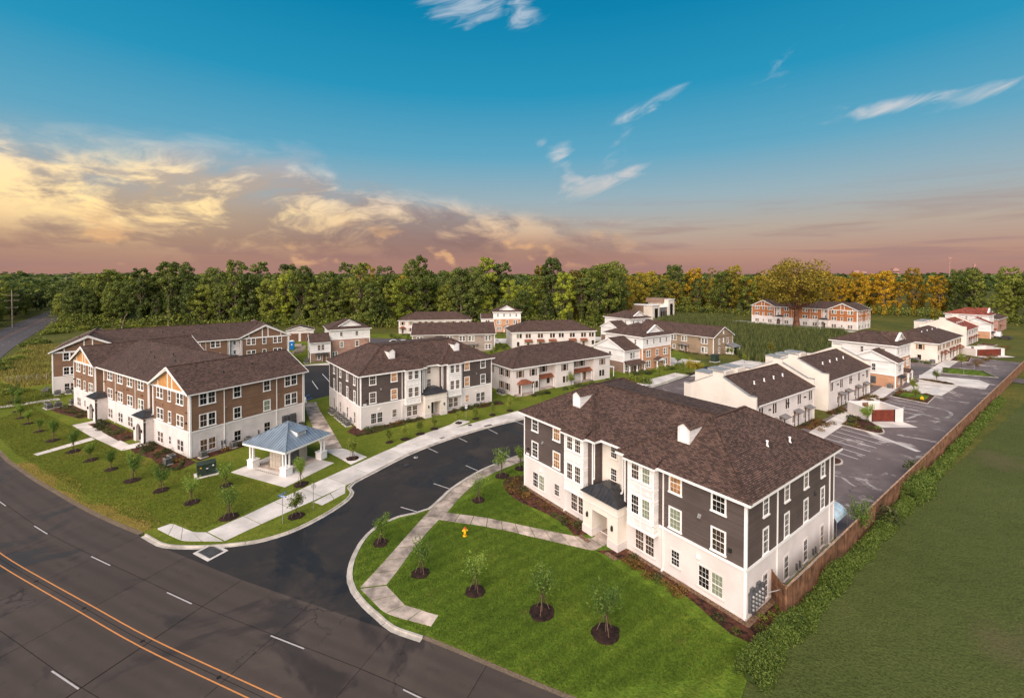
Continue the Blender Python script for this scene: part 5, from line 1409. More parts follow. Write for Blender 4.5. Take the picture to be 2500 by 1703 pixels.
# ------------------------------------------------------------------ white buildings with stepped parapet gables
def parapet_house(name, x, y, deg, L, D, label, roofm='roof_shingle', awm='metal_grey', nw=5, rear=True):
    b = building(name, x, y, deg, label, 'townhouse', 'white buildings with parapet gables')
    ZE = 6.2; th = .38
    walls(b, [(th, 0), (L - th, 0), (L - th, D), (th, D)], 0, ZE, 'stucco', 'wall')
    F = Face(0, 0, 0)
    prof = [(-.1, 0), (-.1, 7.5), (1.0, 7.5), (D * .43, 9.75), (D * .43, 10.5), (D * .57, 10.5), (D * .57, 9.75), (D - 1.0, 7.5), (D + .1, 7.5), (D + .1, 0)]
    for u in (0, L - th):
        mb = MB()
        tri = tessellate_polygon([[Vector((p[0], p[1], 0)) for p in prof]])
        for t in tri:
            q = [prof[i] for i in t]
            if area2(q) < 0: q = q[::-1]
            mb.poly([(u + th, p[0], p[1]) for p in q]); mb.poly([(u, p[0], p[1]) for p in q[::-1]])
        for i in range(len(prof)):
            a, c = prof[i], prof[(i + 1) % len(prof)]
            mb.poly([(u, a[0], a[1]), (u, c[0], c[1]), (u + th, c[0], c[1]), (u + th, a[0], a[1])])
        pg = mb.build('parapet_gable', M['stucco_cream'], b)
        cp = MB()
        for i in range(1, len(prof) - 2):
            a, c = prof[i], prof[i + 1]
            if abs(a[0] - c[0]) < .01: continue
            cp.beam((u + th / 2, a[0], a[1] + .04), (u + th / 2, c[0], c[1] + .04), th + .12, .09)
        cp.build('coping', M['metal_galv'], pg)
    h = D / 2; pitch = .47; zr = ZE + (h + .45) * pitch
    mb = MB(); mb.slab([(th, -.45, ZE), (L - th, -.45, ZE), (L - th, h, zr), (th, h, zr)], .12); mb.slab([(L - th, D + .45, ZE), (th, D + .45, ZE), (th, h, zr), (L - th, h, zr)], .12)
    r = mb.build('roof', M[roofm], b); c = MB(); caps(c, (th, h, zr), (L - th, h, zr)); c.build('ridge_caps', M[roofm], r)
    MB().box(th, L - th, -.52, -.42, ZE - .2, ZE - .02).build('fascia', M['gutter'], b)
    MB().box(L - .25, L + .15, -.50, .1, ZE - .2, ZE).build('fascia', M['gutter'], b)
    for k in range(nw): window(b, F, L * (.08 + .84 * k / (nw - 1)), 3.75, 1.35, 1.75, 1, 2, True, 'stucco', 'window_frame_dark', head=.08, gl='window_glass')
    for k, u in enumerate((.26, .42, .66, .86)):
        u *= L
        awning(b, F, u, 2.7, 2.4, 1.1, .35, awm)
        door(b, F, u, .95, 2.1, 'door_white')
        mb = MB(); wall_box(mb, F, u - .85, u - .62, .1, 2.75, 0, .12); wall_box(mb, F, u + .62, u + .85, .1, 2.75, 0, .12); mb.build('door_post', M['wood_brown'], b)
        window(b, F, u - 1.25, .8, .45, 1.4, 1, 2, False, 'stucco', 'window_frame_dark', head=.06)
    for k in range(3): wall_lamp(b, F, L * (.2 + .3 * k), 4.6)
    window(b, Face(0, D, -90), D * .5 + .5, 1.3, 1.0, 1.7, 2, 2, False, 'wood_brown', 'wood_brown', head=.12)
    mb = MB(); wall_box(mb, Face(0, D, -90), D * .5 - .45, D * .5 + .45, 4.9, 6.5, 0, .05); wall_box(mb, Face(0, D, -90), D * .5 - .6, D * .5 + .6, 4.7, 4.85, 0, .1); mb.build('blind_panel', M['stucco_cream'], b)
    for k in range(4): vent_pipe(b, L * (.3 + .16 * k), h * .55, ZE + (h * .55 + .45) * pitch, 'trim', .42, .11)
    if rear:   # low walls between the rear patios
        for k in range(3):
            u = L * (.42 + .21 * k); mb = MB().box(u, u + 3.0, D, D + 3.8, 0, 7.7); q = mb.build('rear_bay', M['stucco_cream'], b)
            MB().box(u - .1, u + 3.1, D + .5, D + 3.95, 7.7, 7.85).build('rear_bay_roof', M['metal_galv'], q)
    return b
parapet_house('parapet_townhouse', 39.2, 71.4, 35.2, 22.2, 12.8, 'white parapet gabled building standing closest behind the charcoal block')
parapet_house('parapet_townhouse', 62.9, 88.4, 35.6, 24.2, 12.8, 'white parapet gabled building between the dumpster enclosure and the orange house')
parapet_house('parapet_townhouse', 173.6, 170.0, 35.8, 22.4, 13.4, 'white parapet gabled building with a red roof in the far row', 'roof_red', 'metal_copper')

# ------------------------------------------------------------------ modern hall at the back
hl = building('modern_hall', 86.0, 272.5, 43.0, 'flat roofed modern hall with two cream portals near the woods', 'building')
MB().box(0, 8.5, 0, 16, 0, 8.4).build('cream_portal', M['stucco_cream'], hl); MB().box(2.6, 6.4, -.12, .3, .3, 6.6).build('glazing', M['window_glass'], hl)
MB().box(8.5, 21, 1.5, 14, 0, 6.6).build('grey_wall', M['metal_grey'], hl); MB().box(8.5, 21, 1.2, 14, 6.6, 6.95).build('coping', M['trim'], hl)
for u in (10, 13, 16, 18.8): MB().box(u, u + 1.6, 1.38, 1.6, 1.0, 4.2).build('window', M['window_glass'], hl)
MB().box(21, 29, .6, 15, 0, 11.2).build('cream_portal', M['stucco_cream'], hl); MB().box(23, 26.6, .5, .8, .3, 8.6).build('glazing', M['window_glass'], hl)
MB().box(19.6, 29.4, 3.5, 16, 9.2, 12.0).build('tower_block', M['siding_mocha'], hl)
MB().box(-1, 0.0, 6, 30, 0, 8.2).build('brown_wing', M['siding_mocha'], hl); MB().box(-1, 8, 16, 34, 0, 6.2).build('brown_wing', M['siding_mocha'], hl)
MB().box(-1.3, 8.3, 15.7, 34.3, 6.2, 6.6).build('coping', M['trim'], hl); MB().box(-.3, 8.8, -.3, 16.3, 8.4, 8.7).build('coping', M['trim'], hl)
MB().box(20.7, 29.3, .3, 3.5, 11.2, 11.5).build('coping', M['trim'], hl); MB().box(-2, 30, -4, .2, 0, .25).build('plinth', M['concrete'], hl)
# far skyline beyond the woods
def skyline(px, w, top, dist, label, cap=0, mat='skyline'):
    x = (px - 1250) / CAM_F * dist; h = CAM_H + ((CAM_CY - top) / CAM_F - CAM_P) * dist; ww = w / CAM_F * dist
    r = empty('office_tower', (x, dist, 0)); mb = MB().box(-ww / 2, ww / 2, -ww / 3, ww / 3, 0, h)
    mb.build('shaft', M[mat], r)
    q = MB()
    for k in range(int(h / 9)): q.box(-ww / 2 - .2, ww / 2 + .2, -ww / 3 - .2, -ww / 3, k * 9 + 2, k * 9 + 5)
    q.build('window_band', M['window_glass'], r)
    if cap: MB().box(-ww * .25, ww * .25, -ww * .2, ww * .2, h, h + cap * dist / CAM_F).build('top_storey', M[mat], r)
    return tag(r, label, 'building')
skyline(2088, 13, 660, 1500, 'left one of two square rose towers far off on the skyline'); skyline(2105, 14, 662, 1510, 'right one of two square rose towers far off on the skyline')
skyline(2184, 14, 656, 1600, 'dark rose tower with a set back top on the skyline', 2); skyline(2378, 8, 652, 1800, 'slim stepped tower rising above the woods by the mast', 8)
# ------------------------------------------------------------------ foliage
rng = np.random.default_rng(11)
def quads_mesh(name, c, size, mat, up=0.0, aspect=1.0, rs=None, dirs=None):
    """one small leaf-like face per point, randomly turned (up pulls the face normals upwards)"""
    r = rs or rng; n = len(c)
    nor = r.normal(size=(n, 3)); nor[:, 2] = np.abs(nor[:, 2]) * (1 + up) + up
    if dirs is not None: nor = dirs * 1.25 + r.normal(size=(n, 3)) * .55 + np.array([0, 0, .25])
    nor /= np.linalg.norm(nor, axis=1)[:, None]
    t = r.normal(size=(n, 3)); t -= (t * nor).sum(1)[:, None] * nor; t /= np.linalg.norm(t, axis=1)[:, None]
    b = np.cross(nor, t)
    s = np.asarray(size)[:, None] if np.ndim(size) else np.full((n, 1), size)
    a = s * .5; e = a * aspect
    v = np.empty((n, 4, 3), dtype=np.float32)
    v[:, 0] = c - t * a; v[:, 1] = c - b * e * .75 + nor * s * .08; v[:, 2] = c + t * a; v[:, 3] = c + b * e * .75 + nor * s * .08
    return raw_mesh(name, v.reshape(-1, 3), 4, mat)
def raw_mesh(name, v, k, mat):
    me = bpy.data.meshes.new(name); n = len(v) // k
    me.vertices.add(len(v)); me.vertices.foreach_set('co', np.ascontiguousarray(v, dtype=np.float32).ravel())
    me.loops.add(len(v)); me.loops.foreach_set('vertex_index', np.arange(len(v), dtype=np.int32))
    me.polygons.add(n); me.polygons.foreach_set('loop_start', np.arange(0, len(v), k, dtype=np.int32))
    me.update(); me.validate()
    me.materials.append(M[mat]); return me
def blob_points(r, n, rad, flat=.8):
    d = r.normal(size=(n, 3)); d /= np.linalg.norm(d, axis=1)[:, None]
    q = d * (rad * r.uniform(.45, 1.0, (n, 1)) ** .6); q[:, 2] *= flat
    return q
def tree_meshes(seed, h, rad, base, leaf, nleaf, clumps, mat='leaf_dark', bark='bark', lean=0.0, vine=False, top=.55, tr=.35, open_=.0):
    r = np.random.default_rng(seed); rnd = random.Random(seed)
    tb = MB(); pts = []; dirs = []
    top_z = h * .86; x = y = 0.0
    spine = []
    for k in range(7):
        t = k / 6; spine.append((x + lean * t * t * h * .2 + rnd.uniform(-.25, .25) * t, y + rnd.uniform(-.25, .25) * t, top_z * t))
    rads = [tr * (1 - .82 * k / 6) * (1.35 if k == 0 else 1) for k in range(7)]
    tb.path(spine, rads, 7)
    centres = []
    zc = (base + h) / 2; zr = (h - base) / 2
    for k in range(clumps):
        a = k * 2.399 + rnd.uniform(-.4, .4); zz = rnd.uniform(-.92, .95); rr = math.sqrt(max(0, 1 - (abs(zz - .05)) ** (2.2))) * rnd.uniform(.45, 1.0)
        p = (spine[-1][0] * .6 + math.cos(a) * rr * rad, math.sin(a) * rr * rad, zc + zz * zr)
        cr_ = rad * rnd.uniform(.15, .31) * (1.1 - .25 * abs(zz)) * (1.25 if clumps < 45 else 1)
        centres.append((p, cr_))
        if k % 2 == 0 or rr > .7:
            i = min(5, max(1, int((p[2] - rnd.uniform(2, 5)) / top_z * 6))); s = Vector(spine[i]); m = s.lerp(Vector(p), .55) + Vector((0, 0, -.04 * h * rnd.random()))
            tb.path([s, m, p], [rads[i] * .5, rads[i] * .3, .03], 5)
    tot = sum(c[1] ** 2 for c in centres)
    for p, cr_ in centres:
        n = max(12, int(nleaf * cr_ ** 2 / tot)); q = blob_points(r, n, cr_, .78)
        keep = q[:, 2] > -cr_ * (.55 + .3 * r.random(n)); q = q[keep]
        pts.append(q + np.array(p)); dirs.append(q / np.linalg.norm(q, axis=1)[:, None])
    if vine:
        n = nleaf // 5; zz = r.uniform(.5, base + 3, n); q = np.stack([r.normal(0, .75, n), r.normal(0, .75, n), zz], 1)
        q[:, :2] *= (1.25 - .4 * zz / (base + 3))[:, None]; pts.append(q); dd_ = q * np.array([1, 1, 0]); dirs.append(dd_ / (np.linalg.norm(dd_, axis=1)[:, None] + 1e-6))
    c = np.concatenate(pts)
    return tb.mesh('trunk', M[bark]), quads_mesh('crown', c, r.uniform(leaf * .6, leaf * 1.35, len(c)), mat, .25, 1.0, r, np.concatenate(dirs))
def plant_tree(name, tm, cm, x, y, s, rz, label, cat, group, mat=None, sz=None, z=0.0):
    t = empty(name, (x, y, z), rz); t.scale = (s, s, sz or s); tag(t, label, cat, group)
    obj('trunk', tm, t); c = obj('crown', cm, t)
    if mat: c.material_slots[0].link = 'OBJECT'; c.material_slots[0].material = M[mat]
    return t
FT = [tree_meshes(100 + i, h, rad, base, .64, 7200, int(cl * 2.0), vine=v, bark=bk, tr=.38) for i, (h, rad, base, cl, v, bk) in enumerate((
    (28, 7.0, 5, 38, False, 'bark'), (30, 6.2, 4, 40, True, 'bark_pale'), (26, 7.4, 4, 40, False, 'bark'), (31, 6.6, 8, 34, True, 'bark_pale'), (25, 6.0, 2, 36, False, 'bark'),
    (29, 7.8, 6, 38, False, 'bark'), (23, 6.6, 1.5, 40, False, 'bark'), (32, 5.6, 8, 32, True, 'bark_pale')))]
LABEL = {'leaf_dark': 'dark green broadleaf tree in the belt of woods behind the estate', 'leaf_mid': 'mid green broadleaf tree in the belt of woods behind the estate',
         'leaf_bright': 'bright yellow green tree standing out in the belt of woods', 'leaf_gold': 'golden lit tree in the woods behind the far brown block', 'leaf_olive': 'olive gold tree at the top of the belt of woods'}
forest_edge = polyline([(-330, 352), (-292, 305), (-262, 262), (-240, 244), (-217, 240), (-182, 240), (-140, 240), (-106, 240), (-66, 234), (-20, 240), (30, 240), (48, 244), (66, 262), (84, 318), (112, 326), (147, 312), (190, 304), (241, 304), (268, 296), (276, 266), (284, 244), (302, 228), (340, 225), (400, 240)], 7.5)
def forest():
    rnd = random.Random(5); placed = []
    n = len(forest_edge); count = 0
    back = offset(forest_edge, 1.0)
    for depth, step, jit in ((0, 1, 2.5), (9, 1, 3), (19, 1, 3.5), (30, 1, 4), (43, 2, 5)):
        for i in range(0, n, step):
            p = forest_edge[i]; q = back[i]; d = Vector((q[0] - p[0], q[1] - p[1])).normalized()
            px = p[0] + d.x * depth + rnd.uniform(-jit, jit); py = p[1] + d.y * depth + rnd.uniform(-jit, jit)
            if count >= 300: continue
            az = px / max(1, py)
            rv = rnd.random()
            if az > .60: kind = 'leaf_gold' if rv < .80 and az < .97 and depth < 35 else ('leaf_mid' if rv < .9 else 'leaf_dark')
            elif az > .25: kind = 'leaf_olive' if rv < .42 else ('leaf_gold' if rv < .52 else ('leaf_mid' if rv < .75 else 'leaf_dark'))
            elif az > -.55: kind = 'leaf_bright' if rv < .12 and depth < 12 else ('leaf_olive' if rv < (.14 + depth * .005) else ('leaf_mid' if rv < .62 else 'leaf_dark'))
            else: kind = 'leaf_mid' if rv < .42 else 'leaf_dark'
            k = rnd.randrange(len(FT)); s = rnd.uniform(.78, 1.14) * (.66 if depth == 0 and rnd.random() < .35 else 1.0)
            if az > .25: s *= .93
            if az < -.78: s *= .84
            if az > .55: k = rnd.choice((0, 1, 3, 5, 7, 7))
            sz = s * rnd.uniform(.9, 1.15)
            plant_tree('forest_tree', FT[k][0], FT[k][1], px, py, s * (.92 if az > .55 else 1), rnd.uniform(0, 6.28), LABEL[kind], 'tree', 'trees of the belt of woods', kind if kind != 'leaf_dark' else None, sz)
            count += 1
    # road-side wood on the far left
    sa, sb = s_near(-200, 182), RS[-1]
    q = sa
    while q < sb:
        for off in (27, 38, 50, 64):
            p = road_pt(q + rnd.uniform(-4, 4), off + rnd.uniform(-4, 4))
            if p[0] / p[1] < -1.32: continue
            k = rnd.randrange(len(FT)); kind = 'leaf_mid' if rnd.random() < .45 else 'leaf_dark'
            plant_tree('roadside_tree', FT[k][0], FT[k][1], p[0], p[1], rnd.uniform(.58, .8), rnd.uniform(0, 6.28), LABEL2[kind], 'tree', 'trees beyond the main road', kind)
        q += 11
LABEL2 = {'leaf_mid': 'mid green tree in the wood on the far side of the main road', 'leaf_dark': 'dark green tree in the wood on the far side of the main road'}
forest()
# woods rolling on to the horizon: one mass
def far_woods():
    r = np.random.default_rng(3); c = []; sz = []
    for ring, n, d0, d1, s in ((0, 36000, 285, 520, 2.6), (1, 26000, 520, 1100, 5.0), (2, 16000, 1100, 3200, 12.0)):
        az = r.uniform(-1.15, 1.15, n); d = np.sqrt(r.uniform(d0 ** 2, d1 ** 2, n))
        x = np.sin(az) * d; y = np.cos(az) * d
        hump = 3.2 * np.sin(x * .11 + np.sin(y * .07) * 2) * np.sin(y * .13 + 1.3) + 2.0 * np.sin(x * .31) * np.sin(y * .27)
        z = 20.0 + hump + r.uniform(-2.2, 1.0, n) + (5.5 + 3.0 * np.sin(x * .021 + 1) * np.sin(y * .009) + 2 * np.sin(x * .06) if ring == 2 else 0)
        fx, fy = x, y
        edge = np.interp(np.arctan2(x, y), EA, ED)
        keep = (np.hypot(x, y) > edge + 44) | (ring > 0)
        keep &= ~((np.abs(x + y * .98 + 2) < 16) & (x < -240) & (d < 420))
        c.append(np.stack([x, y, z], 1)[keep]); sz.append(r.uniform(s * .6, s * 1.3, n)[keep])
    c = np.concatenate(c); sz = np.concatenate(sz)
    o = obj('distant_woods', quads_mesh('distant_woods', c, sz, 'leaf_dark', 1.2, 1.0, r)); tag(o, 'dark canopy of far woods reaching to the horizon', 'woods', None, 'stuff')
EA, ED = zip(*sorted((math.atan2(p[0], p[1]), math.hypot(p[0], p[1])) for p in forest_edge))
far_woods()
def undergrowth():
    r = np.random.default_rng(8); c = []; sz = []
    for p in forest_edge:
        n = 330; base = np.array([p[0], p[1]]) * (1 - r.uniform(-.012, .05, (n, 1)) * 1.0)
        q = base + r.normal(0, 3.2, (n, 2)); hh = 2.4 + 3.4 * (.5 + .5 * math.sin(p[0] * .13 + p[1] * .21)) + 1.5 * r.random()
        c.append(np.column_stack([q, r.uniform(0, 1, n) ** .7 * hh])); sz.append(r.uniform(.45, 1.0, n))
    o = obj('forest_undergrowth', quads_mesh('forest_undergrowth', np.concatenate(c), np.concatenate(sz), 'leaf_mid', .4, 1.0, r)); tag(o, 'tangled green undergrowth along the foot of the woods', 'undergrowth', None, 'stuff')
undergrowth()
# the huge tree in front of the far block
tm, cm = tree_meshes(77, 33.5, 16.0, 13.5, .72, 13000, 80, 'leaf_olive', 'bark', .15, False, .5, 1.5)
big = plant_tree('giant_oak', tm, cm, 142.8, 223.4, 1.0, 1.1, 'huge spreading tree with reddish trunk in front of the far brown block', 'tree', None)
leaf_material('leaf_giant', (.085, .074, .012), (.40, .29, .034), (.52, .37, .035)); cm.materials.clear(); cm.materials.append(M['leaf_giant'])
mk('bark_red', (.15, .065, .035), .9, .3, 1.2, fine=.4, fscale=5, coord='Object'); tm.materials.clear(); tm.materials.append(M['bark_red'])
# tall slender golden lit tree and the pale dead leaner
tm, cm = tree_meshes(78, 34, 4.6, 16, .7, 2600, 20, 'leaf_gold', 'bark_pale', .1, True, .5, .45)
x0, y0 = at(1735, 745); plant_tree('slender_tree', tm, cm, x0 * .93, y0 * .93, .98, 0, 'tall slender gold tree rising above the woods left of the giant tree', 'tree', None)
tm, cm = tree_meshes(79, 30, 4.2, 15, .7, 2400, 20, 'leaf_mid', 'bark_pale', .05, True, .5, .5)
plant_tree('vine_tree', tm, cm, -182, 236, 1.06, 0, 'tall vine wrapped tree behind the roof of the rear gabled block', 'tree', None)
x0, y0 = -226, 232
mb = MB().path([(0, 0, 0), (.5, 0, 3.5), (1.8, 0, 7.5), (3.2, 0, 9.6)], [.3, .24, .16, .06], 6); o = mb.build('dead_trunk', M['bark_pale']); o.location = (x0 * .9 + 20, y0 * .9, 0); tag(o, 'bare leaning dead trunk at the foot of the woods', 'tree')

# ------------------------------------------------------------------ young trees on the lawns
def sapling_meshes(seed, h, spread, nleaf, leaf, mat, form='vase'):
    r = np.random.default_rng(seed); rnd = random.Random(seed); tb = MB(); pts = []
    th = h * .36
    tb.path([(0, 0, 0), (.02, .01, th), (.0, .03, h * .62)], [.045, .035, .018], 6)
    nb = 13
    for k in range(nb):
        a = k * 2.399; z0 = th * rnd.uniform(.75, 1.35); e = spread * rnd.uniform(.5, 1.0) * (.55 if form == 'round' and k % 3 == 0 else 1)
        zt = h * rnd.uniform(.62, 1.0) if form == 'vase' else h * rnd.uniform(.45, 1.0)
        p0 = Vector((0, 0, z0)); p2 = Vector((math.cos(a) * e, math.sin(a) * e, zt)); p1 = p0.lerp(p2, .5) + Vector((math.cos(a) * e * .12, math.sin(a) * e * .12, -.05))
        tb.path([p0, p1, p2], [.016, .010, .004], 4)
        n = nleaf // nb; t = r.uniform(.25, 1.06, n) ** .8
        q = np.array([np.array(p0.lerp(p2, float(tt))) for tt in t]); q += r.normal(0, .13 * spread + .05, (n, 3)); pts.append(q)
    c = np.concatenate(pts)
    return tb.mesh('trunk', M['bark']), quads_mesh('crown', c, r.uniform(leaf * .6, leaf * 1.3, len(c)), mat, .1, .55, r)
stake_mb = MB(); 
for a in (.4, 2.5, 4.6):
    stake_mb.tube((math.cos(a) * .55, math.sin(a) * .55, .0), (math.cos(a) * .06, math.sin(a) * .06, 1.25), .022, .02, 5)
stake_mesh = stake_mb.mesh('stake', M['stake'])
def ring_mesh(seed, rad=.85):
    rnd = random.Random(seed); mb = MB(); n = 22; pr = [rad * rnd.uniform(.9, 1.08) for _ in range(n)]
    lv = [(1.0, .0), (.92, .07), (.55, .13), (.18, .10)]
    rows = [[(math.cos(6.283 * k / n) * pr[k] * f, math.sin(6.283 * k / n) * pr[k] * f, z + rnd.uniform(-.015, .015)) for k in range(n)] for f, z in lv]
    for i in range(3):
        for k in range(n): mb.poly([rows[i][k], rows[i][(k + 1) % n], rows[i + 1][(k + 1) % n], rows[i + 1][k]])
    mb.poly(rows[3]); return mb.mesh('mulch_ring', M['mulch_ring'])
RINGS = [ring_mesh(i) for i in range(4)]
SP = {'a': [sapling_meshes(200 + i, 3.0, .58 + .12 * (i % 3), 1300, .185, 'leaf_sapling') for i in range(6)], 'b': [sapling_meshes(210 + i, 3.2, .95, 1000, .175, 'leaf_sapling') for i in range(4)],
      'c': [sapling_meshes(220 + i, 2.9, .85, 1000, .2, 'leaf_sapling_lime', 'round') for i in range(3)]}
def sapling(x, y, form, s, label, group, z=.06, stakes=True, ring=True, mat=None):
    rnd = random.Random(int(x * 31 + y * 17)); tm, cm = rnd.choice(SP[form])
    t = plant_tree('sapling', tm, cm, x, y, s, rnd.uniform(0, 6.28), label, 'sapling', group, mat, s * rnd.uniform(.92, 1.08), z)
    t.rotation_euler = (rnd.uniform(-.05, .05), rnd.uniform(-.05, .05), t.rotation_euler[2]); f = rnd.uniform(.86, 1.14); t.scale = (t.scale[0] * f * rnd.uniform(.88, 1.12), t.scale[1] * f, t.scale[2] * f)
    if stakes: obj('stake', stake_mesh, t)
    if ring: obj('mulch_ring', rnd.choice(RINGS), t)
    return t
for i, p in enumerate([(-93.3, 84.2), (-88.3, 80.9), (-81.95, 76.8), (-75.2, 72.6), (-67.4, 68), (-61.7, 64.8), (-55.9, 61.7), (-50.1, 58.4), (-44.2, 55.7), (-38.2, 52.7), (-31.7, 49.5), (-36.75, 56.85), (-103.8, 93.4), (-106.6, 94.7), (-98.4, 88.3)]):
    sapling(*p, 'a' if i < 9 or i > 11 else 'b', 1.0, 'staked sapling with a mulch ring in the row beside the main road', 'saplings along the main road lawn')
sapling(-24.3, 49.7, 'c', 1.02, 'lime green sapling on the verge between the street sign and the stop sign', None)
sapling(-27.35, 57.3, 'a', 1.05, 'sapling in front of the blue roofed mail pavilion', None)
sapling(-23.55, 65.4, 'c', 1.0, 'lime sapling on the lawn beside the pavilion and the charcoal block path', None)
sapling(-13.3, 44.7, 'a', 1.05, 'bushy sapling on the grass strip inside the street corner kerb', None)
sapling(-8.3, 40.1, 'b', 1.05, 'leaning forked sapling next to the stained sidewalk', None)
sapling(-3.15, 37.8, 'b', 1.15, 'feathery sapling on the front lawn, first after the sidewalk end', None)
sapling(2.43, 35.4, 'b', 1.18, 'feathery sapling in the middle of the three on the front lawn', None)
sapling(7.1, 33.3, 'b', 1.18, 'feathery sapling on the front lawn closest to the charcoal block corner', None)
sapling(-4.03, 53.2, 'b', .95, 'sapling on the lawn between the stained sidewalk and the curved bed', None)
sapling(-1.35, 59.7, 'b', .95, 'sapling by the sidewalk near the end of the charcoal block', None)
sapling(1.2, 62.1, 'a', 1.0, 'sapling beside the white no parking sign at the block corner', None)
for p in [(-19.9, 71.9), (-17.7, 73.2), (-15.7, 75.7), (-13.7, 78.2), (-9.8, 81.3), (-6.85, 83.6), (-3.75, 86.0), (-.4, 88.7)]:
    sapling(*p, 'c', .8, 'small lime sapling on the grass strip in front of the charcoal block', 'saplings in front of the middle charcoal block', .06, False)
sapling(64.4, 80.3, 'a', 1.3, 'young tree in the planting island by the dumpster enclosure', None, .2, False, False)
sapling(88.6, 97.4, 'c', 1.1, 'young tree on the turf island between the parking bays', None, .2, True, False)
sapling(93.3, 103.2, 'c', 1.1, 'young tree at the edge of the blue marked parking pad', None, .2, True, False)
sapling(108.2, 113.2, 'c', 1.1, 'young tree on the narrow island before the crossing street', None, .2, True, False)
sapling(105.2, 122.6, 'c', 1.25, 'young tree beside the orange house at the crossing street', None, .06, False, False)
sapling(*at(1683, 912), 'c', 1.35, 'round young tree on the verge behind the first white parapet building', None, .06, False, True, 'leaf_olive')
sapling(*at(1880, 865), 'c', 1.5, 'bare topped young tree at the edge of the tall grass', None, .06, False, True, 'leaf_olive')
for px, py in ((1652, 912), (1668, 905), (1610, 920), (1776, 868), (1786, 866), (1818, 886)): sapling(*at(px, py), 'c', 1.15, 'young street tree in front of the orange house and tan row', 'street trees by the orange house', .06, False, False)
for px, py in ((956, 830), (997, 830), (1208, 868), (1200, 872), (1155, 868), (1395, 942)): sapling(*at(px, py), 'c', 1.1, 'small young tree among the far townhouses', 'young trees among the far townhouses', .06, False, False)
sapling(35.6, 45.2, 'b', 1.25, 'straggly young tree behind the fence at the block corner', None, .06, False, False)
sapling(133.2, 131.6, 'c', 1.4, 'spreading young tree beside the shuttered white townhouse', None, .06, False, False)
sapling(*at(1655, 893), 'a', 1.5, 'dark young tree beside the pale pad of the tan row', None, .06, False, False)

# ------------------------------------------------------------------ shrubs and beds
SH = {}
for key, mat, n, leaf in (('g', 'leaf_shrub', 190, .16), ('r', 'leaf_rust', 150, .16), ('d', 'leaf_dark', 200, .16), ('y', 'leaf_sapling_lime', 150, .15)):
    SH[key] = []
    for i in range(3):
        r = np.random.default_rng(400 + i); q = blob_points(r, n, .5, .75); q[:, 2] = np.abs(q[:, 2]) + .03; q += r.normal(0, .06, q.shape); q[:, 2] = np.abs(q[:, 2])
        SH[key].append(quads_mesh('shrub', q, r.uniform(leaf * .6, leaf * 1.3, n), mat, .2, .6, r))
def shrub(x, y, s, key, label, group, z=.07, cat='shrub'):
    o = obj('shrub', random.choice(SH[key])); o.location = (x, y, z); s *= 1.4; o.scale = (s, s, s * random.uniform(.75, 1.25)); o.rotation_euler = (0, 0, random.uniform(0, 6.28)); tag(o, label, cat, group); return o
def shrub_mass(name, spots, key, label):
    """small plants nobody could pick apart: one object"""
    vs_ = []; r = np.random.default_rng(len(spots))
    for x, y, s, z in spots:
        q = blob_points(r, 110, .5 * s, .75); q[:, 2] = np.abs(q[:, 2]) + .04; vs_.append(q + np.array([x, y, z]))
    o = obj(name, quads_mesh(name, np.concatenate(vs_), .2, SH[key][0].materials[0].name, .2, .6, r)); tag(o, label, 'shrubs', None, 'stuff')
def bed(outline, mat='mulch', z=.085):
    o = MB().prism(outline, .0, z).build('planting_bed', M[mat]); o['kind'] = 'structure'; return o
def loc2w(ox, oy, deg, u, v):
    a = R(deg); return (ox + u * math.cos(a) - v * math.sin(a), oy + u * math.sin(a) + v * math.cos(a))
Dw = lambda u, v: loc2w(1.58, 57.16, -53.63, u, v); Bw = lambda u, v: loc2w(-26.5, 77.58, 38.27, u, v); Aw = lambda u, v: loc2w(-91, 92.2, -31.6, u, v)
A2w = lambda u, v: loc2w(-104.6, 101.0, 38.1, u, v); Cw = lambda u, v: loc2w(.2, 99.8, 34.3, u, v)
bed(polyline([(1.6, 59.8), (-.7, 59.4), (-1.2, 57.6), (-.6, 55.2), (.9, 52.9), (2.9, 51.2), (4.8, 49.3), (6.0, 47.4), (6.5, 46.0)], 1.0) + [(9.2, 46.4), Dw(12, 0), Dw(0, 0)])
bed(polyline([(8.3, 43.4), (9.2, 42.7), (11.1, 41.6), (12.5, 40.2), (14.0, 38.3), (15.1, 36.5), (15.8, 34.8), (16.6, 33.2), (18.0, 32.1)], 1.0) + [(20.8, 34.0), (21.6, 36.2), Dw(28.3, 0), Dw(16.8, 0)])
for pts in ([Dw(0, -.02), Dw(12.2, -.02), Dw(12.2, -.5), Dw(0, -.5)], [Dw(17, -.02), Dw(28.7, -.02), Dw(28.7, -.5), Dw(17, -.5)], [Dw(28.2, .0), Dw(28.7, .0), Dw(28.7, 5), Dw(28.2, 5)], [Dw(12.2, -2.0), Dw(13.7, -2.0), Dw(13.7, -2.5), Dw(12.2, -2.5)], [Dw(15.8, -2.0), Dw(17.2, -2), Dw(17.2, -2.5), Dw(15.8, -2.5)]):
    bed(pts, 'gravel', .10)
rb = random.Random(21)
for i in range(30):
    u = rb.uniform(.5, 11.5) if i % 2 else rb.uniform(17.3, 27.6); v = -rb.uniform(.7, 1.9); shrub(*Dw(u, v), rb.uniform(.5, .95), rb.choice('rrg'), 'low rusty green shrub in the mulch bed along the near charcoal block', 'shrubs in front of the near charcoal block')
for u, v in ((28.9, 1.3), (29.3, 2.2), (29.8, .6), (29.2, .1), (28.3, -1.6)): shrub(*Dw(u, v), .55, 'y', 'little yellow green seedling in the red mulch at the block corner', 'seedlings in the corner bed')
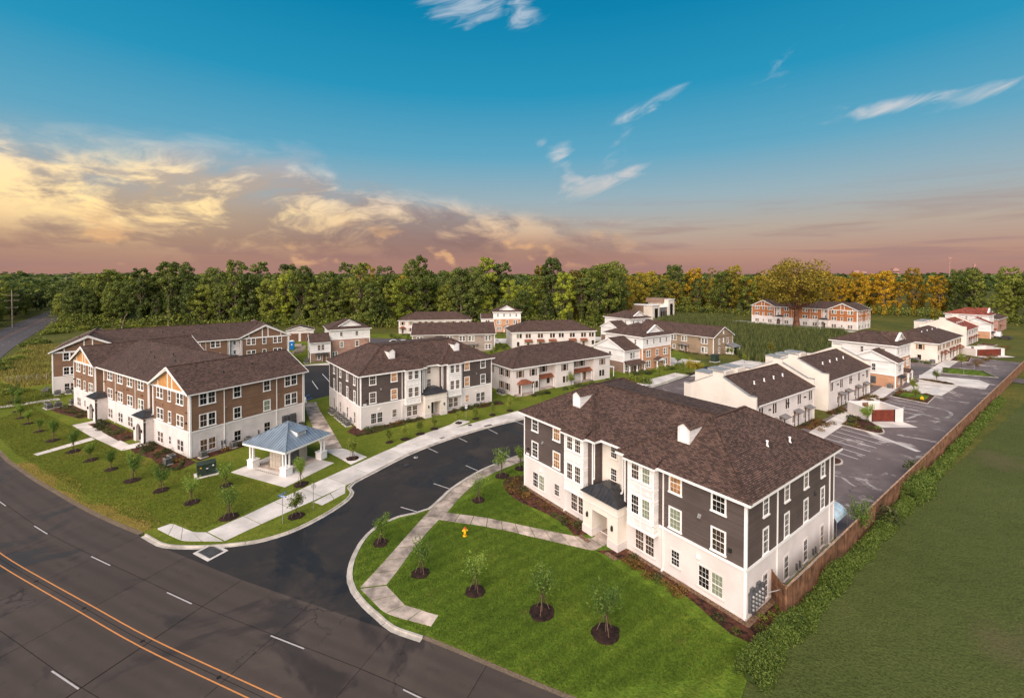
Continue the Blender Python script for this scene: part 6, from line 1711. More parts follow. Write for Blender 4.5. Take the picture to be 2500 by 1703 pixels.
for u, v in ((-.8, -1.0), (-1.4, -.2), (-.6, -2.2), (.6, -2.4), (1.6, -2.2)): shrub(*Dw(u, v), .7, 'r', 'wispy straw coloured plant in the rounded mulch bed end', 'straw plants in the rounded bed')
bed([Bw(.3, -.1), Bw(11.6, -.1), Bw(11.6, -1.9), Bw(7.5, -1.6), Bw(4.0, -2.4), Bw(1.0, -3.0), Bw(-1.6, -2.6), Bw(-2.2, .6), Bw(-.1, 3.0)])
bed([Bw(17.0, -.1), Bw(28.3, -.1), Bw(30.0, -.4), Bw(29.5, -3.0), Bw(24, -2.2), Bw(20, -1.4), Bw(17.0, -1.7)])
for i in range(40):
    u = rb.uniform(.5, 11) if i % 2 else rb.uniform(17.5, 29); v = -rb.uniform(.6, 1.7); shrub(*Bw(u, v), rb.uniform(.6, 1.15), rb.choice('gggr'), 'leafy shrub in the bed along the middle charcoal block', 'shrubs in front of the middle charcoal block')
shrub_mass('edging_plants', [(*Bw(-1.4 + i * .36, -2.5 + .02 * i), .5, .07) for i in range(26)], 'g', 'row of tiny edging plants round the bed of the middle charcoal block')
bed([Aw(17.0, -.1), Aw(34, -.1), Aw(34, -2.9), Aw(17.2, -2.6)]); bed([Aw(38.3, -.1), Aw(51.2, -.1), Aw(53.2, -.2), Aw(54.2, -2.6), Aw(52.4, -4.2), Aw(49.5, -3.4), Aw(46.0, -3.0), Aw(42, -3.6), Aw(38.6, -3.2)]); bed([Aw(-2, -.1), Aw(12.4, -.1), Aw(12.4, -2.4), Aw(8, -2.8), Aw(4, -3.4), Aw(-1.5, -3.4)])
bed([Aw(51.0, .2), Aw(51.0, 18), Aw(52.3, 18), Aw(53.0, 8), Aw(53.0, .2)])
for i in range(54):
    a = i % 3; u = (rb.uniform(17.4, 33.6), rb.uniform(38.8, 51), rb.uniform(.5, 12))[a]; v = -rb.uniform(.6, 2.4)
    shrub(*Aw(u, v), rb.uniform(.6, 1.1), rb.choice('gggr'), 'green shrub in the bed along the gabled front of the brown block', 'shrubs in front of the brown block')
for i in range(16): shrub(*Aw(51.9 + rb.uniform(-.3, .6), rb.uniform(4, 17.5)), rb.uniform(.7, 1.2), rb.choice('grd'), 'shrub against the side wall of the brown block', 'shrubs beside the brown block')
shrub_mass('edging_plants', [(*Aw(50 + 3.6 * math.sin(t * 3.0 / 26), -3.3 - .9 * math.sin(t * 3.1 / 26) + t * .1), .55, .07) for t in range(26)], 'g', 'edging plants curving round the corner bed of the brown block')
for i in range(10): shrub(*A2w(-1.0 + rb.uniform(-.5, .5), rb.uniform(-2, 4)), 1.1, 'd', 'dark shrub at the end of the rear gabled block', 'shrubs by the rear gabled block')
for i in range(30): shrub(*Cw(rb.uniform(-2, 31), -rb.uniform(1.8, 3.2)), rb.uniform(.7, 1.2), rb.choice('gg y'.replace(' ', '')), 'shrub in front of the white townhouse with copper awnings', 'shrubs in front of the copper awning townhouse')
for i in range(30): shrub(*loc2w(37.1, 126.4, 35.4, rb.uniform(-8, 14), -rb.uniform(1.5, 4)), rb.uniform(.7, 1.6), rb.choice('ggdy'), 'shrub in front of the orange house with porches', 'shrubs in front of the orange house')
shrub_mass('garden_shrubs', [(*loc2w(48.9, 174.6, -53.4, rb.uniform(12, 33), -rb.uniform(.8, 1.6)), rb.uniform(.8, 1.5), .06) for i in range(18)], 'g', 'shrubs along the wall of the tan row')
for o_, d_, l_ in (((39.2, 71.4), 35.2, 'first'), ((62.9, 88.4), 35.6, 'second')):
    bed([loc2w(*o_, d_, u, v) for u, v in ((14.5, -.4), (21.8, -.4), (21.8, -4.4), (16.5, -4.2), (14.5, -2.0))]); bed([loc2w(*o_, d_, u, v) for u, v in ((-1.5, -.3), (4.5, -.3), (4.5, -2.4), (-1.0, -3.0))])
    for i in range(26):
        u, v = (rb.uniform(14.8, 21.4), -rb.uniform(.8, 3.8)) if i % 3 else (rb.uniform(-1, 4.2), -rb.uniform(.6, 2.4)); shrub(*loc2w(*o_, d_, u, v), rb.uniform(.6, 1.0), rb.choice('rrg'), 'rusty shrub in the bed before the %s white parapet building' % l_, 'shrubs before the %s parapet building' % l_)
for i in range(30):
    p = (rb.uniform(59.5, 66.2), rb.uniform(75.6, 84.5))
    if inside(p, [(59.8, 80.3), (64.4, 84.3), (66, 83), (65.2, 78.6), (63, 76)]): shrub(*p, rb.uniform(.6, 1.15), rb.choice('rggd'), 'shrub in the planting island by the dumpster enclosure', 'shrubs on the dumpster island', .19)
for i in range(40):
    t = rb.random(); e = rb.choice((((84.9, 99.2), (91.0, 104.2)), ((91.2, 104.2), (94.7, 99.4)), ((84.9, 99), (87.6, 93.8)), ((105.6, 115), (109.5, 110)))); p = lerp(e[0], e[1], t); c0 = (89.6, 99.2) if p[0] < 100 else (107.6, 113); p = lerp(p, c0, .12)
    shrub(*p, rb.uniform(.5, .8), rb.choice('rrg'), 'rusty shrub on an island in the parking lot', 'shrubs on the parking lot islands', .19)
shrub_mass('island_shrubs', [(*loc2w(130.6, 136.4, 35.4, rb.uniform(0, 66), -rb.uniform(6, 8.5)), rb.uniform(.9, 1.6), .18) for i in range(50)], 'r', 'rusty shrubs on the islands before the far row')
for i in range(14): shrub(*loc2w(130.6, 136.4, 35.4, -rb.uniform(.6, 3), rb.uniform(0, 13)), rb.uniform(.9, 1.6), rb.choice('dg'), 'green shrub at the side of the shuttered white townhouse', 'shrubs beside the shuttered townhouse')
shrub_mass('garden_shrubs', [(*at(rb.uniform(960, 1010), rb.uniform(815, 836)), rb.uniform(.8, 1.8), .06) for i in range(24)], 'g', 'garden shrubs by the white townhouse near the woods')
shrub_mass('garden_shrubs', [(*at(rb.uniform(1212, 1238), rb.uniform(812, 856)), rb.uniform(.8, 1.6), .06) for i in range(20)], 'g', 'garden shrubs between the grey row and the white townhouse')

FA = R(36.5)
# hedge of weeds along the outside of the fence
def hedge():
    r = np.random.default_rng(31); c = []; sz = []
    path_ = polyline([(15.9, 29.3), (18.2, 31.3), (20.6, 33.1)] + [(21.7 + u * math.cos(FA) + .95 * math.sin(FA), 34.9 + u * math.sin(FA) - .95 * math.cos(FA)) for u in (1, 6, 14, 24, 36, 50, 66, 84, 104)], .5)
    L = arclen(path_)
    for i, p in enumerate(path_):
        s = L[i]; near = s < 40
        hh = .86 + .18 * math.sin(s * .5) + .14 * math.sin(s * 1.3) + (.34 if s < 9 else 0) + (1.1 if 39 < s < 46 else 0) + (.6 if 14 < s < 19 else 0)
        ww = (.98 if s < 9 else .70) * (1 + .2 * math.sin(s * .9) + .12 * math.sin(s * 2.3)) + (.6 if 39 < s < 46 else 0)
        n = 620 if near else 260
        a = r.uniform(0, math.pi, n); rr = r.uniform(.6, 1.08, n)
        d = Vector(path_[min(i + 1, len(path_) - 1)]) - Vector(path_[max(i - 1, 0)]); d.normalize()
        off = np.cos(a) * ww * rr; z = np.sin(a) * hh * rr * r.uniform(.75, 1.15, n) + r.normal(0, .07, n)
        al = r.uniform(-.3, .3, n)
        c.append(np.stack([p[0] - d.y * off + d.x * al, p[1] + d.x * off + d.y * al, np.maximum(z, .03)], 1)); sz.append(r.uniform(.11, .24, n) * (1 if near else 1.7))
    o = obj('weed_hedge', quads_mesh('weed_hedge', np.concatenate(c), np.concatenate(sz), 'leaf_hedge', .1, .42, r)); tag(o, 'long overgrown green weed hedge between wooden fence and open field', 'hedge')
    core = MB()
    for i in range(0, len(path_) - 3, 3): core.beam((path_[i][0], path_[i][1], .25), (path_[i + 3][0], path_[i + 3][1], .2), .6, .4)
    core.build('stems', M['leaf_dark'], o)
hedge()
for x_, y_, s_ in ((54.6, 59.8, 1.9), (40.6, 47.9, 2.0)):
    shrub(x_, y_, s_, 'y' if x_ > 50 else 'g', 'bright shrub leaning over the top of the wooden fence' if x_ > 50 else 'big green shrub against the fence where it meets the parking lot', None, .8)

# dark weeds between the hedge and the boards
shrub_mass('fence_weeds', [(21.7 + u * math.cos(FA) + .45 * math.sin(FA), 34.9 + u * math.sin(FA) - .45 * math.cos(FA), random.uniform(.7, 1.5), .0) for u in [1.2 + .55 * k + random.uniform(-.2, .2) for k in range(60)]], 'd', 'dark weeds growing against the boards of the wooden fence')
structure('bare_strip', MB().sheet([at(*p) for p in ((1745, 1703), (1800, 1630), (1870, 1560), (1930, 1500), (1905, 1500), (1850, 1545), (1775, 1635), (1725, 1703))], -.012), 'earth')
# grass blades
def blades(name, outline, n, hmin, hmax, mat, label, holes=(), seed=1, z=.06, wid=.03, near=None, clump=0):
    r = np.random.default_rng(seed); xs = [p[0] for p in outline]; ys = [p[1] for p in outline]
    q = np.column_stack([r.uniform(min(xs), max(xs), n * 3), r.uniform(min(ys), max(ys), n * 3)])
    def ins(q, poly):
        c = np.zeros(len(q), bool); j = len(poly) - 1
        for i in range(len(poly)):
            xi, yi = poly[i]; xj, yj = poly[j]
            if yi != yj: c ^= ((yi > q[:, 1]) != (yj > q[:, 1])) & (q[:, 0] < (xj - xi) * (q[:, 1] - yi) / (yj - yi) + xi)
            j = i
        return c
    k = ins(q, outline)
    for h in holes: k &= ~ins(q, h)
    q = q[k]
    if clump:
        f = np.sin(q[:, 0] * .35 + np.sin(q[:, 1] * .2) * 2) * np.sin(q[:, 1] * .31) + r.normal(0, .5, len(q)); q = q[f > -.45]
    q = q[:n]
    m = len(q); a = r.uniform(0, 6.28, m); h = r.uniform(hmin, hmax, m); ln = r.uniform(.0, .5, m) * h; b = r.uniform(0, 6.28, m)
    base = np.column_stack([q, np.full(m, z)]); dx = np.stack([np.cos(a) * wid * .5, np.sin(a) * wid * .5, np.zeros(m)], 1)
    v = np.empty((m, 3, 3)); v[:, 0] = base - dx; v[:, 1] = base + dx; v[:, 2] = base + np.stack([np.cos(b) * ln, np.sin(b) * ln, h], 1)
    o = obj(name, raw_mesh(name, v.reshape(-1, 3), 3, mat)); tag(o, label, 'grass', None, 'stuff'); return o
D_fp = [Dw(0, -3), Dw(28.5, -3), Dw(30, 0), Dw(28, 18), Dw(0, 18)]
path_holes = [D_fp, [(-13.3, 38.2), (-9.3, 51.4), (-4.2, 61.3), (10, 74), (11, 72), (1.6, 64.6), (-5.3, 56.6), (-7.4, 50.6), (-10.9, 38.5)], [(-13.2, 38), (-10.4, 35.3), (-6.2, 33.9), (-5.8, 35.1), (-8.8, 36.2), (-11, 38.6)], [(-7.5, 50.6), (-.1, 48.4), (8, 45.5), (10, 46), (8, 43.3), (-.6, 46.8), (-8.2, 48.9)]]
blades('turf_grass', [(14, 29.6), (3.6, 28.4), (-6.4, 33.1), (-9.4, 34.8), (-13.6, 38.3), (-15, 42.8), (-14.4, 47.3), (-9.6, 51.2), (-7.4, 50.5), (0, 62), (2, 58), (6, 47), (9, 43), (14, 38), (17, 32)], 90000, .05, .12, 'grass_blade', 'short green turf of the lawn round the near charcoal block', path_holes, 1, .055, .05)
blades('turf_grass', [(-38, 47), (-50, 53), (-76, 67.5), (-96, 81), (-100, 92), (-80, 80), (-60, 68), (-46, 62), (-38, 60), (-29, 56), (-30.5, 50), (-33.6, 46.7)], 80000, .06, .14, 'grass_blade_warm', 'yellowish green turf of the lawn along the main road', [[(-72.5, 67), (-70.3, 74), (-68.6, 73), (-71.3, 66.5)], [(-38.3, 47.2), (-37.2, 48.5), (-33.6, 46.8), (-32.2, 46.8), (-29.3, 44.8), (-33.6, 44.8)]], 2, .055, .06)
blades('field_turf', [(17, 28), (27, 36.5), (40, 45.5), (65, 64.5), (95, 84), (150, 110), (160, 60), (70, 0), (24, 21)], 110000, .04, .12, 'grass_blade_field', 'rough dull green grass of the open field', (), 3, -.03, .045)
blades('tall_reeds', [at(1650, 810, 0), at(1760, 835, 0), at(1815, 880, 0), at(1990, 900, 0), at(2090, 850, 0), at(2060, 812, 0), at(1940, 806, 0), at(1850, 796, 0), at(1800, 790, 0), at(1620, 776, 0)], 60000, 1.4, 3.4, 'reed', 'tall dark green grass filling the field behind the tan row', (), 4, -.05, .22, None, 1)
blades('tall_reeds', [(84, 262), (128, 262), (150, 300), (110, 318), (92, 300)], 9000, 1.0, 2.2, 'reed', 'tall grass between the modern hall and the woods', (), 9, -.05, .3, None, 1)
blades('dry_grass', [at(1940, 815), at(2060, 822), at(2090, 845), at(1960, 838)], 6000, .7, 1.4, 'straw', 'patch of tawny dry grass in the reed field', (), 5, -.05, .2)
blades('dry_grass', [(-118, 106), (-104, 122), (-112, 140), (-140, 165), (-165, 178), (-185, 170), (-160, 140), (-138, 118)], 26000, .4, 1.1, 'straw', 'yellow meadow grass on the far left', (), 6, .05, .2, None, 1)
vc = [(p[0] + .8 + .4 * math.sin(i * .7), p[1] + 1.5 + .8 * math.sin(i * .7)) for i, p in enumerate(va)]
blades('dry_grass', va + vc[::-1], 16000, .06, .2, 'straw', 'dry tawny grass along the edge of the main road', (), 7, .055, .06)
blades('meadow_grass', [(-140, 116), (-100, 100), (-98, 92), (-112, 84), (-130, 98)], 16000, .08, .3, 'grass_blade_warm', 'rough grass between meadow fence and footpath', (), 8, .055, .1)
# bushes of the meadow
BUSH = []
for i in range(4):
    r = np.random.default_rng(500 + i); q = blob_points(r, 700, 2.2, .75); q[:, 2] = np.abs(q[:, 2]) + .1; q += r.normal(0, .25, q.shape); q[:, 2] = np.abs(q[:, 2])
    BUSH.append(quads_mesh('bush', q, r.uniform(.25, .6, len(q)), 'leaf_mid', .3, .8, r))
for px, py, s in ((95, 838, 1.5), (70, 845, 1.2), (40, 880, 1.2), (20, 885, 1.0), (120, 815, 1.6), (150, 812, 1.6), (175, 806, 1.5), (200, 806, 1.4), (230, 804, 1.3), (60, 862, .9), (2, 895, 1.2), (12, 905, 1.0), (30, 960, .9), (255, 800, 1.2), (140, 800, 1.8), (165, 798, 1.7), (330, 800, 1.4), (300, 803, 1.4)):
    x_, y_ = at(px, py); o = obj('bush', BUSH[random.randrange(4)]); o.location = (x_, y_, 0); o.scale = (s, s, s * .8); o.rotation_euler = (0, 0, px); tag(o, 'rounded green bush at the edge of the yellow meadow', 'bush', 'bushes round the meadow')
for px, py, s in ((1690, 895, .9), (1702, 898, .8), (1370, 905, .8), (1555, 930, .7), (1575, 935, .8), (1545, 925, .7)):
    x_, y_ = at(px, py); o = obj('bush', BUSH[px % 4]); o.location = (x_, y_, 0); o.scale = (s, s, s); tag(o, 'dense garden bush among the houses behind the near block', 'bush', 'garden bushes among the houses')
    if px > 1680: o.material_slots[0].link = 'OBJECT'; o.material_slots[0].material = M['leaf_olive']; o['label'] = 'autumn tinted bush beside the pale pad of the tan row'; o['group'] = 'autumn bushes'
# ------------------------------------------------------------------ fence
FENCE = (21.7, 34.9)
def fpt(u, v=0): return (FENCE[0] + u * math.cos(FA) - v * math.sin(FA), FENCE[1] + u * math.sin(FA) + v * math.cos(FA))
fence = empty('wooden_fence', (*FENCE, 0), FA); tag(fence, 'tall brown board fence between the parking lot and the open field', 'fence')
bh = 2.42
bm_ = [MB().box(0, .135, -.012 + d, .012 + d, 0.02, bh + dz).mesh('board', M['wood_fence']) for d, dz in ((0, 0), (.004, -.02), (-.004, .015))]
rf = random.Random(3)
nb = 290
for k in range(nb):
    o = obj('board', bm_[rf.randrange(3)], fence); o.location = (k * .15, -.045, 0); o.rotation_euler = (rf.uniform(-.012, .012), rf.uniform(-.008, .008), 0)
mb = MB(); k = nb
while k * .15 < 165: mb.box(k * .15, k * .15 + .135, -.057 + rf.uniform(-.006, .006), -.033, .02, bh + rf.uniform(-.05, .02)); k += 1
tag(mb.build('boards', M['wood_fence'], fence), kind='stuff')
for k in range(69):
    u = k * 2.4; o = MB().box(u - .05, u + .05, -.03, .07, 0, bh + .04).build('post', M['wood_fence'], fence)
mb = MB().box(-.05, 60, -.09, .05, bh + .0, bh + .05); mb.build('cap_rail', M['wood_fence_cap'], fence); MB().box(60, 165, -.09, .05, bh + .0, bh + .05).build('cap_rail', M['wood_fence_cap'], fence)
for z in (.35, 1.3, 2.15): MB().box(0, 165, -.03, .01, z - .045, z + .045).build('rail', M['wood_fence'], fence)
# return fence and gate to the block
gw = Vector(Dw(28.2, 4.4)) - Vector(fpt(0, 0)); ga = math.atan2(gw.y, gw.x)
gt = empty('fence_gate', (*fpt(0, 0), 0), ga); tag(gt, 'short board fence return closing the gap to the charcoal block corner', 'fence')
L_ = gw.length; n_ = int(L_ / .15)
for k in range(n_): o = obj('board', bm_[k % 3], gt); o.location = (k * .15 + .05, 0, 0)
MB().box(-.07, .07, -.07, .07, 0, 2.6).build('post', M['wood_fence'], gt); MB().box(L_ - .1, L_, -.05, .05, 0, 2.5).build('post', M['wood_fence'], gt)
for z in (.4, 1.5): MB().box(0, L_, .02, .06, z, z + .09).build('rail', M['wood_fence'], gt)
# wire fence at the meadow
wf = empty('wire_fence', (0, 0, 0)); tag(wf, 'low wire fence on thin posts along the meadow', 'fence')
wp = [lerp((-140, 112.5), (-106, 112.5), k / 10) for k in range(11)]
wp = [at(18 + 24 * k, 934 - 1.3 * k) for k in range(6)]
for p in wp: MB().tube((p[0], p[1], 0), (p[0], p[1], 1.9), .07, .06, 6).build('post', M['pole_wood'], wf)
mb = MB()
for a, b in zip(wp, wp[1:]):
    for z in (.5, 1.0, 1.5): mb.tube((*a, z), (*b, z), .015, .015, 4)
mb.build('wire', M['metal_galv'], wf)

# ------------------------------------------------------------------ condensers, transformer, meters
hv = MB().box(-.42, .42, -.42, .42, .06, .95); hv_m = hv.mesh('casing', M['hvac'])
g = MB()
for s in (-1, 1):
    for k in range(7):
        z = .18 + k * .1; g.box(-.36, .36, s * .425 - .012, s * .425 + .012, z, z + .05); g.box(s * .425 - .012, s * .425 + .012, -.36, .36, z, z + .05)
hv_g = g.mesh('louvres', M['hvac_dark'])
t = MB().tube((0, 0, .94), (0, 0, 1.0), .36, .34, 18); hv_t = t.mesh('fan_grille', M['hvac_dark'])
hv_p = MB().box(-.55, .55, -.55, .55, -.06, .06).mesh('pad', M['concrete'])
def condenser(x, y, rz, label, group, s=1.0):
    r = empty('air_conditioner', (x, y, .07), R(rz)); r.scale = (s, s, s); tag(r, label, 'air conditioner', group)
    for n, m in (('casing', hv_m), ('louvres', hv_g), ('fan_grille', hv_t), ('pad', hv_p)): obj(n, m, r)
for u, v in ((-1.05, 3.6), (-1.05, 5.0), (-1.05, 6.7), (-1.05, 8.1), (-1.05, 9.6), (-1.05, 12.2), (-1.05, 13.4)): condenser(*Bw(u, v), 38, 'air conditioning unit in the row along the side wall of the charcoal block', 'air conditioners beside the middle charcoal block')
for u, v in ((49.6, -1.9), (50.5, -2.7)): condenser(*Aw(u, v), -31, 'air conditioning unit at the corner of the brown block front', 'air conditioners at the brown block corner')
for u, v in ((52.0, 1.2), (51.9, 5.6), (51.9, 7.8)): condenser(*Aw(u, v), -31, 'air conditioning unit along the side wall of the brown block', 'air conditioners beside the brown block')
for u, v in ((-1.6, .2), (-1.6, 2.0), (-1.6, -2.0), (-2.6, -3.4), (-1.2, -3.4)): condenser(*Aw(u, v), -31, 'air conditioning unit at the far end of the brown block', 'air conditioners at the brown block end', 1.1)
for u, v in ((1.0, -1.4), (2.8, -1.4), (-1.4, 1.5), (-1.4, 3.5)): condenser(*A2w(u, v), 38, 'air conditioning unit beside the rear gabled block', 'air conditioners by the rear gabled block', 1.1)
for u, v in ((-1.2, 2.2), (-1.2, 3.8)): condenser(*Cw(u, v), 34, 'air conditioning unit beside the copper awning townhouse', 'air conditioners by the copper awning townhouse')
for u, v in ((-7.0, .2), (-7.2, -1.6), (-7.0, -3.2)): condenser(*loc2w(-58.7, 143, 28.6, u, v), 28, 'air conditioning unit beside the pink house wing', 'air conditioners by the pink house')
for u, v in ((-6.7, -.6),): condenser(*loc2w(95.6, 110.6, 35, u, v), 35, 'air conditioning unit beside the orange house in the row', None, 1.15)
for u, v in ((-1.6, 4.5), (-1.6, .8)): condenser(*loc2w(130.6, 136.4, 35.4, u, v), 35, 'air conditioning unit beside the shuttered townhouse', 'air conditioners by the shuttered townhouse', 1.3)
tx, ty = -41.6, 60.2
tf = empty('transformer', (tx, ty, .06), R(40)); tag(tf, 'dark green electrical transformer cabinet on a concrete pad by the brown block', 'transformer')
MB().box(-1.35, 1.35, -1.0, 1.0, -.05, .12).build('pad', M['concrete'], tf); MB().prism([(-1.05, -.7), (1.05, -.7), (1.05, .6), (-1.05, .6)], .12, 1.62).build('cabinet', M['transformer'], tf)
mb = MB().slab([(-1.1, -.76, 1.70), (1.1, -.76, 1.70), (1.1, .66, 1.76), (-1.1, .66, 1.76)], .1); mb.build('lid', M['transformer'], tf)
MB().box(-.78, -.60, -.73, -.70, 1.2, 1.36).build('warning_label', M['hydrant_yellow'], tf); MB().box(-.08, .14, -.73, -.70, 1.0, 1.12).build('plate', M['sign_white'], tf); MB().box(.62, .8, -.73, -.70, 1.25, 1.42).build('plate', M['sign_white'], tf)
MB().box(-.02, .02, -.72, -.70, .2, 1.6).build('door_gap', M['black'], tf)
db = bpy.data.objects['charcoal_apartment_block']; Rr = Face(28.2, 0, 90)
mb = MB(); wall_box(mb, Rr, .35, 2.7, .65, 2.15, .05, .26); wall_box(mb, Rr, .55, 1.0, 2.15, 2.45, .08, .22); wall_box(mb, Rr, 1.6, 2.1, 2.15, 2.5, .08, .22); wall_box(mb, Rr, .9, 1.0, .05, .65, .08, .16); wall_box(mb, Rr, 1.3, 1.4, .05, .65, .08, .16); mbk = mb.build('meter_bank', M['meter_grey'], db)
mb = MB()
for c in range(4):
    for q in range(4): mb.tube(Rr.P(.65 + c * .52, .85 + q * .34, .26), Rr.P(.65 + c * .52, .85 + q * .34, .38), .12, .11, 10)
mb.build('meter', M['metal_galv'], mbk)
# green cabinet at the meadow end of the rear block
x_, y_ = at(300, 925); tf = empty('utility_cabinet', (x_, y_, .05), R(10)); tag(tf, 'black green utility cabinet beside the meadow fence', 'cabinet')
MB().box(-2.2, 2.2, -1.4, 1.2, 0, .15).build('pad', M['concrete'], tf); MB().box(-1.9, 1.9, -1.0, 1.0, .15, 2.6).build('cabinet', M['transformer'], tf); MB().box(-1.96, 1.96, -1.06, 1.06, 2.6, 2.72).build('lid', M['transformer'], tf); MB().box(-.03, .03, -1.03, -1.0, .3, 2.5).build('door_gap', M['black'], tf)
x_, y_ = at(1745, 883); tf = empty('utility_cabinet', (x_, y_, .05), R(36)); tag(tf, 'green utility cabinet at the foot of the tan row', 'cabinet')
MB().box(-1.4, 1.4, -1.1, 1.1, 0, .12).build('pad', M['concrete'], tf); MB().box(-1.1, 1.1, -.8, .8, .12, 2.2).build('cabinet', M['transformer'], tf); MB().box(-1.15, 1.15, -.85, .85, 2.2, 2.3).build('lid', M['transformer'], tf)

# ------------------------------------------------------------------ mail pavilion
gz = empty('mail_pavilion', (-32.4, 64.05, .10), R(-23.7)); tag(gz, 'open mail pavilion with a blue standing seam metal roof and white columns', 'pavilion')
EX, EY, EZ, AZ = 4.2, 3.95, 3.55, 5.95
ap = (0, 0, AZ)
for pts, n in (([(-EX, -EY, EZ), (EX, -EY, EZ), ap], 18), ([(EX, -EY, EZ), (EX, EY, EZ), ap], 17), ([(EX, EY, EZ), (-EX, EY, EZ), ap], 18), ([(-EX, EY, EZ), (-EX, -EY, EZ), ap], 17)): standing_seam(gz, pts, 'roof_plane', 'metal_blue', n, .06)
mb = MB()
for sx in (-1, 1):
    for sy in (-1, 1): mb.beam((sx * EX, sy * EY, EZ + .04), (0, 0, AZ + .05), .2, .06)
mb.build('hip_cap', M['metal_blue'], gz)
eave_trim(gz, -EX, EX, -EY, EY, EZ, .3)
MB().box(-EX + .55, EX - .55, -EY + .55, -EY + .85, EZ - .55, EZ - .25).box(-EX + .55, EX - .55, EY - .85, EY - .55, EZ - .55, EZ - .25).box(-EX + .55, -EX + .85, -EY + .85, EY - .85, EZ - .55, EZ - .25).box(EX - .85, EX - .55, -EY + .85, EY - .85, EZ - .55, EZ - .25).build('beam', M['trim'], gz)
for sx in (-1, 1):
    for sy in (-1, 1):
        cx, cy = sx * (EX - .95), sy * (EY - .95)
        p = MB().box(cx - .55, cx + .55, cy - .55, cy + .55, 0, 1.0).box(cx - .62, cx + .62, cy - .62, cy + .62, 1.0, 1.1).build('plinth', M['trim'], gz)
        for dx, dy in ((.28 * sx, .28 * sy), (-.28 * sx, .28 * sy), (.28 * sx, -.28 * sy)):
            x_, y_ = cx + dx, cy + dy
            MB().tube((x_, y_, 1.1), (x_, y_, EZ - .5), .13, .115, 12).box(x_ - .17, x_ + .17, y_ - .17, y_ + .17, 1.1, 1.2).box(x_ - .17, x_ + .17, y_ - .17, y_ + .17, EZ - .62, EZ - .5).build('column', M['trim'], gz)
# roof vent dormer on the right slope
mb = MB(); dx0 = 1.15; zz = lambda x: EZ + (EX - x) / EX * (AZ - EZ)
mb.poly([(2.75, -.75, zz(2.75) - .05), (2.75, .75, zz(2.75) - .05), (2.75, .75, 5.05), (2.75, -.75, 5.05)])
for s in (-1, 1): 
    q = [(2.75, s * .75, zz(2.75) - .05), (2.75, s * .75, 5.05), (1.0, s * .75, 5.32)]; mb.poly(q if s < 0 else q[::-1])
dd = mb.build('vent_dormer', M['trim'], gz)
standing_seam(dd, [(2.95, -.9, 5.0), (2.95, .9, 5.0), (.95, .9, 5.42), (.95, -.9, 5.42)], 'dormer_roof', 'metal_blue', 5)
mb = MB()
for k in range(4): mb.box(2.74, 2.78, -.6, .6, 4.45 + k * .13, 4.5 + k * .13)
mb.build('louvre', M['metal_galv'], dd)
# mail box blocks
core = MB().box(-.95, 1.3, -2.2, 2.2, 0, 2.75).build('mail_wall', M['mailbox'], gz)
for c in range(4):
    x0_ = -.90 + c * .55
    MB().box(x0_, x0_ + .5, -2.24, -2.2, .5, 1.85).build('mail_box', M['mailbox'], core); MB().box(x0_, x0_ + .5, -2.24, -2.2, 1.92, 2.5).build('mail_box', M['mailbox'], core)
    MB().box(x0_ + .1, x0_ + .4, -2.23, -2.2, .14, .38).build('mail_box', M['mailbox'], core); MB().box(x0_ + .21, x0_ + .28, -2.26, -2.24, 1.1, 1.2).build('lock', M['wood_brown'], core)
    MB().box(x0_ - .042, x0_ - .008, -2.212, -2.198, .1, 2.55).build('joint_line', M['wood_brown'], core)
MB().box(1.3, 1.36, -1.7, .7, .12, 2.6).build('notice_board', M['meter_grey'], gz)
for c in range(3): MB().box(1.3, 1.34, .85 + c * .44, 1.25 + c * .44, .3, 2.5).build('mail_box', M['mailbox'], core)
MB().box(-3.0, -1.2, 1.9, 2.3, .35, .45).box(-2.9, -2.75, 1.9, 2.3, 0, .35).box(-1.5, -1.35, 1.9, 2.3, 0, .35).box(-3.0, -1.2, 2.28, 2.36, .45, .85).build('bench', M['concrete'], gz)
MB().sheet([(-3.0, -2.8), (3.2, -2.8), (3.2, 2.8), (-3.0, 2.8)], .006).build('floor', M['concrete_stain'], gz)
mb = MB()
for k in range(11): mb.box(-2.2 + k * .42, -1.95 + k * .42, -3.55, -3.42, 0, .008)
mb.build('drain_slot', M['black'], gz)

# ------------------------------------------------------------------ signs, hydrant, poles
x_, y_ = -25.05, 48.2
sg = empty('street_name_sign', (x_, y_, .06), R(15)); tag(sg, 'two crossed blue street name blades on a thin post', 'sign')
MB().tube((0, 0, 0), (0, 0, 2.95), .035, .035, 8).build('post', M['metal_galv'], sg)
for k, (a, z) in enumerate(((R(-36), 3.02), (R(54), 3.24))):
    b1 = MB().box(-.55, .55, -.012, .012, -.10, .10).build('blade', M['sign_blue'], sg); b1.location = (0, 0, z); b1.rotation_euler = (0, 0, a)
    q = MB()
    for i in range(9): 
        if i != 5: q.box(-.42 + i * .095, -.36 + i * .095, -.018, .018, -.045, .045)
    q.box(-.53, .53, -.016, .016, .082, .094).box(-.53, .53, -.016, .016, -.094, -.082).build('lettering', M['sign_white'], b1)
st = empty('stop_sign', (-23.05, 51.25, .06), R(-12)); tag(st, 'octagonal traffic sign seen from its grey back', 'sign')
MB().tube((0, 0, 0), (0, 0, 3.0), .035, .035, 8).build('post', M['metal_galv'], st)
o8 = [(.38 * math.cos(R(22.5 + 45 * k)), .38 * math.sin(R(22.5 + 45 * k))) for k in range(8)]
mb = MB(); mb.poly([(p[0], .035, 2.65 + p[1]) for p in o8]); mb.poly([(p[0], .055, 2.65 + p[1]) for p in o8][::-1])
